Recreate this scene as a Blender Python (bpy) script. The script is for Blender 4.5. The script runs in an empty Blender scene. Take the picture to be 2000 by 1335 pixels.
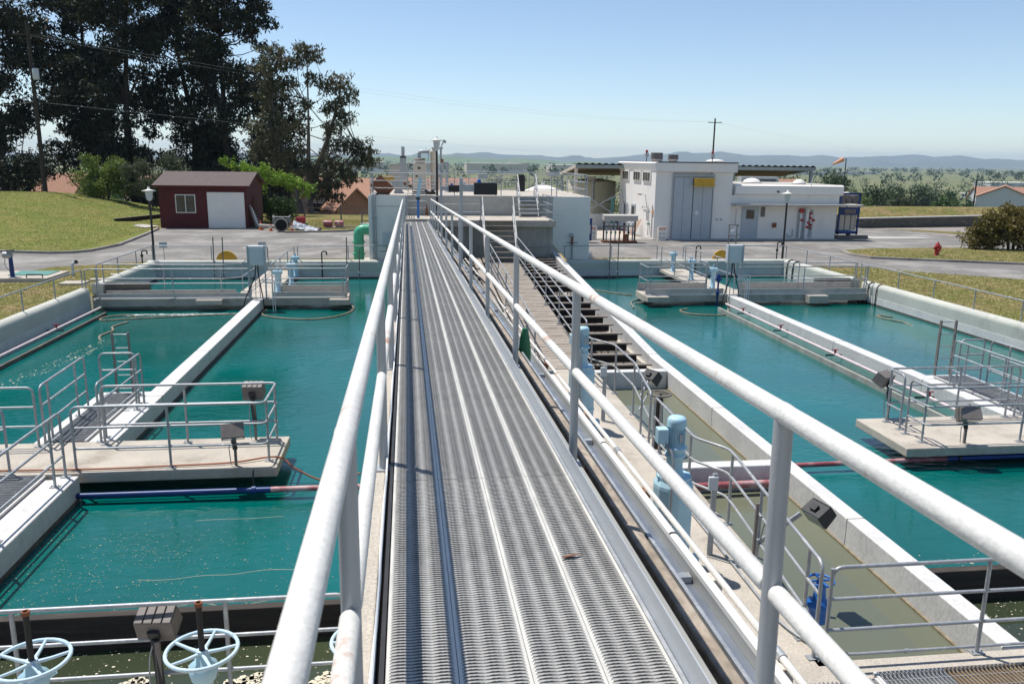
import bpy, bmesh, math, random
import numpy as np
from mathutils import Vector, Matrix
from mathutils.geometry import tessellate_polygon
R = math.radians
scene = bpy.context.scene
COL = scene.collection
# ---------------------------------------------------------------- camera
cam_d = bpy.data.cameras.new('camera'); cam = bpy.data.objects.new('camera', cam_d); COL.objects.link(cam)
rt = Vector((.99243, -.12215, .01283)); up = Vector((.01433, .21896, .97563))
bk = rt.cross(up).normalized(); up = bk.cross(rt).normalized(); rt.normalize()
cam.matrix_world = Matrix(((rt.x, up.x, bk.x, 0), (rt.y, up.y, bk.y, 0), (rt.z, up.z, bk.z, 5.0), (0, 0, 0, 1)))
cam_d.sensor_width = 36; cam_d.lens = 1585 / 2000 * 36
cam_d.clip_start = .05; cam_d.clip_end = 40000
cam_d.dof.use_dof = True; cam_d.dof.focus_distance = 14; cam_d.dof.aperture_fstop = 9
scene.camera = cam
# ---------------------------------------------------------------- sky, sun, exposure
w = bpy.data.worlds.new('World'); scene.world = w; w.use_nodes = True
nt = w.node_tree; nt.nodes.clear()
sky = nt.nodes.new('ShaderNodeTexSky'); sky.sky_type = 'NISHITA'; sky.sun_disc = False
SUN = Vector((-.31, .30, 1)).normalized()
sky.sun_elevation = math.asin(SUN.z); sky.sun_rotation = math.atan2(SUN.x, SUN.y)
sky.altitude = 1500; sky.air_density = 1.0; sky.dust_density = .12; sky.ozone_density = 1.4
bg = nt.nodes.new('ShaderNodeBackground'); bg.inputs[1].default_value = .120
wo = nt.nodes.new('ShaderNodeOutputWorld')
hs = nt.nodes.new('ShaderNodeHueSaturation'); hs.inputs['Saturation'].default_value = .97; nt.links.new(sky.outputs[0], hs.inputs['Color']); nt.links.new(hs.outputs[0], bg.inputs[0]); nt.links.new(bg.outputs[0], wo.inputs[0])
sun_d = bpy.data.lights.new('sun', 'SUN'); sun_d.energy = 4.7; sun_d.angle = R(.5); sun_d.color = (1, .955, .89)
sun = bpy.data.objects.new('sun', sun_d); COL.objects.link(sun)
sun.rotation_euler = SUN.to_track_quat('Z', 'Y').to_euler(); sun.location = (0, 0, 40)
scene.view_settings.view_transform = 'Standard'; scene.view_settings.look = 'None'
scene.view_settings.exposure = .22; scene.view_settings.gamma = 1
scene.cycles.max_bounces = 8; scene.cycles.transparent_max_bounces = 8; scene.cycles.use_fast_gi = False

# ---------------------------------------------------------------- helpers
rng = random.Random(7)
def V(*a): return Vector(a)
class MB:
    def __init__(s): s.v = []; s.f = []; s.sm = []
    def add(s, vs, fs, smooth=False):
        o = len(s.v); s.v += [tuple(p) for p in vs]
        s.f += [tuple(i + o for i in f) for f in fs]; s.sm += [smooth] * len(fs); return s
    def box(s, x0, x1, y0, y1, z0, z1):
        return s.add([(x0,y0,z0),(x1,y0,z0),(x1,y1,z0),(x0,y1,z0),(x0,y0,z1),(x1,y0,z1),(x1,y1,z1),(x0,y1,z1)],
                     [(0,3,2,1),(4,5,6,7),(0,1,5,4),(1,2,6,5),(2,3,7,6),(3,0,4,7)])
    def obox(s, c, d, m=None):
        m = m or Matrix.Identity(3); c = Vector(c); h = [k / 2 for k in d]
        vs = [c + m @ Vector((sx*h[0], sy*h[1], sz*h[2])) for sz in (-1,1) for sx, sy in ((-1,-1),(1,-1),(1,1),(-1,1))]
        return s.add(vs, [(0,3,2,1),(4,5,6,7),(0,1,5,4),(1,2,6,5),(2,3,7,6),(3,0,4,7)])
    def beam(s, a, b, wd, ht, upv=(0,0,1)):
        a = Vector(a); b = Vector(b); d = (b - a); L = d.length; d.normalize()
        u = Vector(upv); x = d.cross(u)
        if x.length < 1e-4: x = d.cross(Vector((0,1,0)))
        x.normalize(); z = x.cross(d)
        m = Matrix((x, d, z)).transposed()
        return s.obox((a + b) / 2, (wd, L, ht), m)
    def tube(s, pts, r, n=10, caps=True, closed=False):
        pts = [Vector(p) for p in pts]; N = len(pts); rr = r if isinstance(r, (list, tuple)) else [r] * N
        rings = []; prev = None
        for i, p in enumerate(pts):
            if closed: t = pts[(i+1) % N] - pts[i-1]
            elif i == 0: t = pts[1] - p
            elif i == N-1: t = p - pts[-2]
            else: t = (pts[i+1]-p).normalized() + (p-pts[i-1]).normalized()
            t.normalize()
            if prev is None:
                a = Vector((0,0,1)) if abs(t.z) < .9 else Vector((1,0,0)); x = t.cross(a).normalized()
            else:
                x = prev - t * prev.dot(t)
                x.normalize()
            prev = x; y = t.cross(x)
            rings.append([p + (x*math.cos(2*math.pi*k/n) + y*math.sin(2*math.pi*k/n)) * rr[i] for k in range(n)])
        vs = [q for g in rings for q in g]; fs = []
        for i in range(N if closed else N-1):
            j = (i+1) % N
            fs += [(i*n+k, i*n+(k+1) % n, j*n+(k+1) % n, j*n+k) for k in range(n)]
        s.add(vs, fs, True)
        if caps and not closed:
            s.add(rings[0], [tuple(range(n))[::-1]]); s.add(rings[-1], [tuple(range(n))])
        return s
    def cyl(s, a, b, r, r2=None, n=16): return s.tube([a, b], [r, r if r2 is None else r2], n)
    def lathe(s, c, prof, n=24, smooth=True):
        c = Vector(c); vs = []; fs = []
        for (r, z) in prof: vs += [c + Vector((r*math.cos(2*math.pi*k/n), r*math.sin(2*math.pi*k/n), z)) for k in range(n)]
        for i in range(len(prof)-1): fs += [(i*n+k, i*n+(k+1)%n, (i+1)*n+(k+1)%n, (i+1)*n+k) for k in range(n)]
        s.add(vs, fs, smooth)
        m = len(prof)-1
        s.add([vs[k] for k in range(n)], [tuple(range(n))[::-1]]); s.add([vs[m*n+k] for k in range(n)], [tuple(range(n))])
        return s
    def prism(s, poly, y0, y1, axis='y'):
        """poly in (a,b); extruded. axis y: (x,z); axis x: (y,z); axis z: (x,y)"""
        def P(a, b, t): return (a, t, b) if axis == 'y' else ((t, a, b) if axis == 'x' else (a, b, t))
        n = len(poly); vs = [P(a, b, y0) for a, b in poly] + [P(a, b, y1) for a, b in poly]
        fs = [(i, (i+1) % n, n+(i+1) % n, n+i) for i in range(n)]
        tr = tessellate_polygon([[Vector((a, b, 0)) for a, b in poly]])
        fs += [tuple(t)[::-1] for t in tr] + [tuple(n+i for i in t) for t in tr]
        return s.add(vs, fs)
    def flat(s, poly, z):
        vs = [(a, b, z(a, b) if callable(z) else z) for a, b in poly]
        tr = tessellate_polygon([[Vector((a, b, 0)) for a, b in poly]])
        fs = []
        for t in tr:
            a, b, c = [Vector(vs[i]) for i in t]
            fs.append(tuple(t) if (b-a).cross(c-a).z > 0 else tuple(t)[::-1])
        return s.add(vs, fs)
    def build(s, name, m, parent=None, bevel=0):
        me = bpy.data.meshes.new(name)
        if parent is not None: o3 = ORG.get(parent.name, Vector((0,0,0)))
        else:
            a = np.array(s.v); o3 = Vector(((a[:,0].min()+a[:,0].max())/2, (a[:,1].min()+a[:,1].max())/2, a[:,2].min()))
        me.from_pydata([(x-o3.x, y-o3.y, z-o3.z) for x, y, z in s.v], [], s.f)
        me.polygons.foreach_set('use_smooth', s.sm)
        me.materials.append(m); me.update()
        bm = bmesh.new(); bm.from_mesh(me); bmesh.ops.recalc_face_normals(bm, faces=bm.faces) if RECALC[0] else None; bm.to_mesh(me); bm.free()
        o = bpy.data.objects.new(name, me); COL.objects.link(o)
        if parent is not None: o.parent = parent; ORG[o.name] = o3
        else: o.location = o3; ORG[o.name] = o3
        if bevel:
            b = o.modifiers.new('bevel', 'BEVEL'); b.width = bevel; b.segments = 2; b.limit_method = 'ANGLE'; b.harden_normals = False
        return o
RECALC = [True]
ORG = {}
def tag(o, label, cat, group=None, kind=None):
    if label: o['label'] = label
    if cat: o['category'] = cat
    if group: o['group'] = group
    if kind: o['kind'] = kind
    return o
def thing(name, label, cat, loc=(0,0,0), group=None, rot=None, local=False):
    o = bpy.data.objects.new(name, None); COL.objects.link(o); o.location = loc; o.empty_display_size = .2
    if rot: o.rotation_euler = rot
    ORG[o.name] = Vector((0,0,0)) if local else Vector(loc)
    return tag(o, label, cat, group)
def kids(o): return [c for c in bpy.data.objects if c.parent == o]
def copy_tree(o, loc=None, rotz=None, label=None, scale=None, parent=None):
    c = o.copy(); COL.objects.link(c)
    if parent is not None: c.parent = parent
    if loc is not None: c.location = loc
    if rotz is not None: c.rotation_euler = (0, 0, rotz)
    if scale is not None: c.scale = (scale,)*3 if not isinstance(scale, (tuple, list)) else scale
    if label: c['label'] = label
    for ch in kids(o): copy_tree(ch, parent=c)
    return c
def struct(mb, name, m, kind='structure'):
    o = mb.build(name, m); o['kind'] = kind; return o
def fillet(pts, r, n=5):
    pts = [Vector(p) for p in pts]; out = [pts[0]]
    for i in range(1, len(pts)-1):
        p = pts[i]; a = pts[i-1]-p; b = pts[i+1]-p; d = min(r, a.length*.49, b.length*.49)
        a = p + a.normalized()*d; b = p + b.normalized()*d
        for k in range(n+1):
            t = k/n; out.append(a*(1-t)**2 + p*2*t*(1-t) + b*t*t)
    out.append(pts[-1]); return out

# ---------------------------------------------------------------- materials
def newmat(name):
    m = bpy.data.materials.new(name); m.use_nodes = True; t = m.node_tree
    return m, t, t.nodes['Principled BSDF']
def N(t, k, **kw):
    n = t.nodes.new(k)
    for a, b in kw.items():
        if a.startswith('i_'): n.inputs[int(a[2:])].default_value = b
        else: setattr(n, a, b)
    return n
def ramp(t, fac, stops):
    r = t.nodes.new('ShaderNodeValToRGB'); e = r.color_ramp.elements
    e[0].position = stops[0][0]; e[0].color = (*stops[0][1], 1)
    e[1].position = stops[-1][0]; e[1].color = (*stops[-1][1], 1)
    for p, c in stops[1:-1]: q = e.new(p); q.color = (*c, 1)
    t.links.new(fac, r.inputs[0]); return r.outputs[0]
def g3(v): return (v, v, v)
def pm(name, c1, c2=None, scale=4, rough=.75, metal=0, bump=.15, bscale=None, stain=None, stain_s=1.2, stain_t=(.55, .7), stretch=(1,1,1), spec=.4, fine=None, coat=0, world=False):
    m, t, b = newmat(name); L = t.links
    tc = N(t, 'ShaderNodeTexCoord'); mp = N(t, 'ShaderNodeMapping')
    if world:
        ge = N(t, 'ShaderNodeNewGeometry'); L.new(ge.outputs['Position'], mp.inputs[0])
    else: L.new(tc.outputs['Object'], mp.inputs[0])
    mp.inputs['Scale'].default_value = stretch
    n1 = N(t, 'ShaderNodeTexNoise'); n1.inputs['Scale'].default_value = scale; n1.inputs['Detail'].default_value = 8; n1.inputs['Roughness'].default_value = .65
    L.new(mp.outputs[0], n1.inputs['Vector'])
    c2 = c2 or tuple(k*.8 for k in c1)
    col = ramp(t, n1.outputs[0], [(.3, c2), (.68, c1)])
    if fine:
        n3 = N(t, 'ShaderNodeTexNoise'); n3.inputs['Scale'].default_value = fine[0]; n3.inputs['Detail'].default_value = 3; L.new(mp.outputs[0], n3.inputs['Vector'])
        mx = N(t, 'ShaderNodeMix', data_type='RGBA', blend_type='MULTIPLY'); mx.inputs[0].default_value = 1
        fr = ramp(t, n3.outputs[0], [(.35, g3(1-fine[1])), (.6, g3(1))]); L.new(col, mx.inputs[6]); L.new(fr, mx.inputs[7]); col = mx.outputs[2]
    if stain:
        n2 = N(t, 'ShaderNodeTexNoise'); n2.inputs['Scale'].default_value = stain_s; n2.inputs['Detail'].default_value = 9; n2.inputs['Roughness'].default_value = .7; L.new(mp.outputs[0], n2.inputs['Vector'])
        mk = ramp(t, n2.outputs[0], [(stain_t[0], g3(0)), (stain_t[1], g3(1))])
        mx = N(t, 'ShaderNodeMix', data_type='RGBA'); L.new(mk, mx.inputs[0]); L.new(col, mx.inputs[6]); mx.inputs[7].default_value = (*stain, 1); col = mx.outputs[2]
    L.new(col, b.inputs['Base Color'])
    rr = N(t, 'ShaderNodeMapRange'); rr.inputs[3].default_value = rough-.1; rr.inputs[4].default_value = min(1, rough+.12)
    L.new(n1.outputs[0], rr.inputs[0]); L.new(rr.outputs[0], b.inputs['Roughness'])
    b.inputs['Metallic'].default_value = metal; b.inputs['Specular IOR Level'].default_value = spec; b.inputs['Coat Weight'].default_value = coat
    if bump:
        nb = N(t, 'ShaderNodeTexNoise'); nb.inputs['Scale'].default_value = bscale or scale*6; nb.inputs['Detail'].default_value = 6; L.new(mp.outputs[0], nb.inputs['Vector'])
        bp = N(t, 'ShaderNodeBump'); bp.inputs['Strength'].default_value = bump; bp.inputs['Distance'].default_value = .02
        L.new(nb.outputs[0], bp.inputs['Height']); L.new(bp.outputs[0], b.inputs['Normal'])
    return m
M = {}
M['conc'] = pm('concrete', (.52,.50,.455), (.42,.405,.37), 2.5, .85, bump=.25, bscale=30, stain=(.30,.28,.24), stain_s=1.1, stain_t=(.56,.75), fine=(40,.18))
M['conc_white'] = pm('painted_concrete', (.67,.66,.635), (.55,.545,.53), 1.6, .8, bump=.25, bscale=25, stain=(.40,.40,.37), stain_s=2, stain_t=(.6,.8), stretch=(1,1,.5), fine=(25,.12))
M['parapet'] = pm('parapet_concrete', (.58,.58,.51), (.45,.46,.41), 1.3, .8, bump=.15, bscale=22, stain=(.36,.36,.31), stain_s=.9, stretch=(.6,.6,.6), fine=(45,.12))
M['conc_tan'] = pm('slab_concrete', (.58,.52,.44), (.43,.39,.33), 1.6, .88, bump=.3, bscale=60, stain=(.28,.24,.19), stain_s=1.1, stain_t=(.54,.72), fine=(70,.25))
M['conc_dark'] = pm('wet_and_shaded_concrete', (.14,.13,.11), (.07,.065,.055), 2.5, .7, bump=.3, stain=(.22,.19,.15), stretch=(1,1,2.5), fine=(12,.3))  # for wet surfaces, and for shade put into the colour elsewhere
M['conc_stain'] = pm('stained_concrete', (.42,.42,.38), (.26,.27,.24), 1.1, .8, bump=.2, stain=(.40,.27,.13), stain_s=.7, stain_t=(.62,.8), stretch=(2.5,2.5,.35), fine=(20,.2))
M['galv'] = pm('galvanized_steel', (.44,.455,.47), (.31,.33,.35), 7, .5, .4, bump=.08, bscale=90, stain=(.62,.63,.62), stain_s=4, fine=(60,.15))
M['galv_lt'] = pm('weathered_pipe_steel', (.77,.75,.70), (.60,.59,.56), 2.2, .62, .08, bump=.12, bscale=110, stain=(.42,.22,.13), stain_s=2.6, stain_t=(.60,.70), fine=(60,.12))
M['galv_post'] = pm('zinc_post_steel', (.46,.47,.48), (.33,.35,.37), 5, .5, .3, bump=.1, bscale=90, stain=(.50,.36,.24), stain_s=3, stain_t=(.70,.78), stretch=(2,2,.4))
M['grate'] = pm('grating_steel', (.50,.49,.46), (.34,.335,.32), 1.6, .5, .2, bump=.06, bscale=120, stain=(.22,.195,.155), stain_s=1.2, stain_t=(.52,.75), fine=(30,.15), stretch=(1,.4,1))
M['grate_shade'] = pm('shaded_scoop_faces', (.17,.165,.155), (.10,.098,.09), 5, .7, bump=0)  # shade inside the scoop openings, put into a dark face colour
M['grate_edge'] = pm('worn_grating_edge', (.70,.68,.62), (.54,.52,.47), 4, .45, .2, bump=.05, stain=(.55,.5,.42), stain_s=9, stain_t=(.62,.7))
M['plate'] = pm('toe_plate_aluminium', (.58,.60,.62), (.47,.50,.53), 2, .45, .5, bump=.03, stretch=(1,.2,6))
M['dark_metal'] = pm('dark_metal', (.03,.032,.036), (.02,.02,.022), 8, .55, bump=.05)
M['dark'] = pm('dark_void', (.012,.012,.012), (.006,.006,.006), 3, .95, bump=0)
M['bronze'] = pm('bronze_lamp_paint', (.20,.175,.16), (.15,.13,.12), 9, .6, bump=.05, stain=(.3,.27,.24), stain_s=3)
M['glass'] = pm('lamp_glass', (.22,.26,.25), (.1,.13,.13), 5, .15, spec=.8, bump=0)
M['ltblue'] = pm('pale_blue_paint', (.44,.65,.74), (.35,.56,.67), 4, .5, bump=.08, stain=(.24,.30,.30), stain_s=5, stain_t=(.62,.72))
M['blue'] = pm('blue_paint', (.03,.09,.34), (.02,.06,.24), 5, .35, bump=.05)
M['midblue'] = pm('mid_blue_paint', (.02,.16,.52), (.02,.11,.36), 9, .35, bump=.1)
M['navy'] = pm('navy_paint', (.01,.045,.20), (.008,.03,.13), 3, .4, bump=.05)
M['maroon'] = pm('faded_red_pipe_paint', (.36,.10,.11), (.26,.06,.07), 3, .5, bump=.05, stain=(.55,.36,.35), stain_s=2, stain_t=(.48,.62))
M['wheelblue'] = pm('chalky_blue_white_paint', (.56,.71,.78), (.44,.60,.70), 6, .5, bump=.06, stain=(.30,.42,.48), stain_s=7, stain_t=(.64,.72))
M['pinkwhite'] = pm('faded_pink_white_pipe', (.72,.62,.62), (.6,.48,.48), 3, .5, bump=.05)
M['red'] = pm('red_paint', (.42,.03,.03), (.3,.02,.02), 6, .45, bump=.05)
M['orange'] = pm('orange_plastic', (.75,.16,.04), (.6,.12,.03), 6, .5, bump=.02)
M['green'] = pm('green_pipe_paint', (.10,.47,.27), (.07,.37,.21), 2.5, .38, bump=.08, stain=(.05,.26,.15), stain_s=3)
M['dkgreen'] = pm('dark_green_paint', (.03,.19,.08), (.02,.13,.06), 4, .35, bump=.04)
M['rust'] = pm('rust', (.30,.11,.05), (.13,.05,.03), 14, .85, bump=.4, stain=(.5,.32,.2), stain_s=9)
M['rustbar'] = pm('rust_stained_bars', (.34,.25,.15), (.20,.12,.06), 5, .8, bump=.1)
M['rustwhite'] = pm('rust_stained_white_block', (.70,.62,.54), (.58,.5,.42), 8, .8, stain=(.4,.14,.06), stain_s=10, stain_t=(.55,.65))
M['timber'] = pm('weathered_timber', (.30,.26,.22), (.19,.16,.13), 6, .9, bump=.5, bscale=25, stretch=(.25,3,3), stain=(.42,.38,.33), stain_s=3)
M['timber_side'] = pm('dark_side_timber', (.035,.022,.016), (.02,.013,.01), 6, .85, bump=.4, stretch=(.3,2,2))  # darker timber for the sides, below lighter top boards
M['board'] = pm('bleached_walk_boards', (.50,.44,.375), (.36,.31,.26), 5, .9, bump=.5, bscale=30, stretch=(.3,3,1), stain=(.17,.13,.1), stain_s=2.5, fine=(30,.3))
M['darkwood'] = pm('soaked_dark_timber', (.055,.045,.038), (.028,.023,.02), 3, .8, bump=.5, stretch=(.25,1,4), stain=(.10,.08,.06), stain_s=2)
M['brownconc'] = pm('rust_streaked_channel_wall', (.46,.39,.31), (.25,.20,.15), 5, .85, bump=.6, bscale=18, stretch=(1,.5,1), stain=(.24,.09,.05), stain_s=3.5, stain_t=(.66,.72), fine=(25,.3))
M['sill'] = pm('algae_sill', (.30,.25,.16), (.14,.11,.07), 12, .8, bump=.2)
M['galv_skytint'] = pm('sky_tinted_tray_steel', (.55,.60,.68), (.42,.47,.56), 3, .3, .85, bump=.03)  # sky reflection strengthened by a blue tint in the steel colour
M['tray'] = pm('steel_cable_tray', (.44,.43,.38), (.34,.33,.30), 3, .5, .45, bump=.05, stretch=(1,.3,1))
M['whitepipe'] = pm('white_pvc_pipe', (.80,.79,.77), (.70,.69,.68), 4, .45, bump=.03, stain=(.62,.45,.32), stain_s=2.5, stain_t=(.68,.8))
M['white'] = pm('white_paint', (.84,.80,.735), (.76,.725,.67), 1.2, .7, bump=.06, stain=(.6,.58,.54), stain_s=1.5, stain_t=(.62,.85))
M['wallw'] = pm('white_stucco', (.84,.81,.76), (.77,.745,.70), .8, .85, bump=.12, bscale=40, stain=(.62,.62,.6), stain_s=.6, stain_t=(.6,.85), stretch=(1,1,.4))
M['grey'] = pm('grey_enclosure_paint', (.42,.45,.46), (.36,.39,.40), 3, .5, bump=.03)
M['ltgrey'] = pm('light_grey_paint', (.58,.61,.62), (.5,.53,.55), 3, .5, bump=.03)
M['doorgrey'] = pm('grey_door_paint', (.46,.50,.53), (.40,.44,.47), 2, .55, bump=.03)
M['black'] = pm('black_rubber', (.02,.02,.02), (.012,.012,.012), 6, .6, bump=.1)
M['hose'] = pm('old_tan_hose', (.33,.28,.20), (.12,.10,.07), 4, .7, bump=.3, stain=(.05,.045,.03), stain_s=2.5)
M['cordr'] = pm('orange_brown_hose', (.42,.16,.08), (.3,.1,.05), 4, .6, bump=.05)
M['yellow'] = pm('yellow_paint', (.70,.45,.05), (.58,.36,.04), 4, .5, bump=.04)
M['ochre'] = pm('ochre_barrel', (.55,.31,.03), (.42,.23,.02), 4, .6, bump=.06)
M['tank'] = pm('cream_tank', (.62,.58,.43), (.50,.46,.32), 1.2, .6, stain=(.45,.36,.12), stain_s=.7, stretch=(1,1,.3))
M['redwall'] = pm('dark_red_siding', (.105,.014,.014), (.07,.010,.011), 2, .7, bump=.1, stretch=(1,1,.3))
M['shingle'] = pm('brown_shingle', (.17,.13,.12), (.11,.085,.08), 5, .9, bump=.5, bscale=30, fine=(18,.3))
M['tile'] = pm('terracotta_tile', (.46,.25,.165), (.33,.175,.12), 3, .85, bump=.4, bscale=14, fine=(9,.25))
M['stucco'] = pm('beige_stucco', (.62,.55,.46), (.54,.48,.40), 1, .9, bump=.05)
M['stuccow'] = pm('pale_house_stucco', (.60,.60,.60), (.52,.53,.54), 1, .9, bump=.05)
M['window'] = pm('window_glass', (.03,.035,.04), (.015,.018,.02), 2, .12, bump=0, spec=.9)
M['bark'] = pm('eucalyptus_bark', (.17,.14,.12), (.08,.065,.055), 1.4, .9, bump=.5, stretch=(3,3,.4))
M['barkd'] = pm('dark_bark', (.06,.048,.038), (.03,.025,.02), 2, .95, bump=.5, stretch=(3,3,.4))
M['roofcorr'] = pm('corrugated_roof', (.28,.30,.25), (.20,.22,.18), 2, .75, bump=.05)
M['underroof'] = pm('rusty_roof_underside', (.22,.19,.15), (.15,.12,.09), 2, .85, bump=.1)
M['steelgreen'] = pm('grey_green_steel', (.30,.34,.32), (.24,.28,.27), 3, .6, bump=.02)
M['asphalt'] = pm('asphalt', (.235,.22,.20), (.185,.173,.158), .35, .92, bump=.35, bscale=60, stain=(.30,.285,.26), stain_s=.35, stain_t=(.48,.62), fine=(30,.22), world=True)
M['gravel'] = pm('gravel', (.34,.30,.27), (.25,.22,.20), .8, .95, bump=.6, bscale=12, fine=(4,.2), world=True)
M['kerb'] = pm('kerb_concrete', (.36,.33,.30), (.24,.21,.19), 1.5, .9, bump=.3, stain=(.12,.1,.09), stain_s=.8)
M['peach'] = pm('peach_windsock', (.75,.36,.20), (.62,.28,.15), 5, .8, bump=.02)
M['tarp'] = pm('grey_blue_tarp', (.30,.34,.40), (.10,.12,.17), 5, .6, bump=.5, bscale=9, stain=(.6,.62,.65), stain_s=4, stain_t=(.5,.56))
M['teal'] = pm('teal_steel', (.12,.30,.26), (.09,.24,.21), 3, .5, bump=.02)
M['signw'] = pm('sign_white', (.75,.75,.74), (.68,.68,.67), 5, .5, bump=0)

def leafmat(name, c1, c2, c3, sc=1.2):
    m, t, b = newmat(name); L = t.links
    ge = N(t, 'ShaderNodeNewGeometry'); n1 = N(t, 'ShaderNodeTexNoise'); n1.inputs['Scale'].default_value = sc; n1.inputs['Detail'].default_value = 3
    L.new(ge.outputs['Position'], n1.inputs['Vector'])
    a = N(t, 'ShaderNodeMath', operation='ADD'); mu = N(t, 'ShaderNodeMath', operation='MULTIPLY'); mu.inputs[1].default_value = .45
    L.new(ge.outputs['Random Per Island'], mu.inputs[0]); L.new(mu.outputs[0], a.inputs[0]); L.new(n1.outputs[0], a.inputs[1])
    c = ramp(t, a.outputs[0], [(.4, c2), (.7, c1), (.95, c3)])
    L.new(c, b.inputs['Base Color']); b.inputs['Roughness'].default_value = .55; b.inputs['Specular IOR Level'].default_value = .35
    tr = N(t, 'ShaderNodeBsdfTranslucent'); L.new(c, tr.inputs[0]); mx = N(t, 'ShaderNodeMixShader'); mx.inputs[0].default_value = .28
    L.new(b.outputs[0], mx.inputs[1]); L.new(tr.outputs[0], mx.inputs[2]); L.new(mx.outputs[0], t.nodes['Material Output'].inputs[0])
    return m
M['euc'] = leafmat('eucalyptus_leaves', (.020,.032,.012), (.009,.015,.006), (.060,.055,.028), .5)
M['euc2'] = leafmat('eucalyptus_leaves_light', (.075,.085,.042), (.034,.042,.022), (.19,.16,.085), .6)
M['bushg'] = leafmat('green_bush_leaves', (.07,.125,.020), (.03,.06,.012), (.14,.20,.035))
M['olive'] = leafmat('olive_leaves', (.075,.095,.045), (.035,.048,.022), (.13,.15,.08))
M['lime'] = leafmat('lime_leaves', (.20,.34,.03), (.10,.19,.02), (.34,.48,.07))
M['lime2'] = leafmat('yellow_green_leaves', (.13,.19,.03), (.06,.10,.018), (.22,.28,.05))
M['hedge'] = leafmat('hedge_leaves', (.035,.08,.015), (.02,.045,.01), (.08,.14,.03))
M['drybush'] = leafmat('dry_bush_leaves', (.14,.12,.025), (.055,.055,.015), (.25,.19,.05), 1.5)
M['fartree'] = leafmat('far_tree_leaves', (.045,.075,.025), (.022,.036,.016), (.09,.12,.045), .05)
M['farlight'] = leafmat('far_light_tree_leaves', (.11,.16,.05), (.06,.09,.03), (.17,.21,.08), .08)

def groundmat():
    m, t, b = newmat('grassland'); L = t.links
    ge = N(t, 'ShaderNodeNewGeometry')
    def noise(s, d=8, st=(1,1,1)):
        mp = N(t, 'ShaderNodeMapping'); mp.inputs['Scale'].default_value = st; L.new(ge.outputs['Position'], mp.inputs[0])
        n = N(t, 'ShaderNodeTexNoise'); n.inputs['Scale'].default_value = s; n.inputs['Detail'].default_value = d; n.inputs['Roughness'].default_value = .7; L.new(mp.outputs[0], n.inputs['Vector']); return n.outputs[0]
    a = ramp(t, noise(.55), [(.36, (.29,.22,.11)), (.5, (.23,.195,.075)), (.64, (.155,.17,.045))])
    f = ramp(t, noise(3.2, 6), [(.33, g3(.42)), (.68, g3(1.2))])
    mx = N(t, 'ShaderNodeMix', data_type='RGBA', blend_type='MULTIPLY'); mx.inputs[0].default_value = 1; L.new(a, mx.inputs[6]); L.new(f, mx.inputs[7])
    # distance zone colours: plain beyond the site
    far = ramp(t, noise(.006, 6), [(.36, (.10,.12,.045)), (.46, (.20,.19,.10)), (.55, (.12,.15,.06)), (.66, (.25,.22,.14))])
    sp = N(t, 'ShaderNodeSeparateXYZ'); L.new(ge.outputs['Position'], sp.inputs[0])
    mr = N(t, 'ShaderNodeMapRange'); mr.inputs[1].default_value = 110; mr.inputs[2].default_value = 170; L.new(sp.outputs[1], mr.inputs[0])
    m2 = N(t, 'ShaderNodeMix', data_type='RGBA'); L.new(mr.outputs[0], m2.inputs[0]); L.new(mx.outputs[2], m2.inputs[6]); L.new(far, m2.inputs[7])
    L.new(m2.outputs[2], b.inputs['Base Color']); b.inputs['Roughness'].default_value = .95; b.inputs['Specular IOR Level'].default_value = .1
    bp = N(t, 'ShaderNodeBump'); bp.inputs['Strength'].default_value = .7; bp.inputs['Distance'].default_value = .08; L.new(noise(9, 8), bp.inputs['Height']); L.new(bp.outputs[0], b.inputs['Normal'])
    return m
M['ground'] = groundmat()
def lawnmat():
    m, t, b = newmat('mown_lawn'); L = t.links
    ge = N(t, 'ShaderNodeNewGeometry')
    def noise(s, d=8):
        n = N(t, 'ShaderNodeTexNoise'); n.inputs['Scale'].default_value = s; n.inputs['Detail'].default_value = d; n.inputs['Roughness'].default_value = .7; L.new(ge.outputs['Position'], n.inputs['Vector']); return n.outputs[0]
    a = ramp(t, noise(.42), [(.36, (.24,.22,.07)), (.52, (.18,.20,.05)), (.68, (.13,.175,.035))])
    f = ramp(t, noise(7, 6), [(.32, g3(.45)), (.68, g3(1.3))])
    mx = N(t, 'ShaderNodeMix', data_type='RGBA', blend_type='MULTIPLY'); mx.inputs[0].default_value = 1; L.new(a, mx.inputs[6]); L.new(f, mx.inputs[7])
    L.new(mx.outputs[2], b.inputs['Base Color']); b.inputs['Roughness'].default_value = .95; b.inputs['Specular IOR Level'].default_value = .1
    bp = N(t, 'ShaderNodeBump'); bp.inputs['Strength'].default_value = .7; bp.inputs['Distance'].default_value = .06; L.new(noise(14), bp.inputs['Height']); L.new(bp.outputs[0], b.inputs['Normal'])
    return m
M['lawn'] = lawnmat()
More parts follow.
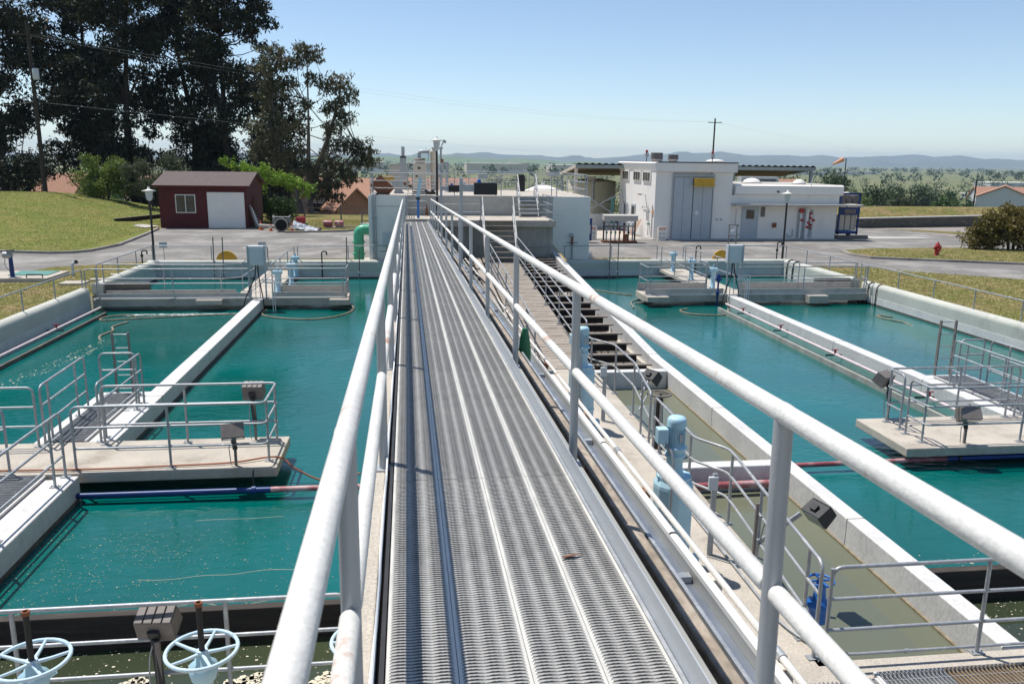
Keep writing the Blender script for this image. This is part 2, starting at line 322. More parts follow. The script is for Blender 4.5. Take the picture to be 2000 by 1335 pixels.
def watermat(name, c1, c2, rough=.03, rip=.12, wscale=1.6, spec=.5, stretch=(1,2.2,1)):
    m, t, b = newmat(name); L = t.links
    ge = N(t, 'ShaderNodeNewGeometry'); mp = N(t, 'ShaderNodeMapping'); mp.inputs['Scale'].default_value = stretch; L.new(ge.outputs['Position'], mp.inputs[0])
    n0 = N(t, 'ShaderNodeTexNoise'); n0.inputs['Scale'].default_value = .18; n0.inputs['Detail'].default_value = 4; L.new(ge.outputs['Position'], n0.inputs['Vector'])
    L.new(ramp(t, n0.outputs[0], [(.35, c2), (.65, c1)]), b.inputs['Base Color'])
    n1 = N(t, 'ShaderNodeTexNoise'); n1.inputs['Scale'].default_value = wscale; n1.inputs['Detail'].default_value = 5; n1.inputs['Roughness'].default_value = .55; n1.inputs['Distortion'].default_value = .6; L.new(mp.outputs[0], n1.inputs['Vector'])
    n2 = N(t, 'ShaderNodeTexNoise'); n2.inputs['Scale'].default_value = .35; n2.inputs['Detail'].default_value = 2; L.new(ge.outputs['Position'], n2.inputs['Vector'])
    mm = N(t, 'ShaderNodeMath', operation='MULTIPLY'); L.new(n1.outputs[0], mm.inputs[0]); L.new(ramp(t, n2.outputs[0], [(.35, g3(.25)), (.65, g3(1))]), mm.inputs[1])
    bp = N(t, 'ShaderNodeBump'); bp.inputs['Strength'].default_value = rip; bp.inputs['Distance'].default_value = .06; L.new(mm.outputs[0], bp.inputs['Height']); L.new(bp.outputs[0], b.inputs['Normal'])
    b.inputs['Roughness'].default_value = rough; b.inputs['IOR'].default_value = 1.42; b.inputs['Specular IOR Level'].default_value = spec
    return m
M['water'] = watermat('turquoise_water', (.0,.128,.120), (.0,.085,.070), rip=.30, wscale=3.2, spec=1.0, rough=.015)
M['water2'] = watermat('settled_grey_green_water', (.155,.165,.11), (.125,.135,.095), rip=.03, wscale=2)
M['water3'] = watermat('dark_channel_water', (.06,.075,.04), (.035,.045,.025), rip=.06, wscale=3)
M['foam'] = pm('foam', (.66,.62,.50), (.5,.45,.33), 8, .9, bump=.2)
M['scumd'] = pm('dull_scum', (.40,.40,.30), (.24,.27,.19), 12, .9, bump=0)
M['foamw'] = pm('white_foam', (.75,.78,.76), (.55,.6,.58), 8, .9, bump=.2)
# ================================================================ terrain
def sst(a, b, x):
    t = min(1, max(0, (x-a)/(b-a))); return t*t*(3-2*t)
def lawn_h(x, y):
    return 1.75*sst(-17.5, -31, x)*sst(46, 72, y)
def ground_h(x, y):
    h = lawn_h(x, y)*(1-sst(76, 92, y))
    if x > 33: h += 1.15*sst(33, 37, x)*sst(66.5, 69.5, y)*(1-sst(73, 80, y))
    if y > 74: h -= 4.5*sst(74, 105, y) + 14.5*sst(105, 420, y)
    if x > 75: h -= 6*sst(75, 160, x)*(1-sst(105, 420, y))
    if x < -75: h -= 4*sst(75, 200, -x)*(1-sst(105, 420, y))
    h += .9*math.sin(x*.013+1)*math.sin(y*.011)*sst(140, 400, y)
    return h
PX0, PX1, PY0, PY1 = -11.45, 18.2, -8.0, 37.75
def axis(lo, hi, near, far_step):
    a = list(near); s = far_step
    x = a[-1]
    while x < hi: x += s; s *= 1.22; a.append(x)
    s = far_step; x = a[0]
    while x > lo: x -= s; s *= 1.22; a.insert(0, x)
    return a
xs = axis(-9000, 14000, sorted(set([round(-60+2.5*i, 3) for i in range(int(135/2.5)+1)] + [PX0, PX1])), 3)
ys = axis(-400, 9900, sorted(set([round(-8+2.0*i, 3) for i in range(70)] + [PY0, PY1])), 3)
tb = MB(); nx = len(xs)
for yy in ys:
    for xx in xs: tb.v.append((xx, yy, ground_h(xx, yy)))
for j in range(len(ys)-1):
    for i in range(nx-1):
        cx = (xs[i]+xs[i+1])/2; cy = (ys[j]+ys[j+1])/2
        if PX0 < cx < PX1 and PY0 < cy < PY1: continue
        tb.f.append((j*nx+i, j*nx+i+1, (j+1)*nx+i+1, (j+1)*nx+i)); tb.sm.append(True)
struct(tb, 'ground', M['ground'])
def sheet(poly, z, name, m, kind='structure', hf=None):
    mb = MB()
    if hf:   # subdivide a convex-ish region by clipping a grid: simple grid in polygon bbox
        bm = bmesh.new(); vs = [bm.verts.new((a, b, 0)) for a, b in poly]; bm.faces.new(vs)
        x0 = min(p[0] for p in poly); x1 = max(p[0] for p in poly); y0 = min(p[1] for p in poly); y1 = max(p[1] for p in poly)
        k = x0+2
        while k < x1: bmesh.ops.bisect_plane(bm, geom=bm.verts[:]+bm.edges[:]+bm.faces[:], plane_co=(k,0,0), plane_no=(1,0,0)); k += 2
        k = y0+2
        while k < y1: bmesh.ops.bisect_plane(bm, geom=bm.verts[:]+bm.edges[:]+bm.faces[:], plane_co=(0,k,0), plane_no=(0,1,0)); k += 2
        bm.verts.ensure_lookup_table(); bm.verts.index_update()
        mb.v = [(v.co.x, v.co.y, hf(v.co.x, v.co.y)+z) for v in bm.verts]
        mb.f = [tuple(v.index for v in f.verts) for f in bm.faces]; mb.sm = [True]*len(mb.f); bm.free()
    else: mb.flat(poly, z)
    o = mb.build(name, m); o['kind'] = kind; return o
# asphalt roads and yard
road_poly = [(-75,20),(-40,28),(-22,33.5),(-16.9,35.7),(-16.1,38.7),(-12.3,40.8),(-10,41.3),(-2.65,41.8),(7,42),(12.4,41.6),(12.8,38.6),(18.7,38.6),(22.4,38.3),(23.4,36.2),(27.4,33.5),(36,28.6),(75,10),
  (75,56),(45,53),(38.5,54),(38.2,58.5),(36.2,61.6),(30,62.5),(12,72),(9,60),(-3,60),(-3.7,58.3),(-8.3,56.3),(-9.2,59.6),(-17.4,59.6),(-17.3,59),(-16.8,54.2),(-16.3,48),(-16.8,44.9),(-18.3,44.2),(-21.1,44.9),(-40,49),(-75,56)]
sheet(road_poly, .006, 'road', M['asphalt'])
def curb(path, name='kerb', wd=.16, h=.13, m='kerb'):
    mb = MB(); P = [Vector((a, b, 0)) for a, b in path]
    L = []; Rr = []
    for i, p in enumerate(P):
        t = (P[min(i+1, len(P)-1)]-P[max(i-1, 0)]).normalized(); n = Vector((-t.y, t.x, 0))*wd/2
        L.append(p+n); Rr.append(p-n)
    for i in range(len(P)-1):
        z0, z1 = -.05, h
        a, b, c, d = L[i], L[i+1], Rr[i+1], Rr[i]
        vs = [V(q.x, q.y, z) for z in (z0, z1) for q in (a, b, c, d)]
        mb.add(vs, [(3,2,1,0),(4,5,6,7),(0,1,5,4),(2,3,7,6)]+([(0,4,7,3)] if i == 0 else [])+([(1,2,6,5)] if i == len(P)-2 else []))
    o = mb.build(name, M[m]); o['kind'] = 'structure'; return o
curb([(-60,53.2),(-40,48.6),(-30,46.4),(-21.1,44.7),(-18.3,44.0),(-17.3,44.2),(-16.7,45),(-16.25,48),(-16.75,54.2),(-17.2,58.6)])
curb([(-8.4,56.2),(-6,56.6),(-4.4,57.2),(-3.7,58.3),(-3.4,60.5)])
lawn_poly = [(-75,57),(-40,48.8),(-21.1,44.85),(-18.3,44.15),(-17.4,44.4),(-16.8,45.2),(-16.4,48),(-16.9,54.2),(-17.3,59),(-18.2,60),(-18.5,70),(-20,78),(-75,78)]
sheet(lawn_poly, .05, 'lawn', M['lawn'], hf=lambda x, y: ground_h(x, y))
island = [(24.9,44.6),(24.6,42.8),(24.9,41.4),(27,40.4),(31.7,38.5),(40,34.7),(60,25.5),(60,40),(42,44.6),(36.9,45.1),(32.6,46.2),(27,45.6)]
sheet(island, .09, 'grass_island', M['ground']); curb([(24.9,44.6),(24.5,42.9),(24.8,41.3),(27,40.3),(31.7,38.4),(40,34.6),(60,25.4)], wd=.2, h=.12)
sheet([(38.6,54.2),(45,53.2),(75,56.5),(75,63),(50,63.4),(36.5,61.3),(38.3,58.4)], .012, 'gravel_yard', M['gravel'])
sheet([(37.2,60.2),(38.6,58.6),(40.5,55.6),(46.4,54.6),(47,55.6),(42.5,56.9),(39.6,59.7)], .03, 'grass_strip', M['ground'])
sheet([(30.2,54.2),(31.2,52.4),(36.5,53),(35.5,54)], .018, 'pale_pavement', M['conc'])
sheet([(-21.2,62.6),(-18.1,58.8),(-17.6,60.3),(-20.4,63)], .10+.02, 'pavement', M['conc'], hf=None)
sheet([(-2.9,41.9),(-2.2,38.0),(-.2,38.0),(-.2,42.0)], .03, 'concrete_pad', M['conc_tan'])
sheet([(8.3,38.0),(10.6,38.0),(9.2,41.6),(8.3,41.6)], .03, 'concrete_pad', M['conc_tan'])
sheet([(9,52.6),(15.2,52.2),(15.2,66),(9,66)], .02, 'concrete_yard', M['conc_tan'])
# pit below everything
mb = MB(); mb.box(PX0+.05, PX1-.05, PY0, PY1-.1, -3.2, -3.0); struct(mb, 'basin_floor', M['conc_dark'])
# water
def water(x0, x1, y0, y1, z, m='water', name='water'):
    mb = MB(); mb.add([(x0,y0,z),(x1,y0,z),(x1,y1,z),(x0,y1,z)], [(0,1,2,3)]); return struct(mb, name, M[m])
WZ = -.40
water(-11.3, .2, 8.75, 37.6, WZ); water(6.3, 18.1, 8.75, 37.6, WZ)
water(-11.3, .2, 4.5, 8.6, WZ, 'water3'); water(6.3, 18.1, 7.0, 8.6, WZ, 'water3')
water(4.35, 6.25, 12.6, 18.7, WZ-.03, 'water2'); water(4.35, 6.25, 6.7, 12.4, WZ-.03, 'water2')
# ================================================================ basin walls
def parapet(x0, x1, y0, y1, along, label, inner):
    """rounded-top perimeter wall; along 'y' or 'x'; inner = +1/-1 side of water"""
    mb = MB(); z1 = .43; r = .17
    a, b = (x0, x1) if along == 'y' else (y0, y1)
    prof = [(a, -3), (b, -3)]
    prof += [(b-r+r*math.cos(t), z1-r+r*math.sin(t)) for t in [math.pi/2*k/6 for k in range(7)]]
    prof += [(a+r-r*math.sin(t), z1-r+r*math.cos(t)) for t in [math.pi/2*k/6 for k in range(7)]]
    mb.prism(prof, *((y0, y1) if along == 'y' else (x0, x1)), axis='y' if along == 'y' else 'x')
    o = mb.build('basin_wall', M['parapet']); tag(o, label, 'wall', 'rounded concrete basin walls')
    # pale painted band below the joint
    for p in o.data.polygons: p.use_smooth = False
    mb = MB()
    if along == 'y':
        xi = x1 if inner > 0 else x0
        mb.box(*((xi, xi+.012) if inner > 0 else (xi-.012, xi)), y0+.02, y1-.02, -1.2, -.08)
    else: mb.box(x0+.02, x1-.02, y0-.012, y0, -1.2, -.08)
    mb.build('painted_band', M['conc_white'], o)
    return o
parapet(-11.6, -11.2, 4, 29.75, 'y', 'long rounded concrete wall on the grass side of the left basin', 1)
parapet(-11.6, -11.2, 31.0, 37.49, 'y', 'rounded concrete wall behind the far left footbridge, beside the black lamp post', 1)
parapet(-11.6, .1, 37.5, 37.9, 'x', 'far rounded concrete wall of the left basins, in front of the road', -1)
parapet(6.5, 18.4, 37.5, 37.9, 'x', 'far rounded concrete wall of the right basins, with the two thin pipes leaning on it', -1)
parapet(18.0, 18.4, 4, 30.45, 'y', 'long sunlit rounded wall on the grass side of the right basin', -1)
parapet(18.0, 18.4, 31.3, 37.49, 'y', 'short rounded wall behind the far right footbridge', -1)
def wallbox(dims, label, m='conc_white', name='basin_divider', bev=.02, cat='wall', group=None):
    mb = MB(); mb.box(*dims); o = mb.build(name, M[m], bevel=bev); return tag(o, label, cat, group)
wallbox((-5.65, -5.3, 14.6, 29.7, -3, 0), 'white topped divider wall between the two left pools')
wallbox((-5.65, -5.3, 8.7, 12.9, -3, 0), 'short near piece of divider wall beside the grating, lower left')
wallbox((12.1, 12.45, 14.6, 29.7, -3, 0), 'white divider wall between the two right pools, with the pale pipe along it')
wallbox((-6.75, -5.66, 14.6, 17.95, -3, -.05), 'pier carrying the steel grating behind the left platform', name='grating_pier')
wallbox((-6.75, -5.66, 8.7, 12.9, -3, -.05), 'pier carrying the steel grating in front of the left platform', name='grating_pier')
wallbox((12.46, 13.65, 14.6, 17.95, -3, -.05), 'pier carrying the steel grating behind the right platform', name='grating_pier')
def zr(y): return max(0, .062*(y-20))
mb = MB(); mb.prism([(7.0,-3),(37.5,-3),(37.5,zr(37.5)+.1),(33.4,zr(33.4)),(20,0),(7.0,0)], 6.2, 6.47, axis='x')
o = mb.build('launder_wall', M['conc_white'], bevel=.015); tag(o, 'long white wall right of the dark timber beams, rising towards the far end', 'wall')
wallbox((4.3, 6.19, 18.62, 18.88, -3, 0), 'white cross wall at the far end of the grey green chamber, below the last beam')
wallbox((4.3, 6.19, 12.35, 12.62, -3, 0), 'white cross wall between the two grey green chambers')
# thin sills just above the waterline of the chambers
for ya, yb in ((6.8,12.34),(12.63,18.6)): MB().box(6.17, 6.2, ya, yb, -.46, -.405).build('waterline_sill', M['sill'], bpy.data.objects['launder_wall'])
# slabs
wallbox((2.0, 4.42, 5.0, 19.0, -.25, 0), 'tan concrete floor carrying the pale blue mixer motors', 'conc_tan', 'motor_deck', .02, 'deck')
wallbox((4.43, 18.3, 3.0, 6.99, -.25, 0), 'near concrete deck in the lower right corner, with inlaid grating', 'conc_tan', 'near_deck', .02, 'deck')
wallbox((-11.3, -.4, 3.0, 6.99, -.25, 0), 'near concrete deck under the handwheel stands, lower left', 'conc_tan', 'near_deck', .02, 'deck')
PL = dict(m='conc_tan', name='platform_slab', cat='platform', group='concrete platforms over the pools')
wallbox((-11.2, -2.25, 13.0, 14.55, -.17, 0), 'concrete platform over the left pool, nearest on the left, with the floodlights', **PL)
wallbox((8.85, 18.0, 12.9, 14.65, -.17, 0), 'concrete platform over the right pool, nearest on the right', **PL)
wallbox((-11.15, -2.3, 29.8, 31.05, -.27, .0), 'far left concrete footbridge under the grey cabinet', **PL)
wallbox((8.85, 18.0, 29.85, 31.1, -.27, .0), 'far right concrete footbridge beside the navy blue valve', **PL)
wallbox((-6.4, -5.15, 31.06, 37.49, -.15, 0), 'narrow concrete walk from the left footbridge back to the far wall', **PL)
wallbox((11.75, 13.0, 31.11, 37.49, -.15, 0), 'narrow concrete walk from the right footbridge back to the far wall', **PL)
for dm, lb in (((-2.95,-2.25,29.4,29.79,-.2,-.0), 'small corner step on the right end of the far left footbridge'), ((-7.6,-6.7,29.45,29.79,-.16,-.0), 'small ledge in front of the far left footbridge, left of the cabinet'), ((8.85,9.7,29.4,29.84,-.2,0.), 'small corner step on the left end of the far right footbridge'), ((15.3,16.1,29.4,29.84,-.3,-.0), 'small concrete corbel below the far right footbridge near its right end')):
    wallbox(dm, lb, 'conc_tan', 'corbel', .01, 'concrete ledge', 'corbels on the footbridges')
# bridge toe plates
def toe(dims, lab): mb = MB(); mb.box(*dims); tag(mb.build('toe_plate', M['conc'], bevel=.005), lab, 'kick plate', 'toe plates of the footbridges')
toe((-11.1,-6.5,31.0,31.03,.01,.14), 'grey toe board at the back edge of the far left footbridge, left part')
toe((-5.1,-2.35,31.0,31.03,.01,.3), 'grey toe board at the back edge of the far left footbridge, right part')
toe((-5.0,-2.35,29.82,29.85,.01,.22), 'grey toe board at the front edge of the far left footbridge')
toe((8.9,11.7,31.05,31.08,.01,.3), 'grey toe board at the back edge of the far right footbridge, left part')
toe((8.9,12,29.87,29.9,.01,.24), 'grey toe board at the front edge of the far right footbridge, left part')
toe((13.1,17.9,31.05,31.08,.01,.3), 'grey toe board at the back edge of the far right footbridge, right part')
toe((-11.0,-5.8,29.82,29.85,.01,.2), 'grey toe board at the front edge of the far left footbridge, left part')
toe((12.6,17.9,29.87,29.9,.01,.22), 'grey toe board at the front edge of the far right footbridge, right part')
for z_, x_, lb in ((.04,-11.1,'thin pale conduit along the front edge of the far left footbridge'),(.02,8.9,'thin pale conduit along the front edge of the far right footbridge')):
    tag(MB().tube([(x_,29.76,z_),(x_+(8.7 if x_ < 0 else 9),29.76,z_)],.02,6).build('conduit', M['ltgrey']), lb, 'pipe')
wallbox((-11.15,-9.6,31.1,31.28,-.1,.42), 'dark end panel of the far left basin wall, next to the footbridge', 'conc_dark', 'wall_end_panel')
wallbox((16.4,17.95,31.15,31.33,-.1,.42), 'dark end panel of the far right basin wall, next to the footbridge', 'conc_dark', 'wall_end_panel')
def waterline(par, dims):
    MB().box(*dims).build('waterline_stain', M['conc_dark'], par)
for nm, dm in (('basin_divider', (-5.298,-5.292,14.7,29.6,-.42,-.33)), ('basin_divider.001', (-5.298,-5.292,8.8,12.8,-.42,-.33)), ('launder_wall', (6.471,6.477,9,37,-.42,-.34)), ('basin_wall.001', (-11.19,-11.184,31.1,37.3,-.42,-.33)), ('basin_wall.004', (17.984,17.99,5,30.3,-.42,-.33))):
    waterline(bpy.data.objects[nm], dm)
for nm, dm in (('basin_wall.002', (-11.1,0,37.475,37.486,-.42,-.33)), ('basin_wall.003', (6.6,17.9,37.475,37.486,-.42,-.33))): waterline(bpy.data.objects[nm], dm)
for nm, x0, x1 in (('basin_divider',-5.652,-5.298),('basin_divider.002',12.098,12.452)):
    for y_ in (17.4,21.6,25.8): MB().box(x0,x1,y_-.006,y_+.006,-.4,.002).build('expansion_joint', M['conc_dark'], bpy.data.objects[nm])
for y_ in (10.2,15.6,20.3): MB().box(6.198,6.472,y_-.006,y_+.006,-.4,zr(y_)+.003).build('expansion_joint', M['conc_dark'], bpy.data.objects['launder_wall'])
# stop-log beams
def stoplogs(x0, x1, lab):
    t = thing('stop_log_weir', lab, 'weir', ((x0+x1)/2, 8.68, -.9))
    for k in range(3):
        mb = MB(); mb.box(x0, x1, 8.61, 8.74-.004*k, -.9+.3*k+.004, -.9+.3*(k+1)); mb.build('timber_plank', M['darkwood'], t, bevel=.01)
stoplogs(-5.29, .0, 'dark timber weir across the lower left pool'); stoplogs(6.48, 17.9, 'dark timber weir across the lower right pool')
stoplogs(-11.15, -6.77, 'dark timber weir at the far lower left, beyond the divider')

# ================================================================ walkway (sloping frame: local axes)
SL = .0308
FR = dict(loc=(.365, 2.2, 3.4), rot=(-SL, 0, .0042), local=True)
wk = thing('steel_walkway', 'long galvanized grating walkway running from the camera to the far tank', 'walkway', **FR)
# one plank 2.55 m long, punched with rows of scoops
def plank_mesh():
    W = .2325; L = 2.546; nb = 3; p = .0180; rows = int(L/p); border = .012
    mb = MB(); ms = MB(); cw = (W-2*border)/nb; U = 8
    p = L/rows
    for b in range(nb):
        x0 = -W/2+border+b*cw
        for r in range(rows):
            y0 = r*p; vs = []
            for k in range(U+1):
                u = k/U; s = math.sin(math.pi*u)**1.15; x = x0+u*cw
                t2 = .0006*(1 if k % 2 else -1)*s
                vs += [(x, y0, -.0012*s), (x, y0+p*.10, .0046*s+t2), (x, y0+p*.45, .0045*s), (x, y0+p*.86, .0006*s)]
            fs = []
            for k in range(U):
                a = k*4; fs += [(a+1, a+5, a+6, a+2), (a+2, a+6, a+7, a+3)]
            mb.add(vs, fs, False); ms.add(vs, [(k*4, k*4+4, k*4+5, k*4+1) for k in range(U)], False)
    o1 = mb
    e = MB()
    for sx in (-1, 1):
        xa, xb = (-W/2+.0012, -W/2+border) if sx < 0 else (W/2-border, W/2-.0012)
        # serrated inner edge
        pts = []
        for r in range(rows):
            y0 = r*p; inn = xb if sx < 0 else xa; dn = .007*(1 if sx < 0 else -1)
            e.add([(xa, y0, .001), (xb, y0, .001), (xb, y0+p, .001), (xa, y0+p, .001)], [(0,1,2,3)])
            tip = inn+dn
            e.add([(inn, y0+p*.55, .0012), (tip, y0+p, .003), (inn, y0+p*1.2, .0012)], [(0,1,2) if sx < 0 else (2,1,0)])
        xo = xa if sx < 0 else xb
        e.add([(xo, 0, .001), (xo, L, .001), (xo, L, -.06), (xo, 0, -.06)], [(0,1,2,3)])
    return o1, e, ms
RECALC[0] = False
pmsh, pedge, pscoop = plank_mesh()
pl0 = pmsh.build('grating_plank', M['grate'], wk); ed0 = pedge.build('plank_edge', M['grate_edge'], pl0); sc0 = pscoop.build('scoop_faces', M['grate_shade'], pl0)
RECALC[0] = True
first = True
for k in range(14):
    for c in range(4):
        x = -.465+.2325*(c+.5); y = -1.05+2.55*k-2.2
        if first: o = pl0; first = False
        else:
            o = pl0.copy(); COL.objects.link(o)
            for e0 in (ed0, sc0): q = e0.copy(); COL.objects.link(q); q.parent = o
        o.location = (x, y, 0)
# stringers and cross bearers below, toe plates
for x in (-.478, .478):
    mb = MB(); mb.box(x-.008, x+.008, -3.2, 32.4, -.13, -.004); mb.build('stringer', M['dark_metal'] if x < 0 else M['galv'], wk)
for k in range(14): MB().box(-.46, .46, -3.2+2.55*k, -3.14+2.55*k, -.14, -.065).build('cross_bearer', M['galv'], wk)
for k in range(14):
    y = -1.05+2.55*k-2.2
    mb = MB(); mb.box(.4885, .4935, y+.005, y+2.575, -.03, .1); mb.box(.493, .4965, y+2.45, y+2.57, -.02, .095); mb.build('toe_plate', M['plate'], wk, bevel=.001)
    mb = MB(); mb.box(-.505, -.499, y+.005, y+2.545, -.10, .035); mb.build('edge_strip', M['plate'], wk)
# flume under and beside the walkway
fl = thing('concrete_flume', 'raised concrete flume under the steel walkway, with its rust streaked side channel', 'flume', **FR)
mb = MB(); mb.box(-.615, -.515, -3.4, 32.5, -4.8, -.045); mb.build('left_wall', M['conc_tan'], fl, bevel=.008)
mb = MB(); mb.box(.50, .535, -3.4, 32.5, -4.8, -.012); mb.build('curb', M['brownconc'], fl, bevel=.006)
mb = MB(); mb.box(.536, .605, -3.4, 32.5, -.20, -.05); mb.build('steel_ledge', M['tray'], fl, bevel=.003)
mb = MB(); mb.box(-.5, .82, -3.4, 32.5, -4.7, -.75); mb.build('flume_floor', M['conc_dark'], fl)
# right wall of flume, a little uneven
mb = MB(); yy = -3.4
mb.box(.822, .90, -3.4, 32.5, -4.8, -.35)
mb.build('right_wall', M['brownconc'], fl, bevel=.012)
for k in range(14): MB().box(.815, .823, -2.2+2.55*k, -2.13+2.55*k, -.62, -.36).build('bracket', M['rust'], fl)
tr = thing('cable_tray', 'open steel channel with bluish inside running along the right side of the flume', 'cable tray', **FR)
mb = MB(); mb.box(.935, 1.22, -3.4, 32.3, -.71, -.70); mb.build('tray_floor', M['galv_skytint'], tr)
mb = MB(); mb.box(.922, .928, -3.4, 32.3, -.72, -.37); mb.box(.922, .945, -3.4, 32.3, -.373, -.367); mb.build('left_flange', M['galv'], tr)
mb = MB(); mb.box(1.221, 1.227, -3.4, 32.3, -.72, -.63); mb.box(1.221, 1.245, -3.4, 32.3, -.632, -.627); mb.build('right_flange', M['tray'], tr)
for k in range(12): MB().box(.94, 1.215, 1.9+2.55*k, 1.96+2.55*k, -.699, -.66).build('cross_strap', M['galv'], tr)
wp = thing('white_pipe', 'thick white plastic pipe clamped beside the flume, right of the walkway', 'pipe', **FR)
mb = MB(); mb.tube([(1.885, y, -1.48) for y in (-3.4, 5, 10.2)], .056, 14); mb.build('pipe_run', M['whitepipe'], wp)
for y in (1.6, 4.15, 6.7): MB().tube([(1.885, y-.012, -1.48), (1.885, y+.012, -1.48)], .062, 14).build('clamp_band', M['dark_metal'], wp)
wp = thing('conduit', 'thin pale conduit running parallel to the thick white pipe beside the flume', 'pipe', **FR)
mb = MB(); mb.tube([(1.965, y, -1.42) for y in (-3.4, 8, 20, 31)], .026, 10); mb.build('pipe_run', M['galv_lt'], wp)
for y in (2.2, 6.3, 11.2, 16.4): MB().tube([(1.965, y, -1.42), (1.965, y+.12, -1.42)], .034, 10).build('coupling', M['galv'], wp)
wp = thing('conduit', 'lower short conduit ending beside the motor deck, under the long one', 'pipe', **FR)
mb = MB(); mb.tube([(1.99, y, -1.62) for y in (9, 20)], .024, 10); mb.build('pipe_run', M['galv_lt'], wp)
# pipe brackets
for i, (y, m_, lb) in enumerate(((11.9, 'rust', 'farthest rusty pipe bracket beside the flume'), (8.55, 'rust', 'rusty red pipe bracket above the cable tray, below the second motor'), (5.6, 'rust', 'rusty brown pipe bracket left of the near pale blue motor'), (3.6, 'rustwhite', 'white block bracket with a rust stain, near the pale blue motor base'), (2.35, 'rustwhite', 'nearest white pipe bracket with rust spots, lower middle'))):
    t = thing('pipe_bracket', lb, 'bracket', group='pipe brackets along the flume', **FR)
    mb = MB(); mb.box(1.90, 2.13, y, y+.14, -1.72, -1.62 if m_ == 'rust' else -1.60); mb.build('block', M[m_], t, bevel=.004)
    mb = MB(); mb.box(.95, 1.9, y+.04, y+.1, -1.70, -1.66); mb.build('arm', M['rust'], t)
    mb = MB(); mb.tube([(1.92+.045*math.cos(a), y+.07, -1.6+.12*math.sin(a)) for a in [math.pi*k/8 for k in range(9)]], .006, 6); mb.build('u_bolt', M['rust'], t)
# walkway guardrails: vertical posts spaced 2.55 m, segmented rails
def walk_rail(xl, label, hh, pr=.0262):
    t = thing('walkway_handrail', label, 'handrail', **FR)
    ps = [-.38+2.55*k for k in range(13)]
    for y in ps:
        mb = MB(); mb.tube([(xl, y, -.1), (xl, y, hh-.015)], pr*.95, 16)
        mb.box(xl-.05, xl+.04, y-.05, y+.05, -.045 if xl < 0 else -.05, -.035 if xl < 0 else -.04)
        mb.build('post', M['galv_post'], t)
    ends = [-2.97] + ps
    for a, b in zip(ends[:-1], ends[1:]):
        mb = MB(); mb.tube([(xl, a+.025, .5), (xl, a+.035, .5), (xl, b-.035, .5), (xl, b-.025, .5)], [pr*.8, pr, pr, pr*.8], 16); mb.build('mid_rail', M['galv_lt'], t)
    mb = MB()
    pts = [(xl, -2.97+.25*k, hh) for k in range(130)]
    mb.tube(pts, pr, 20); mb.build('top_rail', M['galv_lt'], t)
    for y in ps: MB().tube([(xl, y-.03, hh), (xl, y-.012, hh), (xl, y+.012, hh), (xl, y+.03, hh)], [pr*.99, pr*1.05, pr*1.05, pr*.99], 16).build('weld_collar', M['galv_lt'], t)
walk_rail(.56, 'right handrail of the steel walkway, sweeping across the picture to the right edge', .975)
walk_rail(-.525, 'left handrail of the steel walkway, rising beside the turquoise water', .955)
mb = MB(); r0 = .2; pts = [(-.505+.004*math.sin(k*1.7), -1+k*.35, .02+.012*math.sin(k*.9)) for k in range(90)]
o = thing('electric_cable', 'thin pale cable tied along the left edge of the walkway grating', 'cable', **FR); mb.tube(pts, .006, 6); mb.build('cable_run', M['whitepipe'], o)
# dead leaf
mb = MB(); mb.add([(.60,3.05,3.385),(.66,3.06,3.39),(.70,3.08,3.386),(.66,3.085,3.383),(.63,3.078,3.383)], [(0,1,2,3,4)]); tag(mb.build('dead_leaf', M['rust']), 'reddish brown dead leaf lying on the walkway grating', 'leaf')
# ================================================================ railings
GPR = 'platform handrails'
def rail(label, pts, hs=(1.07, .72, .37), r=.021, sp=1.8, posts=None, ends=(True, True), name='handrail', group=None, m='galv', flange=True, z0=0, cr=.12, offs=.12):
    P = [Vector((p[0], p[1], p[2] if len(p) > 2 else z0)) for p in pts]
    t = thing(name, label, 'handrail', P[0], group)
    top = [p+V(0,0,hs[0]) for p in P]
    path = ([P[0]] if ends[0] else []) + top + ([P[-1]] if ends[1] else [])
    path = fillet(path, cr) if len(path) > 2 else path
    MB().tube(path, r, 10).build('top_rail', M[m], t)
    for h in hs[1:]:
        mp = [p+V(0,0,h) for p in P]; mp = fillet(mp, cr*.8) if len(mp) > 2 else mp
        MB().tube(mp, r*.92, 8).build('mid_rail', M[m], t)
    # intermediate posts
    if posts is None:
        posts = []
        for i in range(len(P)-1):
            L = (P[i+1]-P[i]).length
            if L < .9: continue
            k = max(1, round(L/sp)); 
            for j in range(k+1):
                if (i == 0 and j == 0 and ends[0]) or (i == len(P)-2 and j == k and ends[1]): continue
                if j == 0 and i > 0: d = offs
                elif j == k and i < len(P)-2: d = L-offs
                else: d = L*j/k
                posts.append(P[i].lerp(P[i+1], d/L))
    else: posts = [Vector((q[0], q[1], q[2] if len(q) > 2 else z0)) for q in posts]
    for q in posts:
        mb = MB(); mb.tube([q, q+V(0,0,hs[0]-.01)], r, 10)
        if flange:
            mb.box(q.x-.07, q.x+.07, q.y-.045, q.y+.045, q.z+.001, q.z+.014)
            for s in (-.05, .05): mb.cyl((q.x+s, q.y, q.z+.01), (q.x+s, q.y, q.z+.035), .008, n=6)
        mb.build('post', M[m], t)
    if flange:
        for e, q in zip(ends, (P[0], P[-1])):
            if e: MB().box(q.x-.07, q.x+.07, q.y-.045, q.y+.045, q.z+.001, q.z+.014).build('foot_plate', M[m], t)
    return t
g1 = 'handrails of the left platform'; g2 = 'handrails of the right platform'
rail('hooped handrail around the end of the near left platform with two floodlights', [(-5.4,14.35),(-2.42,14.35),(-2.42,13.12),(-5.42,13.12)], sp=1.5, posts=[(-4.0,14.35),(-2.42,14.15),(-2.42,13.3),(-3.95,13.12)], group=g1)
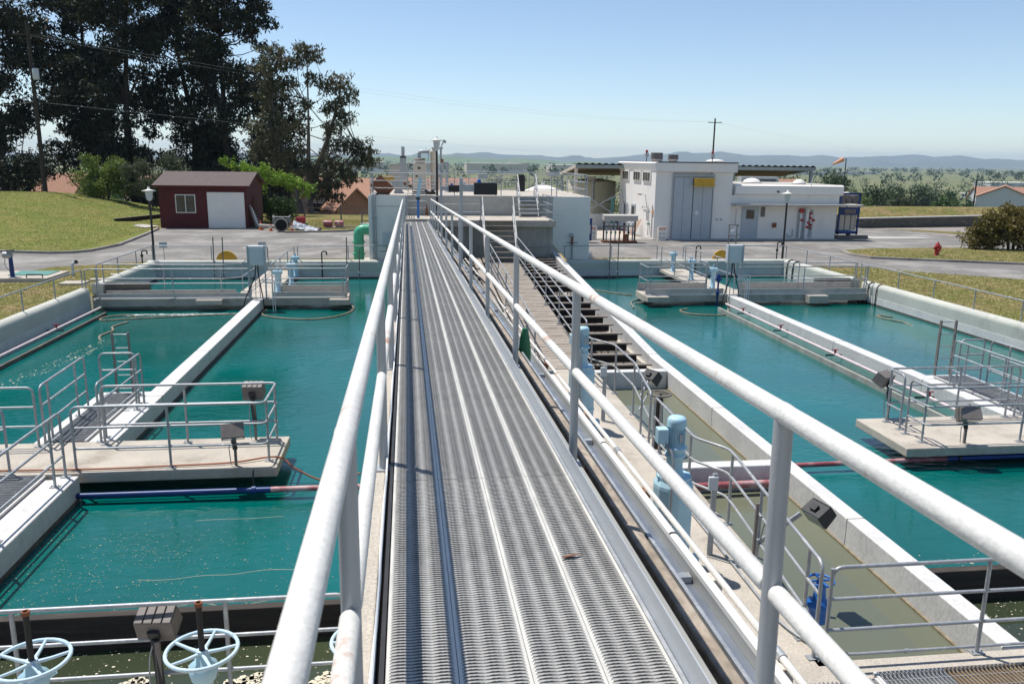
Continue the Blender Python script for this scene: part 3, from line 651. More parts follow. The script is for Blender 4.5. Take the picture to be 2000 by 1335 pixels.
rail('front handrail of the left platform left of the grating, cut by the picture edge', [(-6.43,13.12),(-11.05,13.12)], group=g1)
rail('handrail on the right side of the near grating, lower left corner', [(-5.48,12.85),(-5.48,8.9)], posts=[(-5.48,12.45),(-5.48,10.6)], group=g1)
rail('back handrail of the left platform at the left picture edge', [(-11.0,14.35),(-6.5,14.35)], group=g1)
rail('handrail on the left side of the grating behind the left platform', [(-6.42,14.42),(-6.5,16.6)], posts=[(-6.43,14.75),(-6.49,16.1)], group=g1)
rail('small hoop rail across the end of the grating, in front of the left ladder', [(-6.3,16.85),(-5.6,16.85)], posts=[], group=g1)
rail('handrail on the right side of the grating behind the left platform, reaching the ladder', [(-5.5,16.85),(-5.52,14.5)], posts=[(-5.5,16.4),(-5.52,14.75)], group=g1)
rail('back handrail of the near right platform with a short return at its left end', [(9.35,13.95),(9.35,14.5),(12.2,14.5)], posts=[(9.35,14.4),(10.9,14.5),(12.0,14.5)], group=g2)
rail('front handrail of the near right platform, running out of the picture', [(9.3,13.68),(9.3,13.08),(17.8,13.08)], posts=[(9.32,13.2),(11.2,13.08),(13,13.08),(14.8,13.08),(16.4,13.08)], group=g2)
rail('handrail on the left side of the right grating, rusty at the ladder', [(12.42,14.6),(12.42,16.85)], posts=[(12.42,16.4),(12.42,15.2)], group=g2)
rail('small hoop rail across the end of the right grating behind the ladder', [(12.6,16.9),(13.2,16.9)], posts=[], group=g2)
rail('handrail on the right side of the right grating', [(13.3,16.8),(13.3,14.6)], posts=[(13.3,16.2),(13.3,15.0)], group=g2)
rail('back handrail of the right platform, right of the grating', [(13.45,14.5),(17.8,14.5)], group=g2)
g3_ = 'handrails of the far footbridges'
kw = dict(hs=(1.07,.55), group=g3_, sp=2.4, cr=.05)
rail('front handrail of the far left footbridge, left of the grey cabinet', [(-11.3,29.7),(-11.1,29.84),(-5.75,29.84)], **kw)
rail('front handrail of the far left footbridge, right of the grey cabinet', [(-5.2,29.84),(-2.36,29.84),(-2.36,30.95)], **kw)
rail('back handrail of the far left footbridge with a bend into the narrow walk', [(-11.2,31.15),(-6.9,30.98),(-6.35,31.4),(-6.35,37.3)], **kw)
rail('back handrail of the far left footbridge on its right part', [(-5.05,30.98),(-2.4,30.98)], **kw)
rail('right handrail of the narrow walk behind the left cabinet', [(-5.2,31.2),(-5.2,37.3)], **kw)
rail('front handrail of the far right footbridge, left of the navy valve', [(8.95,31.0),(8.95,29.89),(11.3,29.89)], **kw)
rail('front handrail of the far right footbridge, right of the grey cabinet', [(12.6,29.89),(17.9,29.89),(18.2,30.9)], **kw)
rail('back handrail of the far right footbridge on its left part', [(8.98,31.05),(11.7,31.05)], **kw)
rail('back handrail of the far right footbridge on its right part', [(13.1,31.05),(18.1,31.05)], **kw)
rail('left handrail of the narrow walk with the pale blue valve stands', [(11.8,31.2),(11.8,37.3)], **kw)
rail('right handrail of the narrow walk beside the ochre disc', [(12.97,31.2),(12.97,37.3)], **kw)
kw = dict(hs=(.66,), group='single pipe rails on the basin walls', z0=.41, flange=False, sp=2.15, cr=.03)
rail('single pipe rail on the left basin wall in front of the lawn', [(-11.4,5),(-11.4,29.68)], **kw)
rail('single pipe rail on the short wall behind the far left footbridge', [(-11.4,31.1),(-11.4,37.7)], **kw)
rail('single pipe rail on the far wall left of the narrow left walk', [(-11.3,37.72),(-6.45,37.72)], **kw)
rail('single pipe rail on the far wall in front of the green pipe', [(-5.1,37.72),(-.6,37.72)], **kw)
rail('single pipe rail on the far wall between the white tank block and the right walk', [(7.2,37.72),(11.7,37.72)], **kw)
rail('single pipe rail on the far wall below the white workshop', [(13.0,37.72),(18.2,37.72)], **kw)
rail('single pipe rail on the right basin wall in front of the brown grass', [(18.2,5),(18.2,30.4)], **kw)
rail('single pipe rail on the short wall behind the far right footbridge', [(18.2,31.35),(18.2,37.7)], **kw)
# launder walk
kw = dict(hs=(1.07,.7,.33), sp=2.3, group='handrails of the timber launder walk')
rail('left handrail of the timber walk between the launders', [(3.05,19.6,0),(3.05,21,.07),(3.05,33.3,zr(33.3))], **kw)
rail('right handrail of the timber walk, between boards and dark beams', [(4.36,19.6,0),(4.36,21,.07),(4.36,33.3,zr(33.3))], **kw)
rail('handrail along the farther grey green chamber with a bend round the second motor', [(3.95,19.3),(4.02,17.6),(4.41,16.95),(4.41,15.3),(4.12,13.2)], hs=(1.07,.6), posts=[(4.02,17.5),(4.41,16.8),(4.41,15.3),(4.2,14.0)], group='handrails along the grey green chambers')
rail('handrail along the nearer grey green chamber with a bend round the near motor', [(4.12,12.95),(4.08,10.85),(4.40,10.35),(4.38,10.0),(4.08,7.05)], posts=[(4.12,12.6),(4.08,11.0),(4.40,10.2),(4.3,9.0),(4.12,7.4)], group='handrails along the grey green chambers')
rail('near handrail across the bottom right corner, in front of the chamber', [(4.14,6.96),(17.8,6.96)], posts=[(4.14,6.96)]+[(5.85+1.8*k,6.96) for k in range(7)])
rail('near handrail across the bottom left corner, behind the pale blue handwheels', [(-.62,6.93),(-11,6.93)], posts=[(-1.72-1.82*k,6.93) for k in range(6)])
# ================================================================ gratings on the piers
def grating(x0, x1, y0, y1, z, label, along='y', step=.033, cross=.1, m='galv', wd=.005, h=.03, frame=True, sub=None):
    t = thing('floor_grating', label, 'grating', ((x0+x1)/2, (y0+y1)/2, z-h), 'steel gratings let into the decks')
    mb = MB(); a0, a1 = (x0, x1) if along == 'y' else (y0, y1); k = a0+.02
    while k < a1-.01:
        if along == 'y': mb.box(k-wd/2, k+wd/2, y0, y1, z-h, z)
        else: mb.box(x0, x1, k-wd/2, k+wd/2, z-h, z)
        k += step
    b0, b1 = (y0, y1) if along == 'y' else (x0, x1); k = b0+cross/2
    while k < b1:
        if along == 'y': mb.box(x0, x1, k-.003, k+.003, z-.01, z-.001)
        else: mb.box(k-.003, k+.003, y0, y1, z-.01, z-.001)
        k += cross
    mb.build('bars', M[m], t)
    MB().box(x0, x1, y0, y1, z-h-.012, z-h-.002).build('shade_sheet', M['conc_dark'], t)  # dark sheet standing in for the shade between the bars
    if frame:
        mb = MB()
        for q in ((x0-.03, x0, y0, y1), (x1, x1+.03, y0, y1)): mb.box(*q, z-h, z+.004)
        mb.build('frame', M['conc_white'], t)
    return t
grating(-6.5, -5.85, 14.6, 17.7, .0, 'steel grating behind the left platform, leading to the ladder')
grating(-6.5, -5.85, 8.8, 12.95, .0, 'steel grating in front of the left platform, lower left edge')
grating(12.6, 13.45, 14.7, 17.7, .0, 'steel grating behind the right platform, with hard rail shadows on it', step=.06)
grating(3.72, 4.5, 5.2, 6.62, .035, 'small grating panel in the near deck, left of the rusty one', along='y', step=.045, wd=.009, cross=.15)
grating(4.56, 6.9, 5.2, 6.70, .045, 'wide grating panel in the near deck with a rusty brown patch', along='y', step=.045, h=.045, wd=.009, cross=.16)
gp = [o for o in bpy.data.objects if o.get('label','').startswith('wide grating panel')][0]; mb = MB(); k = 4.58+.045*16
while k < 6.35: mb.box(k-.0052, k+.0052, 5.9+.3*math.sin(k*7)**2, 6.69, .03, .0462); k += .045
mb.build('rusted_bars', M['rustbar'], gp)
# conduit hugging the near deck edge
t = thing('conduit', 'thin grey conduit bending round the near deck corner below the lower right handrail', 'pipe', (4.1,7.0,.03))
MB().tube(fillet([(4.0,12.2,.03),(4.0,7.6,.03),(4.25,7.03,.03),(17,7.03,.03)], .3), .016, 8).build('pipe_run', M['galv'], t)
for x in (5.1, 7.2, 9.4): MB().tube([(x-.02,7.03,.03),(x+.02,7.03,.03)], .024, 8).build('strap', M['galv'], t)
# ladders
def ladder(x0, x1, y, z0, z1, label, lean=0):
    t = thing('ladder', label, 'ladder', ((x0+x1)/2, y, z0), 'ladders into the pools')
    for x in (x0, x1): MB().box(x-.014, x+.014, y-.035, y+.035, z0, z1).build('side_rail', M['bronze'], t)
    z = z1-.04
    while z > z0: MB().tube([(x0, y, z), (x1, y, z)], .012, 6).build('rung', M['galv'], t); z -= .3
ladder(-6.38, -6.05, 17.9, -.9, 1.28, 'bronze coloured ladder behind the left grating, down into the green water')
ladder(12.75, 13.15, 17.9, -.9, 1.33, 'bronze coloured ladder behind the right grating, down into the blue water')
# ================================================================ floodlights
def flood(x, y, z, yaw, tilt, label, post=None, s=1.0, fins=True, m='bronze', bk_=-1):
    t = thing('floodlight', label, 'floodlight', (x, y, post if post is not None else z-.3), 'floodlights on the handrails')
    m3 = Matrix.Rotation(yaw, 3, 'Z') @ Matrix.Rotation(tilt, 3, 'X')
    c = Vector((x, y, z)); w_, d_, h_ = .36*s, .26*s, .24*s
    mb = MB(); 
    q = [Vector((sx*w_/2, sy*d_/2*(1 if sz < 0 else .8), sz*h_/2)) for sz in (-1,1) for sx, sy in ((-1,-1),(1,-1),(1,1),(-1,1))]
    mb.add([c+m3@v for v in q], [(0,3,2,1),(4,5,6,7),(0,1,5,4),(1,2,6,5),(2,3,7,6),(3,0,4,7)])
    if fins:
        for k in range(4): mb.obox(c+m3@V(-w_/2+w_*(k+.5)/4,0,h_/2+.012*s), (w_/4-.012, d_*.8, .02*s), m3)
    mb.build('housing', M[m], t, bevel=.004)
    MB().obox(c+m3@V(0,0,-h_/2-.004), (w_*.88, d_*.86, .012), m3).build('glass', M['glass'], t)
    MB().obox(c+m3@V(0,bk_*(d_/2+.012),0), (w_*.3, .03, h_*.4), m3).build('ballast_box', M['dark_metal'], t)
    if post is not None:
        e = c+m3@V(0, bk_*(d_/2+.02), -.05)
        b = Vector((e.x+.03, e.y-.03, post+.02))
        mb = MB(); mb.beam(e, (b.x, b.y, post+.28), .05, .07); mb.build('arm', M['dark_metal'], t)
        MB().box(b.x-.02, b.x+.02, b.y-.02, b.y+.02, post, post+.75).build('strut', M['bronze'], t)
        MB().tube(fillet([b+V(-.08,0,0), b+V(-.1,0,.3), e+V(-.05,-.02,-.15), e], .15), .008, 6).build('wire', M['galv'], t)
    return t
flood(-2.93, 13.05, .62, R(12), R(-28), 'floodlight tilted down over the front rail of the left platform', 0.0, 1.0, False, 'bronze', 1)
flood(-2.85, 14.55, .88, R(-4), R(18), 'floodlight behind the back rail of the left platform', 0.0)
flood(-2.33, 6.98, .86, R(-4), R(25), 'big ribbed floodlight on the near lower left rail, between the handwheels', 0.0, .92)
flood(10.05, 13.02, .58, R(-8), R(-30), 'floodlight on the front rail of the right platform', 0.0, 1.0, False, 'bronze', 1)
flood(9.42, 14.75, .80, R(30), R(25), 'floodlight behind the left end of the right platform', 0.0, 1.0, False)
flood(4.5, 14.45, 1.0, R(-60), R(-45), 'black floodlight over the farther chamber, seen from below', None, .85, True, 'dark_metal')
flood(4.92, 8.72, .82, R(-75), R(-50), 'black floodlight over the nearer chamber, half hidden by the thick handrail post', None, .85, True, 'dark_metal')
t = thing('floodlight_stand', 'rusty stand with a striped arm beside the nearer chamber', 'lamp stand', (4.3,8.9,0))
MB().box(4.19,4.225,8.88,8.915,0,.9).build('post', M['bronze'], t); MB().beam((4.22,8.9,.35),(4.72,8.78,.8),.04,.05).build('arm', M['galv'], t)
MB().tube(fillet([(4.24,8.88,.2),(4.3,8.85,.7),(4.55,8.8,.78)],.2),.01,6).build('wire', M['galv'], t)
t = thing('floodlight_stand', 'grey bent arm reaching from the farther chamber rail to its floodlight', 'lamp stand', (4.35,14.4,.5))
MB().tube([(4.2,14.1,.75),(4.45,14.4,1.0)],.02,8).build('arm', M['galv'], t); MB().tube([(4.15,14.0,.5),(4.42,14.35,.72)],.016,8).build('brace', M['galv'], t)
# ================================================================ mixer motors
def motor(x, y, label, s=1.0):
    t = thing('mixer_drive', label, 'motor', (x, y, 0), 'pale blue mixer drives')
    MB().box(x-.31, x+.31, y-.31, y+.31, 0, .05).build('base_plate', M['ltblue'], t, bevel=.01)
    MB().lathe((x,y,.05), [(.25,0),(.25,.30),(.262,.31),(.262,.36),(.25,.37),(.25,1.02),(.245,1.06),(.20,1.14),(.195,1.17)], 12, False).build('gear_case', M['ltblue'], t, bevel=.008)
    mb = MB()
    for k in range(8): a = k*math.pi/4+.2; mb.cyl((x+.205*math.cos(a), y+.205*math.sin(a), 1.13), (x+.205*math.cos(a), y+.205*math.sin(a), 1.22), .017, n=6)
    mb.cyl((x,y,1.17),(x,y,1.215),.21,n=24); mb.build('bolt_ring', M['ltblue'], t)
    MB().lathe((x,y,1.2), [(.15,0),(.11,.06),(.10,.10),(.10,.24),(.125,.26),(.125,.29),(.10,.30),(.10,.34),(.14,.36),(.14,.39),(.11,.40)], 20).build('lantern', M['ltblue'], t)
    mb = MB(); mb.lathe((x,y,1.6), [(.098,0),(.098,.25),(.10,.26)], 24)
    for k in range(22): a = 2*math.pi*k/22; mb.obox((x+.104*math.cos(a), y+.104*math.sin(a), 1.72), (.016,.004,.2), Matrix.Rotation(a,3,'Z'))
    mb.build('finned_motor', M['ltblue'], t)
    MB().lathe((x,y,1.85), [(.116,0),(.118,.05),(.114,.09),(.09,.115),(.04,.125),(.01,.126)], 24).build('fan_cowl', M['ltblue'], t)
    MB().box(x-.25, x-.12, y-.08, y+.06, 1.64, 1.83).build('terminal_box', M['ltblue'], t, bevel=.008)
    MB().obox((x+.03, y-.112, 1.72), (.05,.008,.10)).build('name_plate', M['grey'], t)
    MB().tube(fillet([(x-.16,y-.06,1.66),(x-.10,y-.16,1.58),(x-.09,y-.22,1.45),(x-.11,y-.28,1.1),(x-.12,y-.29,.25)],.1), .015, 8).build('conduit', M['galv'], t)
    MB().box(x-.16,x-.08,y-.32,y-.25,.55,.66).build('junction_fitting', M['galv'], t)
    for s_ in (-1,1): MB().lathe((x+s_*.30,y-.1,.05),[(.06,0),(.06,.1),(.03,.13)],12).build('foot_bolt', M['ltblue'], t)
    return t
MOT = motor(3.20, 9.15, 'near pale blue mixer motor on its octagonal gear case, right of the walkway')
copy_tree(MOT, (3.18, 14.6, 0), .1, 'second pale blue mixer motor farther along, beside the last launder beams')
def swpost(x, y, label):
    t = thing('switch_post', label, 'control post', (x, y, 0), 'switch posts beside the mixer drives')
    MB().box(x-.03,x+.03,y-.02,y+.03,0,1.12).build('channel', M['galv'], t)
    MB().box(x-.10,x+.02,y-.07,y-.021,.92,1.1).build('switch_box', M['ltgrey'], t, bevel=.006)
    MB().tube([(x-.04,y-.05,.92),(x-.05,y-.05,.02)],.012,8).build('conduit', M['galv'], t)
    MB().box(x-.03,x+.0,y-.045,y-.021,1.1,1.14).build('lever', M['galv'], t)
swpost(3.82, 9.35, 'galvanized switch post beside the near pale blue motor'); swpost(3.72, 14.95, 'galvanized switch post beside the second pale blue motor')
# grey handwheel on tall stem beside the chambers
def wheel(c, r, rt_, n=5, hub=.03, spoke=.011, drop=.0, rot=0):
    rim = MB().tube([(c[0]+r*math.cos(2*math.pi*k/32), c[1]+r*math.sin(2*math.pi*k/32), c[2]) for k in range(32)], rt_, 8, closed=True)
    sp = MB()
    for k in range(n):
        a = rot+2*math.pi*k/n
        sp.tube([(c[0]+hub*.6*math.cos(a), c[1]+hub*.6*math.sin(a), c[2]-drop), (c[0]+r*.5*math.cos(a), c[1]+r*.5*math.sin(a), c[2]-drop*.7), (c[0]+r*math.cos(a), c[1]+r*math.sin(a), c[2])], [spoke*1.3, spoke, spoke*.9], 8)
    sp.lathe((c[0], c[1], c[2]-drop-.03), [(hub,0),(hub,.06)], 16)
    return rim, sp
t = thing('valve_stand', 'dark bronze valve stand with a grey handwheel at the cross wall of the chambers', 'valve', (4.33,13.3,0))
r_, s_ = wheel((4.33,13.35,1.0), .19, .018, 3); r_.build('handwheel', M['bronze'], t); s_.build('spokes', M['bronze'], t)
MB().lathe((4.33,13.35,-.0), [(.10,0),(.085,.1),(.07,.5),(.06,.95)], 16).build('pedestal', M['barkd'], t)
t = thing('valve_stand', 'bright blue valve with its handwheel in the corner of the nearer chamber', 'valve', (4.3,7.35,-.4))
r_, s_ = wheel((4.28,7.4,.68), .13, .014, 4); r_.build('handwheel', M['midblue'], t); s_.build('spokes', M['midblue'], t)
MB().lathe((4.28,7.4,-.45), [(.035,0),(.035,.62),(.10,.66),(.12,.72),(.09,.78),(.13,.84),(.13,.88),(.07,.92),(.05,1.1)], 16).build('valve_body', M['midblue'], t)
# pale blue handwheel stands (lower left)
def hws(x, y, label, c='ltblue'):
    t = thing('handwheel_stand', label, 'valve', (x, y, 0), 'pale blue handwheel stands in a row')
    MB().lathe((x,y,0), [(.16,0),(.16,.03),(.085,.05),(.07,.70),(.10,.74),(.115,.80),(.115,.86),(.07,.90),(.045,.97)], 24).build('pedestal', M[c], t)
    MB().cyl((x+.11,y+.02,.83),(x+.16,y+.03,.86),.02,n=10).build('grease_cap', M['ltblue'], t)
    r_, s_ = wheel((x,y,1.0), .285, .0165, 5, .045, .0145, .03, rng.uniform(0,1)); r_.build('handwheel', M['wheelblue'], t); s_.build('spokes', M['wheelblue'], t)
    MB().cyl((x,y,1.0),(x,y,1.42),.024,n=14).build('stem', M['black'], t)
    MB().lathe((x,y,1.40),[(.032,0),(.032,.035),(.02,.035),(.02,.02)],16,False).build('stem_cap', M['rust'], t)
for x, lb in ((-3.1,'leftmost pale blue handwheel with a black stem, bottom left corner'), (-1.77,'middle pale blue handwheel with rusty stem cap, right of the big floodlight'), (-.43,'pale blue handwheel mostly hidden behind the thick left walkway rail')): hws(x, 6.28, lb)
# ================================================================ launder timbers
k = 0; ys_ = [19.45,20.45,21.5,22.5,23.5,24.45,25.4,26.3,27.3,28.9,29.7,30.5,31.25,31.9,32.5,33.1,33.7,34.3,34.9]
words = ['nearest','second','third','fourth','fifth','sixth','seventh','eighth','ninth','tenth','eleventh','twelfth','thirteenth','fourteenth','fifteenth','sixteenth','seventeenth','eighteenth','farthest']
def launder(x0, x1, y, label, grp, xr=0):
    z = zr(y)-.02
    t = thing('launder_beam', label, 'timber beam', ((x0+x1)/2, y, z-.24), grp)
    a = rng.uniform(-.02,.02)
    MB().obox(((x0+x1)/2+xr, y, z-.02), (x1-x0, .15, .04), Matrix.Rotation(a*.3,3,'Z')).build('top_board', M['timber'], t, bevel=.004)
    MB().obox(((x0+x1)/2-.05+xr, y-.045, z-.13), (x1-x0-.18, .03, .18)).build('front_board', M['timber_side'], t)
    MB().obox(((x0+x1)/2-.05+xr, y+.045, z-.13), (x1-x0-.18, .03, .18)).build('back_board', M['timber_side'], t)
for i, y in enumerate(ys_):
    launder(4.48, 6.06, y, f'{words[i]} dark timber launder beam right of the boardwalk, counted from the camera', 'launder beams right of the boardwalk', rng.uniform(-.03,.03))
for i, y in enumerate(ys_[8:]):
    launder(1.4, 2.7, y, f'{words[i]} timber beam of the far left launder row, counted from the camera', 'launder beams left of the boardwalk')
mb = MB(); mb.box(6.08, 6.195, 19.0, 35.5, -1.2, -.25); tag(mb.build('beam_ledge', M['conc_tan'], bpy.data.objects['launder_wall']), None, None)
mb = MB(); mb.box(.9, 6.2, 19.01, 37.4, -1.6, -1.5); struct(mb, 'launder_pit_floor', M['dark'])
# timber boardwalk
t = thing('boardwalk', 'bleached timber boardwalk between the two launder rows', 'boardwalk', (3.75, 26.5, 0))
y = 19.05; i = 0
mb = MB(); sl = MB()
while y < 34.6:
    z = zr(y)+rng.uniform(-.004,.004)
    mb.box(3.0, 4.47+rng.uniform(-.015,.015), y, y+.205, z-.05, z)
    if i % 2 == 0: sl.box(3.55+(.3 if (i//2) % 2 else 0), 3.95+(.3 if (i//2) % 2 else 0), y+.185, y+.215, z-.02, z+.0035)
    y += .212; i += 1
o = mb.build('boards', M['board'], t); sl.build('drain_slots', M['dark'], t)
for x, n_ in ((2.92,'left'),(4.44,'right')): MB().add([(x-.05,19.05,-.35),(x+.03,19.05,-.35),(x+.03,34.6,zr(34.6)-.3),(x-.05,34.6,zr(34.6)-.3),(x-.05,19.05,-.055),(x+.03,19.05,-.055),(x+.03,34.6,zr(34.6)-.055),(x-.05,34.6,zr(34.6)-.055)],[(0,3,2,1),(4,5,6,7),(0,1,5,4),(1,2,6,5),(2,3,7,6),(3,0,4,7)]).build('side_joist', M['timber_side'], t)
mb = MB(); mb.add([(2.6,19.05,-.02),(2.93,19.05,-.02),(2.93,34.6,zr(34.6)-.02),(2.6,34.6,zr(34.6)-.02),(2.6,19.05,-.12),(2.93,19.05,-.12),(2.93,34.6,zr(34.6)-.12),(2.6,34.6,zr(34.6)-.12)],[(0,1,2,3),(7,6,5,4),(0,4,5,1),(1,5,6,2),(2,6,7,3),(3,7,4,0)]); tag(mb.build('side_plank', M['board']), 'long brown side plank left of the timber boardwalk', 'plank')
# yellow rods lying on the raised end of the wall
t = thing('yellow_rods', 'pair of pale yellow rods lying on the raised far end of the white launder wall', 'rods', (6.4,35.5,1.1))
for dx in (0,.07): MB().tube([(6.30+dx,32.9,zr(33)+.14),(6.36+dx,37.2,zr(37.2)+.22)], .018, 6).build('rod', M['yellow'] if dx else M['conc_tan'], t)
# green bottle shaped pipe beside the walkway
t = thing('green_sleeve', 'dark green tapered pipe sleeve standing in the flume beside the right walkway rail', 'pipe', (1.31,9.2,2.4))
MB().lathe((1.31,9.2,2.48), [(.065,0),(.075,.15),(.075,.33),(.055,.5),(.03,.6)], 16).build('sleeve', M['dkgreen'], t); MB().lathe((1.31,9.2,2.36), [(.05,0),(.06,.05),(.06,.12)], 12).build('collar', M['dark_metal'], t)
mb = MB().tube(fillet([(1.31,9.2,2.38),(1.28,8.8,2.36),(1.24,8.4,2.42),(1.2,7.6,2.50)],.3),.05,10); tag(mb.build('black_hose', M['black']), 'thick black hose below the green sleeve, lying on the flume wall', 'hose')
mb = MB().tube(fillet([(1.15,19.6,2.36),(1.5,18.6,2.42),(1.75,17.6,2.2),(1.9,16.6,1.9)],.4),.02,8); tag(mb.build('black_cable', M['black']), 'black cable looping from the foot of the square column over the flume', 'cable')
# tall square lighting column beside the walkway and its two lamps
t = thing('lighting_column', 'tall galvanized square column standing on the flume beside the walkway', 'column', (1.22,20.0,2.2))
MB().box(1.19,1.27,19.96,20.04,2.2,4.52).build('column', M['galv_post'], t); MB().box(1.08,1.38,19.85,20.15,2.18,2.21).build('base_plate', M['galv'], t)
MB().box(1.18,1.28,19.95,20.05,4.521,4.55).build('cap', M['ltgrey'], t)
# ================================================================ pipes across and along the pools
def ptube(name, label, cat, pts, r, m, n=12, fil=0, group=None, parts=None):
    P = fillet(pts, fil) if fil else pts
    o = MB().tube(P, r, n).build(name, M[m]); return tag(o, label, cat, group)
t = thing('chemical_pipe', 'pipe across the left pool below the platform, blue then faded red', 'pipe', (-2.6,12.72,-.3))
MB().tube([(-5.29,12.72,-.27),(-2.3,12.66,-.25)],.047,14).build('blue_length', M['navy'], t); MB().tube([(-2.3,12.66,-.25),(.0,12.62,-.24)],.047,14).build('red_length', M['maroon'], t)
MB().tube([(-2.62,12.95,-.02),(-2.6,12.8,-.12),(-2.58,12.68,-.2)],.012,6).build('hanger_rod', M['dark_metal'], t); MB().tube([(-2.6,12.67,-.25),(-2.54,12.67,-.25)],.066,12).build('hanger_clamp', M['navy'], t)
t = thing('chemical_pipe', 'pipe across the right pool below the platform, red then blue', 'pipe', (10,13.0,-.3))
MB().tube([(6.48,12.95,-.27),(9.7,12.98,-.25)],.045,14).build('red_length', M['maroon'], t); MB().tube([(9.7,12.98,-.25),(17.9,13.05,-.24)],.05,14).build('blue_length', M['navy'], t)
MB().tube([(9.95,12.92,-.02),(9.95,12.95,-.2)],.012,6).build('hanger_rod', M['dark_metal'], t); MB().tube([(9.92,12.98,-.25),(9.98,12.98,-.25)],.07,12).build('hanger_clamp', M['dark_metal'], t)
ptube('chemical_pipe', 'short faded pink pipe across the nearer chamber, beyond the near motor', 'pipe', [(3.6,12.12,-.25),(6.19,12.18,-.25)], .06, 'maroon')
def sidepipe(x, y0, y1, label, sgn, ys2):
    t = thing('sampling_pipe', label, 'pipe', (x,(y0+y1)/2,-.15), 'pale pipes with red valves along the walls')
    MB().tube([(x,y0,-.14),(x,y1,-.14)],.035,10).build('pipe_run', M['pinkwhite'], t)
    for y in ys2:
        mb = MB(); mb.lathe((x,y,-.16),[(.03,0),(.03,.14)],8); mb.box(x-.10,x+.10,y-.012,y+.012,-.02,.0); mb.build('valve', M['red'], t)
    for y in ys2: MB().box(min(x,x+sgn*.5),max(x,x+sgn*.5),y-.015+.5,y+.015+.5,-.31,-.27).build('support_arm', M['dark_metal'], t)
sidepipe(-10.62, 8, 29.0, 'pale pipe with red valves along the left basin wall', -1, (12.2,16.6,21.0,25.4)); sidepipe(11.62, 14.8, 28.6, 'pale pipe with red valves along the right divider wall', 1, (16.4,20.6,24.0,27.0))
mb = MB(); mb.box(11.3,11.38,14.8,28.6,-.62,-.26).box(11.3,11.95,14.8,28.6,-.66,-.62); tag(mb.build('effluent_trough', M['conc_stain']), 'stained trough below the pale pipe on the right divider wall', 'trough')
mb = MB(); mb.box(-10.5,-10.42,8,29,-.62,-.30); tag(mb.build('effluent_trough', M['conc_dark']), 'dark trough edge below the pale pipe on the left basin wall', 'trough')
# navy valve pedestal on right bridge
t = thing('valve_stand', 'navy blue valve pedestal hanging on the front of the far right footbridge', 'valve', (11.62,29.5,-.5))
MB().lathe((11.62,29.5,-.45),[(.035,0),(.035,.5),(.07,.52),(.07,.62),(.035,.66),(.035,1.0),(.07,1.03),(.085,1.12),(.085,1.2),(.05,1.3)],14).build('pedestal', M['navy'], t); MB().box(11.5,11.74,29.45,29.55,.62,.68).build('actuator', M['navy'], t)
# pale blue valve stands on the narrow walks
for i, (x, y, lb) in enumerate(((-4.95,30.9,'pale blue valve stand nearest the left cabinet'),(-4.75,33.0,'middle pale blue valve stand on the left narrow walk'),(-4.9,35.4,'farthest pale blue valve stand on the left narrow walk'),(12.05,31.2,'pale blue valve stand nearest the right cabinet'),(12.1,33.9,'middle pale blue valve stand on the right narrow walk'),(12.15,36.6,'farthest pale blue valve stand on the right narrow walk'))):
    t = thing('valve_pedestal', lb, 'valve', (x,y,0), 'pale blue valve stands on the narrow walks')
    MB().lathe((x,y,0),[(.14,0),(.14,.03),(.10,.05),(.095,.7),(.11,.72)],14).build('pedestal', M['ltblue'], t)
    MB().box(x-.17,x+.17,y-.1,y+.1,.72,.86).build('gear_head', M['ltblue'], t, bevel=.02); MB().cyl((x,y,.86),(x,y,1.0),.03,n=8).build('stem_cover', M['ltblue'], t)
# cabinets
def cabinet(x, y, z, label, m='ltgrey'):
    t = thing('electric_cabinet', label, 'cabinet', (x,y,0), 'grey electric cabinets on the far footbridges')
    MB().box(x-.30,x+.30,y-.13,y+.13,z,z+.68).build('case', M[m], t, bevel=.01)
    MB().box(x-.26,x+.26,y-.145,y-.131,z+.04,z+.64).build('door', M['ltgrey'], t, bevel=.006)
    for s in (-1,1):
        MB().box(x+s*.29-.025,x+s*.29+.025,y-.175,y-.133,.0,z+.70).build('support_channel', M['galv_post'], t)
    for k in range(3): MB().tube(fillet([(x-.2+.12*k,y,z),(x-.2+.12*k,y,z-.3),(x-.26+.16*k,y-.05,.02)],.15),.014,6).build('conduit', M['galv'], t)
    MB().tube(fillet([(x-.05,y,z),(x-.08,y-.1,.8),(x-.45,y-.3,.0),(x-.5,y-.35,-.4)],.4),.02,8).build('power_cable', M['black'], t)
    MB().tube(fillet([(x+.0,y,z),(x+.05,y-.1,.8),(x+.2,y-.3,.0),(x+.22,y-.3,-.4)],.4),.02,8).build('power_cable', M['black'], t)
cabinet(-5.45, 29.75, 1.22, 'grey electric cabinet on the far left footbridge at the end of the divider wall'); cabinet(12.3, 29.8, 1.25, 'grey electric cabinet on the far right footbridge, right of the navy valve')
for (x, lb) in ((-4.95,'pair of white conduits dropping into the water below the left cabinet'),(12.75,'bent white conduits dropping into the water right of the right cabinet')):
    t = thing('white_conduits', lb, 'pipes', (x,29.6,-.5))
    for k in range(2 if x < 0 else 3): MB().tube(fillet([(x-.35,29.6,.62+.08*k),(x+.08*k,29.6,.62+.08*k),(x+.08*k,29.6,-.5)],.08),.018,8).build('conduit', M['whitepipe'], t)
ptube('white_bracket', 'white square bent pipe hanging under the left edge of the right narrow walk', 'pipe', [(11.7,31.2,-.05),(11.35,31.2,-.05),(11.35,31.2,-.3),(11.75,31.2,-.3)], .02, 'whitepipe')
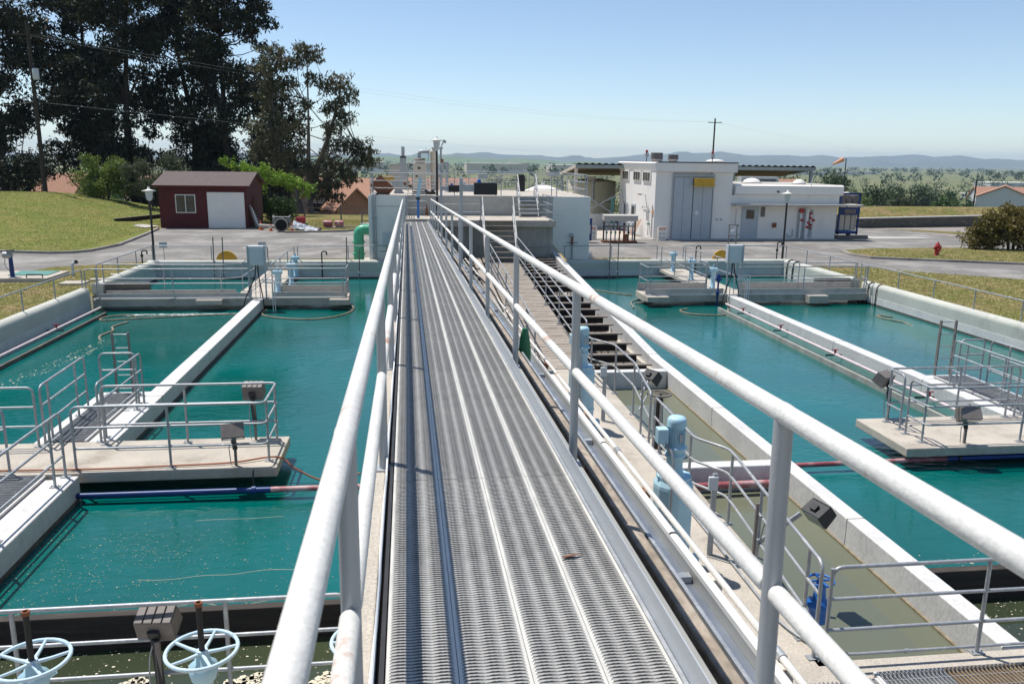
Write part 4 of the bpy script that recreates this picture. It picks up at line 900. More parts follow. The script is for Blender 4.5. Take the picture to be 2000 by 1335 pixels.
# floating hoses
def loop(name, label, pts, r=.035, m='hose'):
    P = [Vector(p) for p in pts]; out = []
    for i in range(len(P)-1):
        p0 = P[max(i-1,0)]; p1 = P[i]; p2 = P[i+1]; p3 = P[min(i+2,len(P)-1)]
        for k in range(8):
            u = k/8; out.append(.5*((2*p1)+(-p0+p2)*u+(2*p0-5*p1+4*p2-p3)*u*u+(-p0+3*p1-3*p2+p3)*u**3))
    out.append(P[-1]); return tag(MB().tube(out, r, 8).build(name, M[m]), label, 'hose', 'floating hoses in the pools')
z = WZ+.015
loop('floating_hose', 'long oval hose floating in front of the far left footbridge', [(-5.2,29.6,z),(-5.15,28.6,z),(-4.3,27.9,z),(-3.2,27.75,z),(-2.4,28.5,z),(-2.1,29.6,z),(-2.4,30.5,z),(-3.3,30.9,z),(-4.6,30.7,z)])
loop('floating_hose', 'pale hose with a small loop floating near the left basin wall', [(-5.9,28.9,z),(-7.4,28.6,z),(-9.2,28.2,z),(-10.2,27.9,z),(-10.3,28.5,z),(-9.7,28.9,z),(-9.3,28.5,z)], .03)
loop('floating_hose', 'curved black and tan hose floating in front of the far right footbridge', [(10.3,29.0,z),(9.9,28.7,z),(10.0,28.0,z),(10.7,27.7,z),(11.3,27.8,z),(11.6,28.3,-.3),(11.75,28.7,-.1)])
loop('floating_hose', 'small tangled hose left of the far right footbridge', [(8.3,29.3,z),(8.5,30.4,z),(8.9,31.0,z),(9.6,31.2,z),(9.3,30.5,z),(8.6,30.2,z)], .03)
loop('floating_hose', 'thin tan hose drifting beyond the left corner of the right footbridge', [(7.2,34.5,z),(8.2,33.0,z),(9.0,32.2,z)], .03)
loop('floating_hose', 'pale hose drooping into the water beside the long right basin wall', [(17.3,27.0,z),(16.9,27.3,z),(16.8,26.7,z),(17.1,26.0,z),(17.1,25.3,z-.05)], .028, 'hose')
loop('floating_hose', 'limp tan hose end hanging in the green water behind the left ladder', [(-9.3,27.6,z),(-9.5,26.8,z),(-9.3,26.2,z),(-9.4,25.4,z),(-9.2,24.9,z-.05)], .035, 'hose')
loop('platform_hose', 'thin red brown hose lying along the left platform and hanging over its end', [(-11,12.98+.15,.03),(-8,13.2,.03),(-5.3,13.1,.03),(-3.9,13.14,.03),(-3.0,13.2,.03),(-2.3,13.4,.03),(-2.0,13.3,-.15),(-1.5,13.2,-.35),(-.9,13.1,-.2)], .016, 'cordr')
# leaning thin pipes at the far wall
def pole_pair(x, label, d=.4, n=2, y=37.2, z1=1.5):
    t = thing('leaning_pipes', label, 'pipes', (x,y,-.5), 'thin pipes standing at the far wall')
    for k in range(n): MB().tube([(x+k*d-.05*0,y,-.9),(x+k*d+.02,y+.12,z1)],.025,8).build('pipe', M['bronze'], t)
    for k in range(n): MB().box(x+k*d-.05,x+k*d+.05,y+.02,y+.09,-.12,-.05).build('clip', M['ltgrey'], t)
pole_pair(9.27, 'two dark pipes standing in the far right pool before the wall'); pole_pair(-8.7, 'two brown posts standing before the ochre disc on the left'); pole_pair(-2.9, 'single thin pipe standing before the green pipe', n=1)
pole_pair(-2.35, 'short thin pipe hanging on the far wall below the green pipe', n=1, z1=.95)
# ochre discs (cable drum ends) on the far wall
for x, z_, lb in ((-8.32,.33,'ochre round disc behind the left far wall'),(15.1,.36,'ochre round disc behind the right far wall')):
    t = thing('round_disc', lb, 'disc', (x,38.15,0), 'ochre discs behind the far walls')
    MB().tube([(x,38.1,z_),(x,38.22,z_)],.46,32).build('disc', M['ochre'], t); MB().tube([(x,38.06,z_),(x,38.099,z_)],.06,12).build('hub', M['rust'], t)
# black pipe risers at corners
def riser(x, y, z0, label, h=.8, m='black'):
    t = thing('water_riser', label, 'standpipe', (x,y,z0), 'black goose neck standpipes')
    MB().tube(fillet([(x,y,z0),(x,y,z0+h),(x+.22,y,z0+h),(x+.22,y,z0+h-.16)],.1),.03,8).build('pipe', M[m], t); MB().lathe((x,y,z0+h*.5),[(.05,0),(.07,.04),(.05,.1)],10).build('valve', M[m], t)
riser(-4.0,37.35,-.4,'black goose neck standpipe at the far wall between the valve stands and the green pipe',1.25); riser(13.5,37.35,-.4,'black goose neck standpipe at the far wall beside the right valve stands',1.5); riser(18.0,38.3,.3,'black goose neck standpipe at the right far corner beside the lamp post',.9); riser(-11.6,36.9,.4,'black goose neck standpipe at the left far corner beside the lamp post',.55)
for x, lb in ((-11.0,'small grey sign plate on a stake at the left far corner'),(7.75,'small grey sign plate on a stake before the white tank block'),(-6.7,'small grey sign plate behind the left cabinet')):
    t = thing('sign_stake', lb, 'sign', (x,38.0,.1), 'small grey sign plates on stakes'); MB().box(x-.17,x+.17,38.0,38.015,.95,1.2).build('plate', M['grey'], t); MB().cyl((x,38.03,.1),(x,38.03,1.2),.015,n=6).build('stake', M['galv'], t)
# white splash line under the left footbridge, foam flecks
def flecks(name, label, reg, n, smin, smax, z, m='foam', mask=None, seed=1, elong=1.0):
    rg = random.Random(seed); mb = MB()
    c = 0
    while c < n:
        x = rg.uniform(reg[0], reg[1]); y = rg.uniform(reg[2], reg[3])
        if mask and rg.random() > mask(x, y): continue
        s = smin+(smax-smin)*rg.random()**4; a0 = rg.uniform(0,6.3); k = rg.choice((4,5,6,7)); e = rg.uniform(.35,1)
        vs = [(x+s*math.cos(a0+2*math.pi*i/k)*rg.uniform(.6,1.1)*elong, y+s*e*math.sin(a0+2*math.pi*i/k)*rg.uniform(.6,1.1), z) for i in range(k)]
        mb.add(vs, [tuple(range(k))]); c += 1
    o = mb.build(name, M[m]); return tag(o, label, cat='foam', kind='stuff')
flecks('floating_scum', 'tiny pale scum flecks on the green water, lower left pool', (-5.25,-.7,8.8,12.3), 3800, .002, .014, WZ+.004, m='scumd', mask=lambda x, y: (.35+.65*(math.sin(x*3+y*2.1)*math.sin(y*4-x) > -.1))*(1 if x < -3 else .45)*(1 if y < 11.6 else .25), seed=3)
flecks('floating_scum', 'larger scum rafts and flecks in the dark channel, bottom left', (-5.2,-.7,7.05,8.55), 900, .004, .02, WZ+.004, seed=4)
for k_, (pts_, lb) in enumerate((([(-3.7,9.35),(-3.3,9.3),(-3.0,9.42),(-2.6,9.5),(-2.35,9.36),(-2.0,9.42),(-1.7,9.5),(-1.2,9.46)],'thin wavy scum line nearest the weir, lower left pool'),([(-3.6,10.15),(-3.2,10.1),(-2.8,10.2),(-2.4,10.16),(-2.0,10.28),(-1.4,10.2)],'second thin wavy scum line, lower left pool'),([(-3.3,11.9),(-2.9,11.93),(-2.5,11.9),(-2.0,11.95)],'faint broken scum line below the blue pipe'))):
    tag(MB().tube(fillet([(a_,b_,WZ+.001) for a_,b_ in pts_],.2,4), .0035, 5).build('scum_line', M['foam']), lb, 'foam', kind='stuff')
def raft(x, y, a, b, rot, n, label, seed):
    rg = random.Random(seed); mb = MB()
    for k in range(n):
        u = rg.uniform(-1,1); v = rg.uniform(-1,1)*(.3+.7*math.cos(u*1.3))
        px = x+math.cos(rot)*u*a-math.sin(rot)*v*b; py = y+math.sin(rot)*u*a+math.cos(rot)*v*b; s = rg.uniform(.015,.05)
        mb.add([(px+s*math.cos(i*1.26+k), py+s*math.sin(i*1.26+k), WZ+.006+.004*(k%5)) for i in range(5)], [(0,1,2,3,4)])
    tag(mb.build('scum_raft', M['foam']), label, 'foam', kind='stuff')
raft(-3.05,7.75,.30,.12,R(50),260,'tan scum raft in the dark channel behind the floodlight',5); raft(-1.75,7.85,.24,.07,R(15),140,'small tan scum raft behind the middle handwheel',6); raft(-.95,7.75,.17,.12,R(30),60,'scum clumps beside the thick left rail',7); raft(-3.6,7.35,.2,.1,0,120,'scum patch behind the leftmost handwheel',8)
flecks('floating_scum', 'pale bubbles on the dark water at the lower right edge', (6.6,9.5,7.3,8.5), 900, .003, .02, WZ+.004, seed=9)
flecks('floating_scum', 'small pale flecks on the turquoise water above the lower right weir', (6.8,9.8,8.8,9.8), 260, .004, .03, WZ+.004, seed=10)
flecks('white_splash', 'white turbulent foam line in front of the far left footbridge', (-9.8,-5.8,28.75,29.05), 900, .01, .06, WZ+.01, 'foamw', seed=11, elong=1.6)
flecks('white_splash', 'frothing water behind the far right footbridge', (13.3,17.6,31.2,33.5), 1500, .01, .05, WZ+.01, 'foamw', seed=12)
flecks('white_splash', 'pale drifting foam streak on the left pool beyond the ladder', (-10.2,-7.4,16.5,25), 700, .01, .05, WZ+.004, 'foam', mask=lambda x, y: 1.0 if abs(x-(-10.2+(y-16.5)*.16)) < .28 else .0, seed=13, elong=.6)
# ================================================================ far tank block
DZ = 3.33; SZ = 2.45
t = thing('tank_block', 'big pale concrete tank block with boxes at both ends, behind the walkway', 'tank', (3.3,38,0))
MB().box(-1.88,6.6,38.0,45.5,-.5,DZ).build('tank_wall', M['conc'], t, bevel=.02)
MB().box(-1.9,-.22,37.93,38.01,-.5,DZ+.01).build('left_end_face', M['white'], t, bevel=.01)
MB().box(6.62,8.42,37.95,45.5,-.5,DZ+.01).build('right_end_box', M['white'], t, bevel=.02)
MB().box(-1.8,8.3,38.1,45.4,DZ+.012,DZ+.016).build('deck_surface', M['conc_tan'], t)
t = thing('lower_slab', 'lower concrete landing in front of the tank block, where the walkway ends', 'landing', (3,36.4,0))
MB().box(-.2,6.25,34.95,37.94,SZ-.28,SZ).build('slab', M['conc_tan'], t, bevel=.015)
MB().box(.0,6.2,35.35,37.9,-1.4,SZ-.281).build('stained_wall', M['conc_stain'], t)
MB().box(-.2,.95,34.75,34.949,SZ-.25,SZ+.06).build('end_curb', M['conc_tan'], t, bevel=.01)
MB().tube([(2.0,35.3,1.28),(6.15,35.3,1.3)],.03,8).build('wall_pipe', M['galv_post'], t)
def dark_outlet(): pass
kw = dict(hs=(1.0,.66,.33), group='handrails on the tank block', sp=1.7, cr=.04)
rail('deck handrail along the left front edge of the tank block', [(-1.8,41.5,DZ),(-1.8,38.12,DZ),(3.95,38.12,DZ)], **kw)
rail('deck handrail from the small stair to the right along the front edge', [(4.2,38.12,DZ),(4.95,38.12,DZ)], **kw)
rail('deck handrail round the right end box of the tank block', [(5.75,38.12,DZ),(5.75,38.3,DZ),(6.7,38.12,DZ),(8.3,38.12,DZ),(8.3,44.8,DZ)], **kw)
rail('deck handrail at the back edge of the tank block', [(-1.8,45.2,DZ),(8.2,45.2,DZ)], **kw)
rail('higher deck handrail around the equipment, in front of the chimney', [(-.1,41.5,DZ),(1.9,41.5,DZ),(1.9,43.5,DZ)], hs=(1.5,.9,.4), cr=.15, sp=1.2)
rail('handrail at the end of the walkway, left part of the lower slab', [(-.15,34.98,SZ),(-.15,37.8,SZ)], **kw)
rail('handrail behind the walkway end, beside the blue post', [(-.15,37.7,SZ),(.72,37.7,SZ)], **kw)
rail('handrail along the lower slab between the walkway and the timber stair', [(.95,35.0,SZ),(2.98,35.0,SZ)], **kw)
rail('handrail along the lower slab right of the timber stair', [(4.4,35.0,SZ),(6.12,35.0,SZ),(6.12,37.8,SZ)], **kw)
def stair(x0, x1, y0, y1, z0, z1, n, label, tm='timber', stringer='galv', rails=True, dark=True):
    t = thing('stair', label, 'stair', ((x0+x1)/2, y0, z0))
    for k in range(n):
        z = z0+(z1-z0)*(k+1)/n; y = y0+(y1-y0)*(k+.5)/n
        MB().box(x0+.03, x1-.03, y-.13, y+.13, z-.035, z).build('tread', M[tm], t)
    for x in (x0, x1):
        MB().beam((x,y0-.1,z0),(x,y1,z1),.03,.2).build('stringer', M[stringer], t)
        if rails:
            for h in (1.0,.66,.33): MB().tube([(x,y0-.05,z0+h),(x,y1,z1+h)],.02,8).build('stair_rail', M['galv_lt'], t)
            for u in (.02,.5,.98): MB().tube([(x,y0+(y1-y0)*u,z0+(z1-z0)*u),(x,y0+(y1-y0)*u,z0+(z1-z0)*u+1.0)],.02,8).build('post', M['galv'], t)
    return t
stair(3.05, 4.36, 33.4, 34.9, zr(33.4), SZ, 8, 'dark open stair with bright pipe rails climbing from the boardwalk to the slab')
stair(4.95, 5.8, 37.1, 38.0, SZ, DZ, 5, 'short steel stair with white stringers from the lower slab to the deck', 'plate')
# green elbow pipe
t = thing('green_pipe', 'large green elbow pipe rising from the ground into the white tank block', 'pipe', (-2.42,38.6,0))
cx, cy, r = -2.42, 38.7, .24
P = [(cx,cy,0),(cx,cy,1.15)]; P = fillet([(cx,cy,-.1),(cx,cy,1.72),(-1.85,cy,1.72)], .62, 14)
MB().tube(P, r, 24).build('elbow', M['green'], t)
for z in (.55,1.12): MB().tube([(cx,cy,z),(cx,cy,z+.07)], r*1.22, 24).build('flange', M['green'], t)
MB().tube([(-1.96,cy,1.72),(-1.9,cy,1.72)], r*1.15, 24).build('collar', M['green'], t)
t = thing('wall_box', 'grey flat electric box on the white face left of the walkway', 'box', (-1.0,37.9,1.0)); MB().box(-1.3,-.85,37.82,37.92,1.02,1.65).build('case', M['ltgrey'], t, bevel=.01)
MB().tube(fillet([(-1.1,37.86,1.02),(-1.1,37.86,.8),(-1.4,37.86,.8)],.08),.02,6).build('conduit', M['galv'], t)
t = thing('wall_conduits', 'grey conduits running down the left corner of the white tank face', 'pipes', (-1.6,37.9,0))
for x in (-1.72,-1.66,-1.57): MB().tube(fillet([(x,37.88,.2),(x,37.88,DZ+.1),(x,38.3,DZ+.1)],.1),.02,6).build('conduit', M['galv_post'], t)
MB().tube([(-1.5,37.9,2.85),(-.2,37.9,2.85)],.012,6).build('wire', M['galv_post'], t)
for z in (2.3,1.2,): MB().box(-1.78,-1.5,37.87,37.91,z,z+.03).build('clamp', M['galv'], t)
for i,(x,h) in enumerate(((-1.75,.25),(8.6,.5))):
    t = thing('white_hydrant', ('small white standpipe at the foot of the green pipe','small pale standpipe beside the right end box')[i], 'standpipe', (x,38.4,0)); MB().lathe((x,38.4,0),[(.07,0),(.05,.05),(.05,h),(.1,h+.03),(.1,h+.08),(.04,h+.2)],12).build('body', M['white'], t)
    MB().tube([(x-.1,38.4,h),(x+.1,38.4,h)],.04,8).build('outlet', M['white'], t)
# lamp posts
def lamp(x, y, z0, z1, label, m_pole='dark_metal', wx=.0):
    t = thing('lamp_post', label, 'street lamp', (x,y,z0), 'black lamp posts with white tapered heads')
    MB().tube([(x,y,z0),(x,y,z1-.6)],[.055,.045],12).build('pole', M[m_pole], t)
    MB().lathe((x,y,z1-.66),[(.05,0),(.06,.02),(.10,.04),(.15,.40),(.17,.44)],16,False).build('lens', M['ltgrey'], t)
    MB().lathe((x,y,z1-.22),[(.30,0),(.31,.015),(.10,.07),(.06,.10),(.045,.16),(.02,.2)],20).build('hood', M['white'], t)
    for k in range(4): a = k*math.pi/2+.4; MB().tube([(x+.12*math.cos(a),y+.12*math.sin(a),z1-.6),(x+.17*math.cos(a),y+.17*math.sin(a),z1-.2)],.008,5).build('frame_rod', M['white'], t)
lamp(-11.72, 39.0, .0, 3.62, 'lamp post at the left far corner, in front of the dark red shed')
lamp(18.35, 38.4, .0, 3.75, 'lamp post at the right far corner, in front of the low white building')
lamp(1.22, 37.75, SZ, 6.0, 'lamp post in the middle, standing behind the walkway end')
t = thing('instrument_mast', 'grey mast with a cluster of small lamps at its top beside the middle lamp post', 'mast', (1.5,39,DZ))
MB().cyl((1.45,39,DZ),(1.45,39,5.5),.06,.05,10).build('mast', M['galv_post'], t); MB().obox((1.62,39,5.78),(.16,.14,.12),Matrix.Rotation(.5,3,'Y')).build('camera_head', M['grey'], t)
MB().cyl((1.45,39,5.5),(1.56,39,5.75),.03,n=8).build('bracket', M['grey'], t); MB().box(1.36,1.56,38.9,39.1,5.44,5.5).build('cap', M['grey'], t)
for z in (4.9,4.4,4.0): MB().obox((1.5+.05*math.sin(z*9),38.93,z),(.12,.1,.16),Matrix.Rotation(z,3,'Z')).build('junction', M['rust' if z > 4.5 else 'galv_post'], t)
MB().tube(fillet([(1.3,38.9,DZ),(1.28,38.9,4.6),(1.7,38.9,4.9),(1.75,38.9,4.2)],.2),.02,6).build('conduit', M['galv'], t)
def boxlight(x, y, z, w_, h_, label, ax):
    t = thing('floodlight', label, 'floodlight', (x,y,z), 'dark box floodlights above the walkway')
    MB().box(x-w_/2,x+w_/2,y-.12,y+.12,z-h_/2,z+h_/2).build('housing', M['dark_metal'], t, bevel=.012)
    MB().box(x-w_/2+.02,x+w_/2-.02,y-.13,y-.121,z-h_/2+.02,z+h_/2-.02).build('glass', M['dark_metal'], t)
    MB().box(ax, x-w_/2, y-.08, y+.08, z-h_*.25, z+h_*.32).build('ballast_box', M['grey'], t)
    MB().lathe((x-w_*.28,y,z+h_/2),[(.05,0),(.05,.06),(.03,.08)],10).build('photo_cell', M['midblue'], t)
boxlight(1.82, 20.0, 4.30, .56, .29, 'larger black box floodlight on the square column', 1.281); boxlight(1.80, 33.0, 3.84, .55, .27, 'smaller black box floodlight on the grey post farther back', 1.28)
t = thing('lighting_column', 'grey square post farther back carrying the smaller box floodlight', 'column', (1.23,33,2.0)); MB().box(1.18,1.28,32.95,33.05,1.6,3.95).build('column', M['galv_post'], t); MB().box(1.1,1.36,32.87,33.13,1.58,1.6).build('base_plate', M['galv'], t)
t = thing('white_junction_box', 'small white box on top of the square column, left of the box floodlight', 'box', (1.4,34,4.0)); MB().box(1.98,2.28,34,34.15,3.72,4.1).build('case', M['white'], t, bevel=.01); MB().cyl((2.15,33.99,3.92),(2.15,34.0,3.92),.03,n=8).build('knob', M['dark_metal'], t); MB().cyl((2.1,34.08,SZ),(2.1,34.08,3.72),.02,n=6).build('stand', M['galv_post'], t)
t = thing('blue_post', 'bright blue painted post with a pale slanting blade, behind the walkway end', 'post', (.35,36,SZ)); MB().cyl((.34,36,SZ),(.34,36,3.25),.06,.05,10).build('lower_post', M['midblue'], t); MB().beam((.33,36,3.35),(.46,36,4.2),.13,.05,(0,1,0)).build('blade', M['ltblue'], t); MB().box(.26,.42,35.95,36.05,3.25,3.36).build('clamp', M['dark_metal'], t)
t = thing('fire_extinguisher', 'rusty red gas bottle leaning at the wall right of the walkway end', 'bottle', (.74,37.7,SZ)); MB().lathe((.74,37.7,SZ),[(.055,0),(.055,.32),(.03,.4),(.02,.47)],12).build('bottle', M['rust'], t); MB().box(.71,.77,37.68,37.72,SZ+.46,SZ+.5).build('valve', M['dark_metal'], t)
t = thing('pipe_outlet', 'dark valve with a small crossbar on the white end box face', 'valve', (7.55,37.9,1.4)); MB().cyl((7.55,37.95,1.55),(7.55,37.82,1.55),.10,n=12).build('flange', M['galv_post'], t); MB().obox((7.58,37.86,1.3),(.08,.08,.4)).build('body', M['rust'], t); MB().tube([(7.3,37.86,1.2),(7.85,37.86,1.2)],.012,6).build('bar', M['dark_metal'], t); MB().tube([(7.6,37.88,.4),(7.6,37.88,1.1)],.04,8).build('downpipe', M['grey'], t)
# deck equipment
t = thing('chimney', 'grey square duct with a thin steel flue pipe on the tank deck', 'chimney', (-.35,45,DZ)); MB().box(-.52,-.18,44.85,45.1,2.9,5.02).build('duct', M['galv_post'], t, bevel=.01); MB().cyl((-.35,44.97,5.02),(-.35,44.97,5.6),.09,n=12).build('flue', M['galv_post'], t); MB().cyl((-.35,44.97,5.02),(-.35,44.97,5.1),.17,n=12).build('flue_collar', M['dark_metal'], t)
t = thing('dust_collector', 'beige machine cabinet with a curved steel duct on top, on the tank deck', 'machine', (.5,44,DZ)); MB().box(.18,.86,43.8,44.4,DZ,4.75).build('cabinet', M['stucco'], t, bevel=.02); MB().box(.26,.8,43.85,44.35,4.75,4.92).build('top_hood', M['stucco'], t, bevel=.04); MB().box(.42,.56,43.78,43.801,4.45,4.55).build('gauge', M['dark_metal'], t); MB().box(.3,.42,43.78,43.801,4.05,4.12).build('latch', M['dark_metal'], t); MB().lathe((.52,44.1,4.92),[(.32,0),(.3,.07),(.2,.09)],16).build('cap_ring', M['bronze'], t)
MB().tube(fillet([(.5,44.1,5.0),(.5,44.1,5.35),(1.0,44.1,5.35)],.25,8),.09,12).build('duct', M['galv'], t); MB().tube([(.98,44.1,5.35),(1.04,44.1,5.35)],.15,12).build('duct_flange', M['galv'], t); MB().tube([(1.0,44,5.2),(.95,43.9,4.9),(.85,43.8,4.8)],.015,6).build('hose', M['midblue'], t)
t = thing('filter_column', 'tall cream cylinder beside the beige machine, left of the middle lamp post', 'cylinder', (1.25,44.2,DZ)); MB().lathe((1.25,44.2,DZ),[(.16,0),(.16,1.95),(.18,1.97),(.18,2.05),(.1,2.07),(.1,2.25)],14).build('cylinder', M['stucco'], t); MB().tube([(1.1,44.2,5.45),(.85,44.2,5.5),(.82,44.2,5.3)],.015,6).build('pipe', M['galv'], t)
t = thing('pump_unit', 'small grey machine with a funnel shaped body on the tank deck, left', 'pump', (-.6,40,DZ)); MB().lathe((-.55,40,DZ),[(.3,0),(.2,.12),(.13,.3),(.15,.36)],14).build('pedestal', M['conc'], t); MB().box(-.85,-.3,39.85,40.15,DZ+.34,DZ+.62).build('housing', M['grey'], t, bevel=.02); MB().add([(-.92,39.9,DZ+.25),(-.80,39.9,DZ+.25),(-.92,39.9,DZ+.62)],[(0,1,2)]).build('guard_plate', M['signw'], t); MB().cyl((-.3,40,DZ+.5),(-.18,40,DZ+.45),.08,n=10).build('motor', M['rust'], t)
t = thing('open_hatch', 'brown hinged hatch cover propped open on the left end of the deck', 'hatch', (-1.4,38.8,DZ)); MB().beam((-1.6,38.6,4.0),(-.95,38.6,DZ+.05),.7,.05,(0,1,0)).build('cover', M['rust'], t); MB().box(-1.55,-.95,38.3,39,DZ+.02,DZ+.08).build('frame', M['dark_metal'], t)
t = thing('covered_pipes', 'row of low dark wrapped pipes on the tank deck beside the middle lamp post', 'pipes', (.6,39.2,DZ)); MB().box(.1,1.2,39,39.3,DZ+.02,DZ+.16).build('wrap', M['black'], t, bevel=.05)
for x in (.75,1.05): MB().lathe((x,39.1,DZ+.15),[(.08,0),(.07,.06),(.02,.1)],10).build('knob', M['black'], t)
t = thing('tilted_board', 'blue grey board on the landing between the steel stair stringers', 'board', (5.4,37.9,3.0)); MB().obox((5.38,37.95,3.18),(.78,.12,.26),Matrix.Rotation(-.35,3,'X')).build('board', M['grey'], t); MB().box(5.0,5.75,37.96,37.99,2.9,3.05).build('foot', M['conc'], t)
for x, y, lb in ((3.35,38.05,'white sign plate on the deck rail above the black floodlight'),(7.75,45.1,'white sign plate on the far deck rail, left of the canopy')):
    t = thing('rail_sign', lb, 'sign', (x,y,4.2)); MB().box(x-.22,x+.22,y-.02,y-.0,4.12,4.34).build('plate', M['grey'], t); MB().box(x-.02,x+.02,y,y+.015,4.05,4.34).build('clip', M['galv'], t)
t = thing('black_barrel', 'black barrel on the deck behind the steel stair', 'barrel', (5.9,44,DZ)); MB().lathe((5.9,44,DZ),[(.22,0),(.24,.1),(.24,.75),(.2,.85)],16).build('drum', M['black'], t); MB().cyl((5.9,44,DZ+.85),(5.9,44,DZ+.9),.18,n=14).build('lid', M['dark_metal'], t)
t = thing('domed_tank', 'low white conical tank roof behind the tank block', 'tank', (8.4,52,0)); MB().lathe((8.4,52,0),[(1.6,0),(1.6,2.85),(1.7,2.9),(1.2,3.1),(.5,3.38),(.12,3.45)],40,True).build('roof_cone', M['white'], t); MB().cyl((8.4,52,3.45),(8.4,52,3.6),.12,n=12).build('vent', M['white'], t)
t = thing('storage_bin', 'yellow ochre crate hung on the far deck rail, left of the chimney', 'crate', (-1.15,45,DZ+.2)); MB().box(-1.45,-.85,45.25,45.5,3.75,4.05).build('crate', M['ochre'], t, bevel=.01); MB().box(-1.4,-.9,45.24,45.249,3.8,3.82).build('lip', M['ochre'], t)
t = thing('beige_shed', 'plain beige box building beyond the tank block, left of the chimney', 'shed', (-1.1,60,0)); MB().box(-1.5,-.7,60,61,0,4.5).build('wall', M['stucco'], t); MB().box(-1.55,-.65,59.95,61.05,4.5,4.58).build('roof', M['conc'], t)
# ================================================================ white workshop
t = thing('white_workshop', 'tall white flat roofed workshop with a grey sliding door and yellow hoist beam', 'building', (18.4,52,0))
W0, W1 = 15.8, 21.0
mb = MB(); mb.box(W0,17.0,52.0,61.2,-.1,4.35).box(19.6,W1,52.0,61.2,-.1,4.35).box(17.0,19.6,52.12,61.2,-.1,4.35); mb.build('walls', M['wallw'], t)
mb = MB(); mb.prism([(W0-.02,4.36),(W0-.18,4.9),(W0-.05,4.96),(W1+.2,4.96),(W1+.2,4.36)], 51.8, 61.4); mb.build('parapet_band', M['wallw'], t, bevel=.01)
MB().box(W0+.3,W1,52.0,61,4.961,4.99).build('roof', M['bronze'], t); MB().box(W0+.05,W1+.22,51.78,51.83,4.93,5.0).build('coping', M['dark_metal'], t)
dr = MB().box(16.95,19.65,51.93,52.02,-.05,4.22).build('door_frame', M['doorgrey'], t)
for k in range(4):
    x0 = 17.02+.645*k+(.03 if k > 1 else 0); MB().box(x0,x0+.625,51.88,51.93,.06,4.02).build('door_leaf', M['doorgrey'], t, bevel=.012)
MB().box(18.305,18.335,51.90,51.94,.06,4.02).build('door_gap', M['dark'], t)
MB().obox((18.62,51.875,1.75),(.22,.006,.22),Matrix.Rotation(R(45),3,'Y')).build('diamond_sign', M['signw'], t)
hb = MB(); hb.box(18.25,19.6,51.3,51.9,3.92,3.97).box(18.25,19.6,51.55,51.62,3.52,3.92).box(18.25,19.6,51.3,51.9,3.47,3.52); hb.build('hoist_beam', M['yellow'], t)
for (ya, yb) in ((58.6,60.2),(55.5,57.2),(53.1,54.8)):
    fr = MB().box(15.72,15.8,ya-.08,yb+.08,3.68,4.34).build('window', M['white'], t)
    for k in range(3):
        u0 = ya+(yb-ya)*k/3; MB().box(15.70,15.719,u0+.06,u0+(yb-ya)/3-.06,3.74,4.28).build('pane', M['window'], fr)
for (ya, yb, z0, z1, n_) in ((58.6,59.6,.1,2.05,'door'),(56.5,57.5,.1,2.05,'door')):
    d = MB().box(15.74,15.8,ya,yb,z0,z1).build('door', M['doorgrey'], t); MB().box(15.72,15.739,ya+.15,yb-.15,1.05,z1-.15).build('window', M['window'], d)
for y, z in ((59.8,2.95),(53.6,2.85)):
    l = MB().tube(fillet([(15.78,y,1.9),(15.6,y,z),(15.4,y+.4,z)],.1),.02,6).build('wall_lamp', M['galv'], t); MB().obox((15.35,y+.45,z-.02),(.15,.5,.07)).build('lamp_head', M['rust'], l)
MB().tube(fillet([(15.72,53,.2),(15.72,53,2.0),(15.72,54.6,2.0),(15.72,54.6,1.85)],.08),.025,6).build('safety_shower', M['galv'], t)
MB().tube([(15.75,52.3,.1),(15.75,52.3,2.2)],.03,6).build('downpipe', M['galv'], t)
for x_ in (16.92,19.64): MB().box(x_,x_+.05,51.86,51.95,-.05,4.25).build('door_guide', M['galv_post'], t)
MB().box(16.9,19.72,51.8,51.9,4.08,4.2).build('door_track', M['galv_post'], t)
for z_ in (1.0,2.0,3.0): MB().box(17.04,18.29,51.872,51.879,z_,z_+.02).build('door_rib', M['grey'], t)
MB().box(20.0,20.12,51.93,51.99,1.25,1.38).build('switch', M['grey'], t); MB().box(20.3,20.42,51.93,51.99,1.25,1.38).build('switch', M['grey'], t)
for k_ in range(5): MB().tube([(15.68,59.0-.25*k_,.05),(15.72,59.0-.25*k_,1.9)],.02,6).build('wall_pipe', M['ltgrey'], t)
MB().box(15.6,21.1,51.6,52.0,-.05,.06).build('plinth', M['conc'], t)
MB().box(15.74,15.8,52.15,52.4,1.6,1.9).build('orange_notice', M['peach'], t); MB().box(15.6,15.78,52.8,52.95,.9,1.0).build('eye_wash', M['teal'], t)
for x, z0, z1, r, n_, lb in ((16.27,4.97,5.75,.05,'warning_beacon','red topped beacon on the left front of the workshop roof'),(21.0,4.97,5.8,.05,'warning_beacon','red topped beacon on the right front of the workshop roof')):
    b = thing(n_, lb, 'beacon', (x,56,z0), 'red topped beacons on the workshop roof'); MB().cyl((x,56,z0),(x,56,z0+.4),.03,n=8).build('stem', M['dark_metal'], b); MB().box(x-.12,x+.12,55.9,56.1,z0+.3,z0+.6).build('horn_box', M['grey'], b); MB().lathe((x,56,z0+.6),[(.05,0),(.09,.05),(.09,.15),(.05,.2)],10).build('red_lamp', M['red'], b)
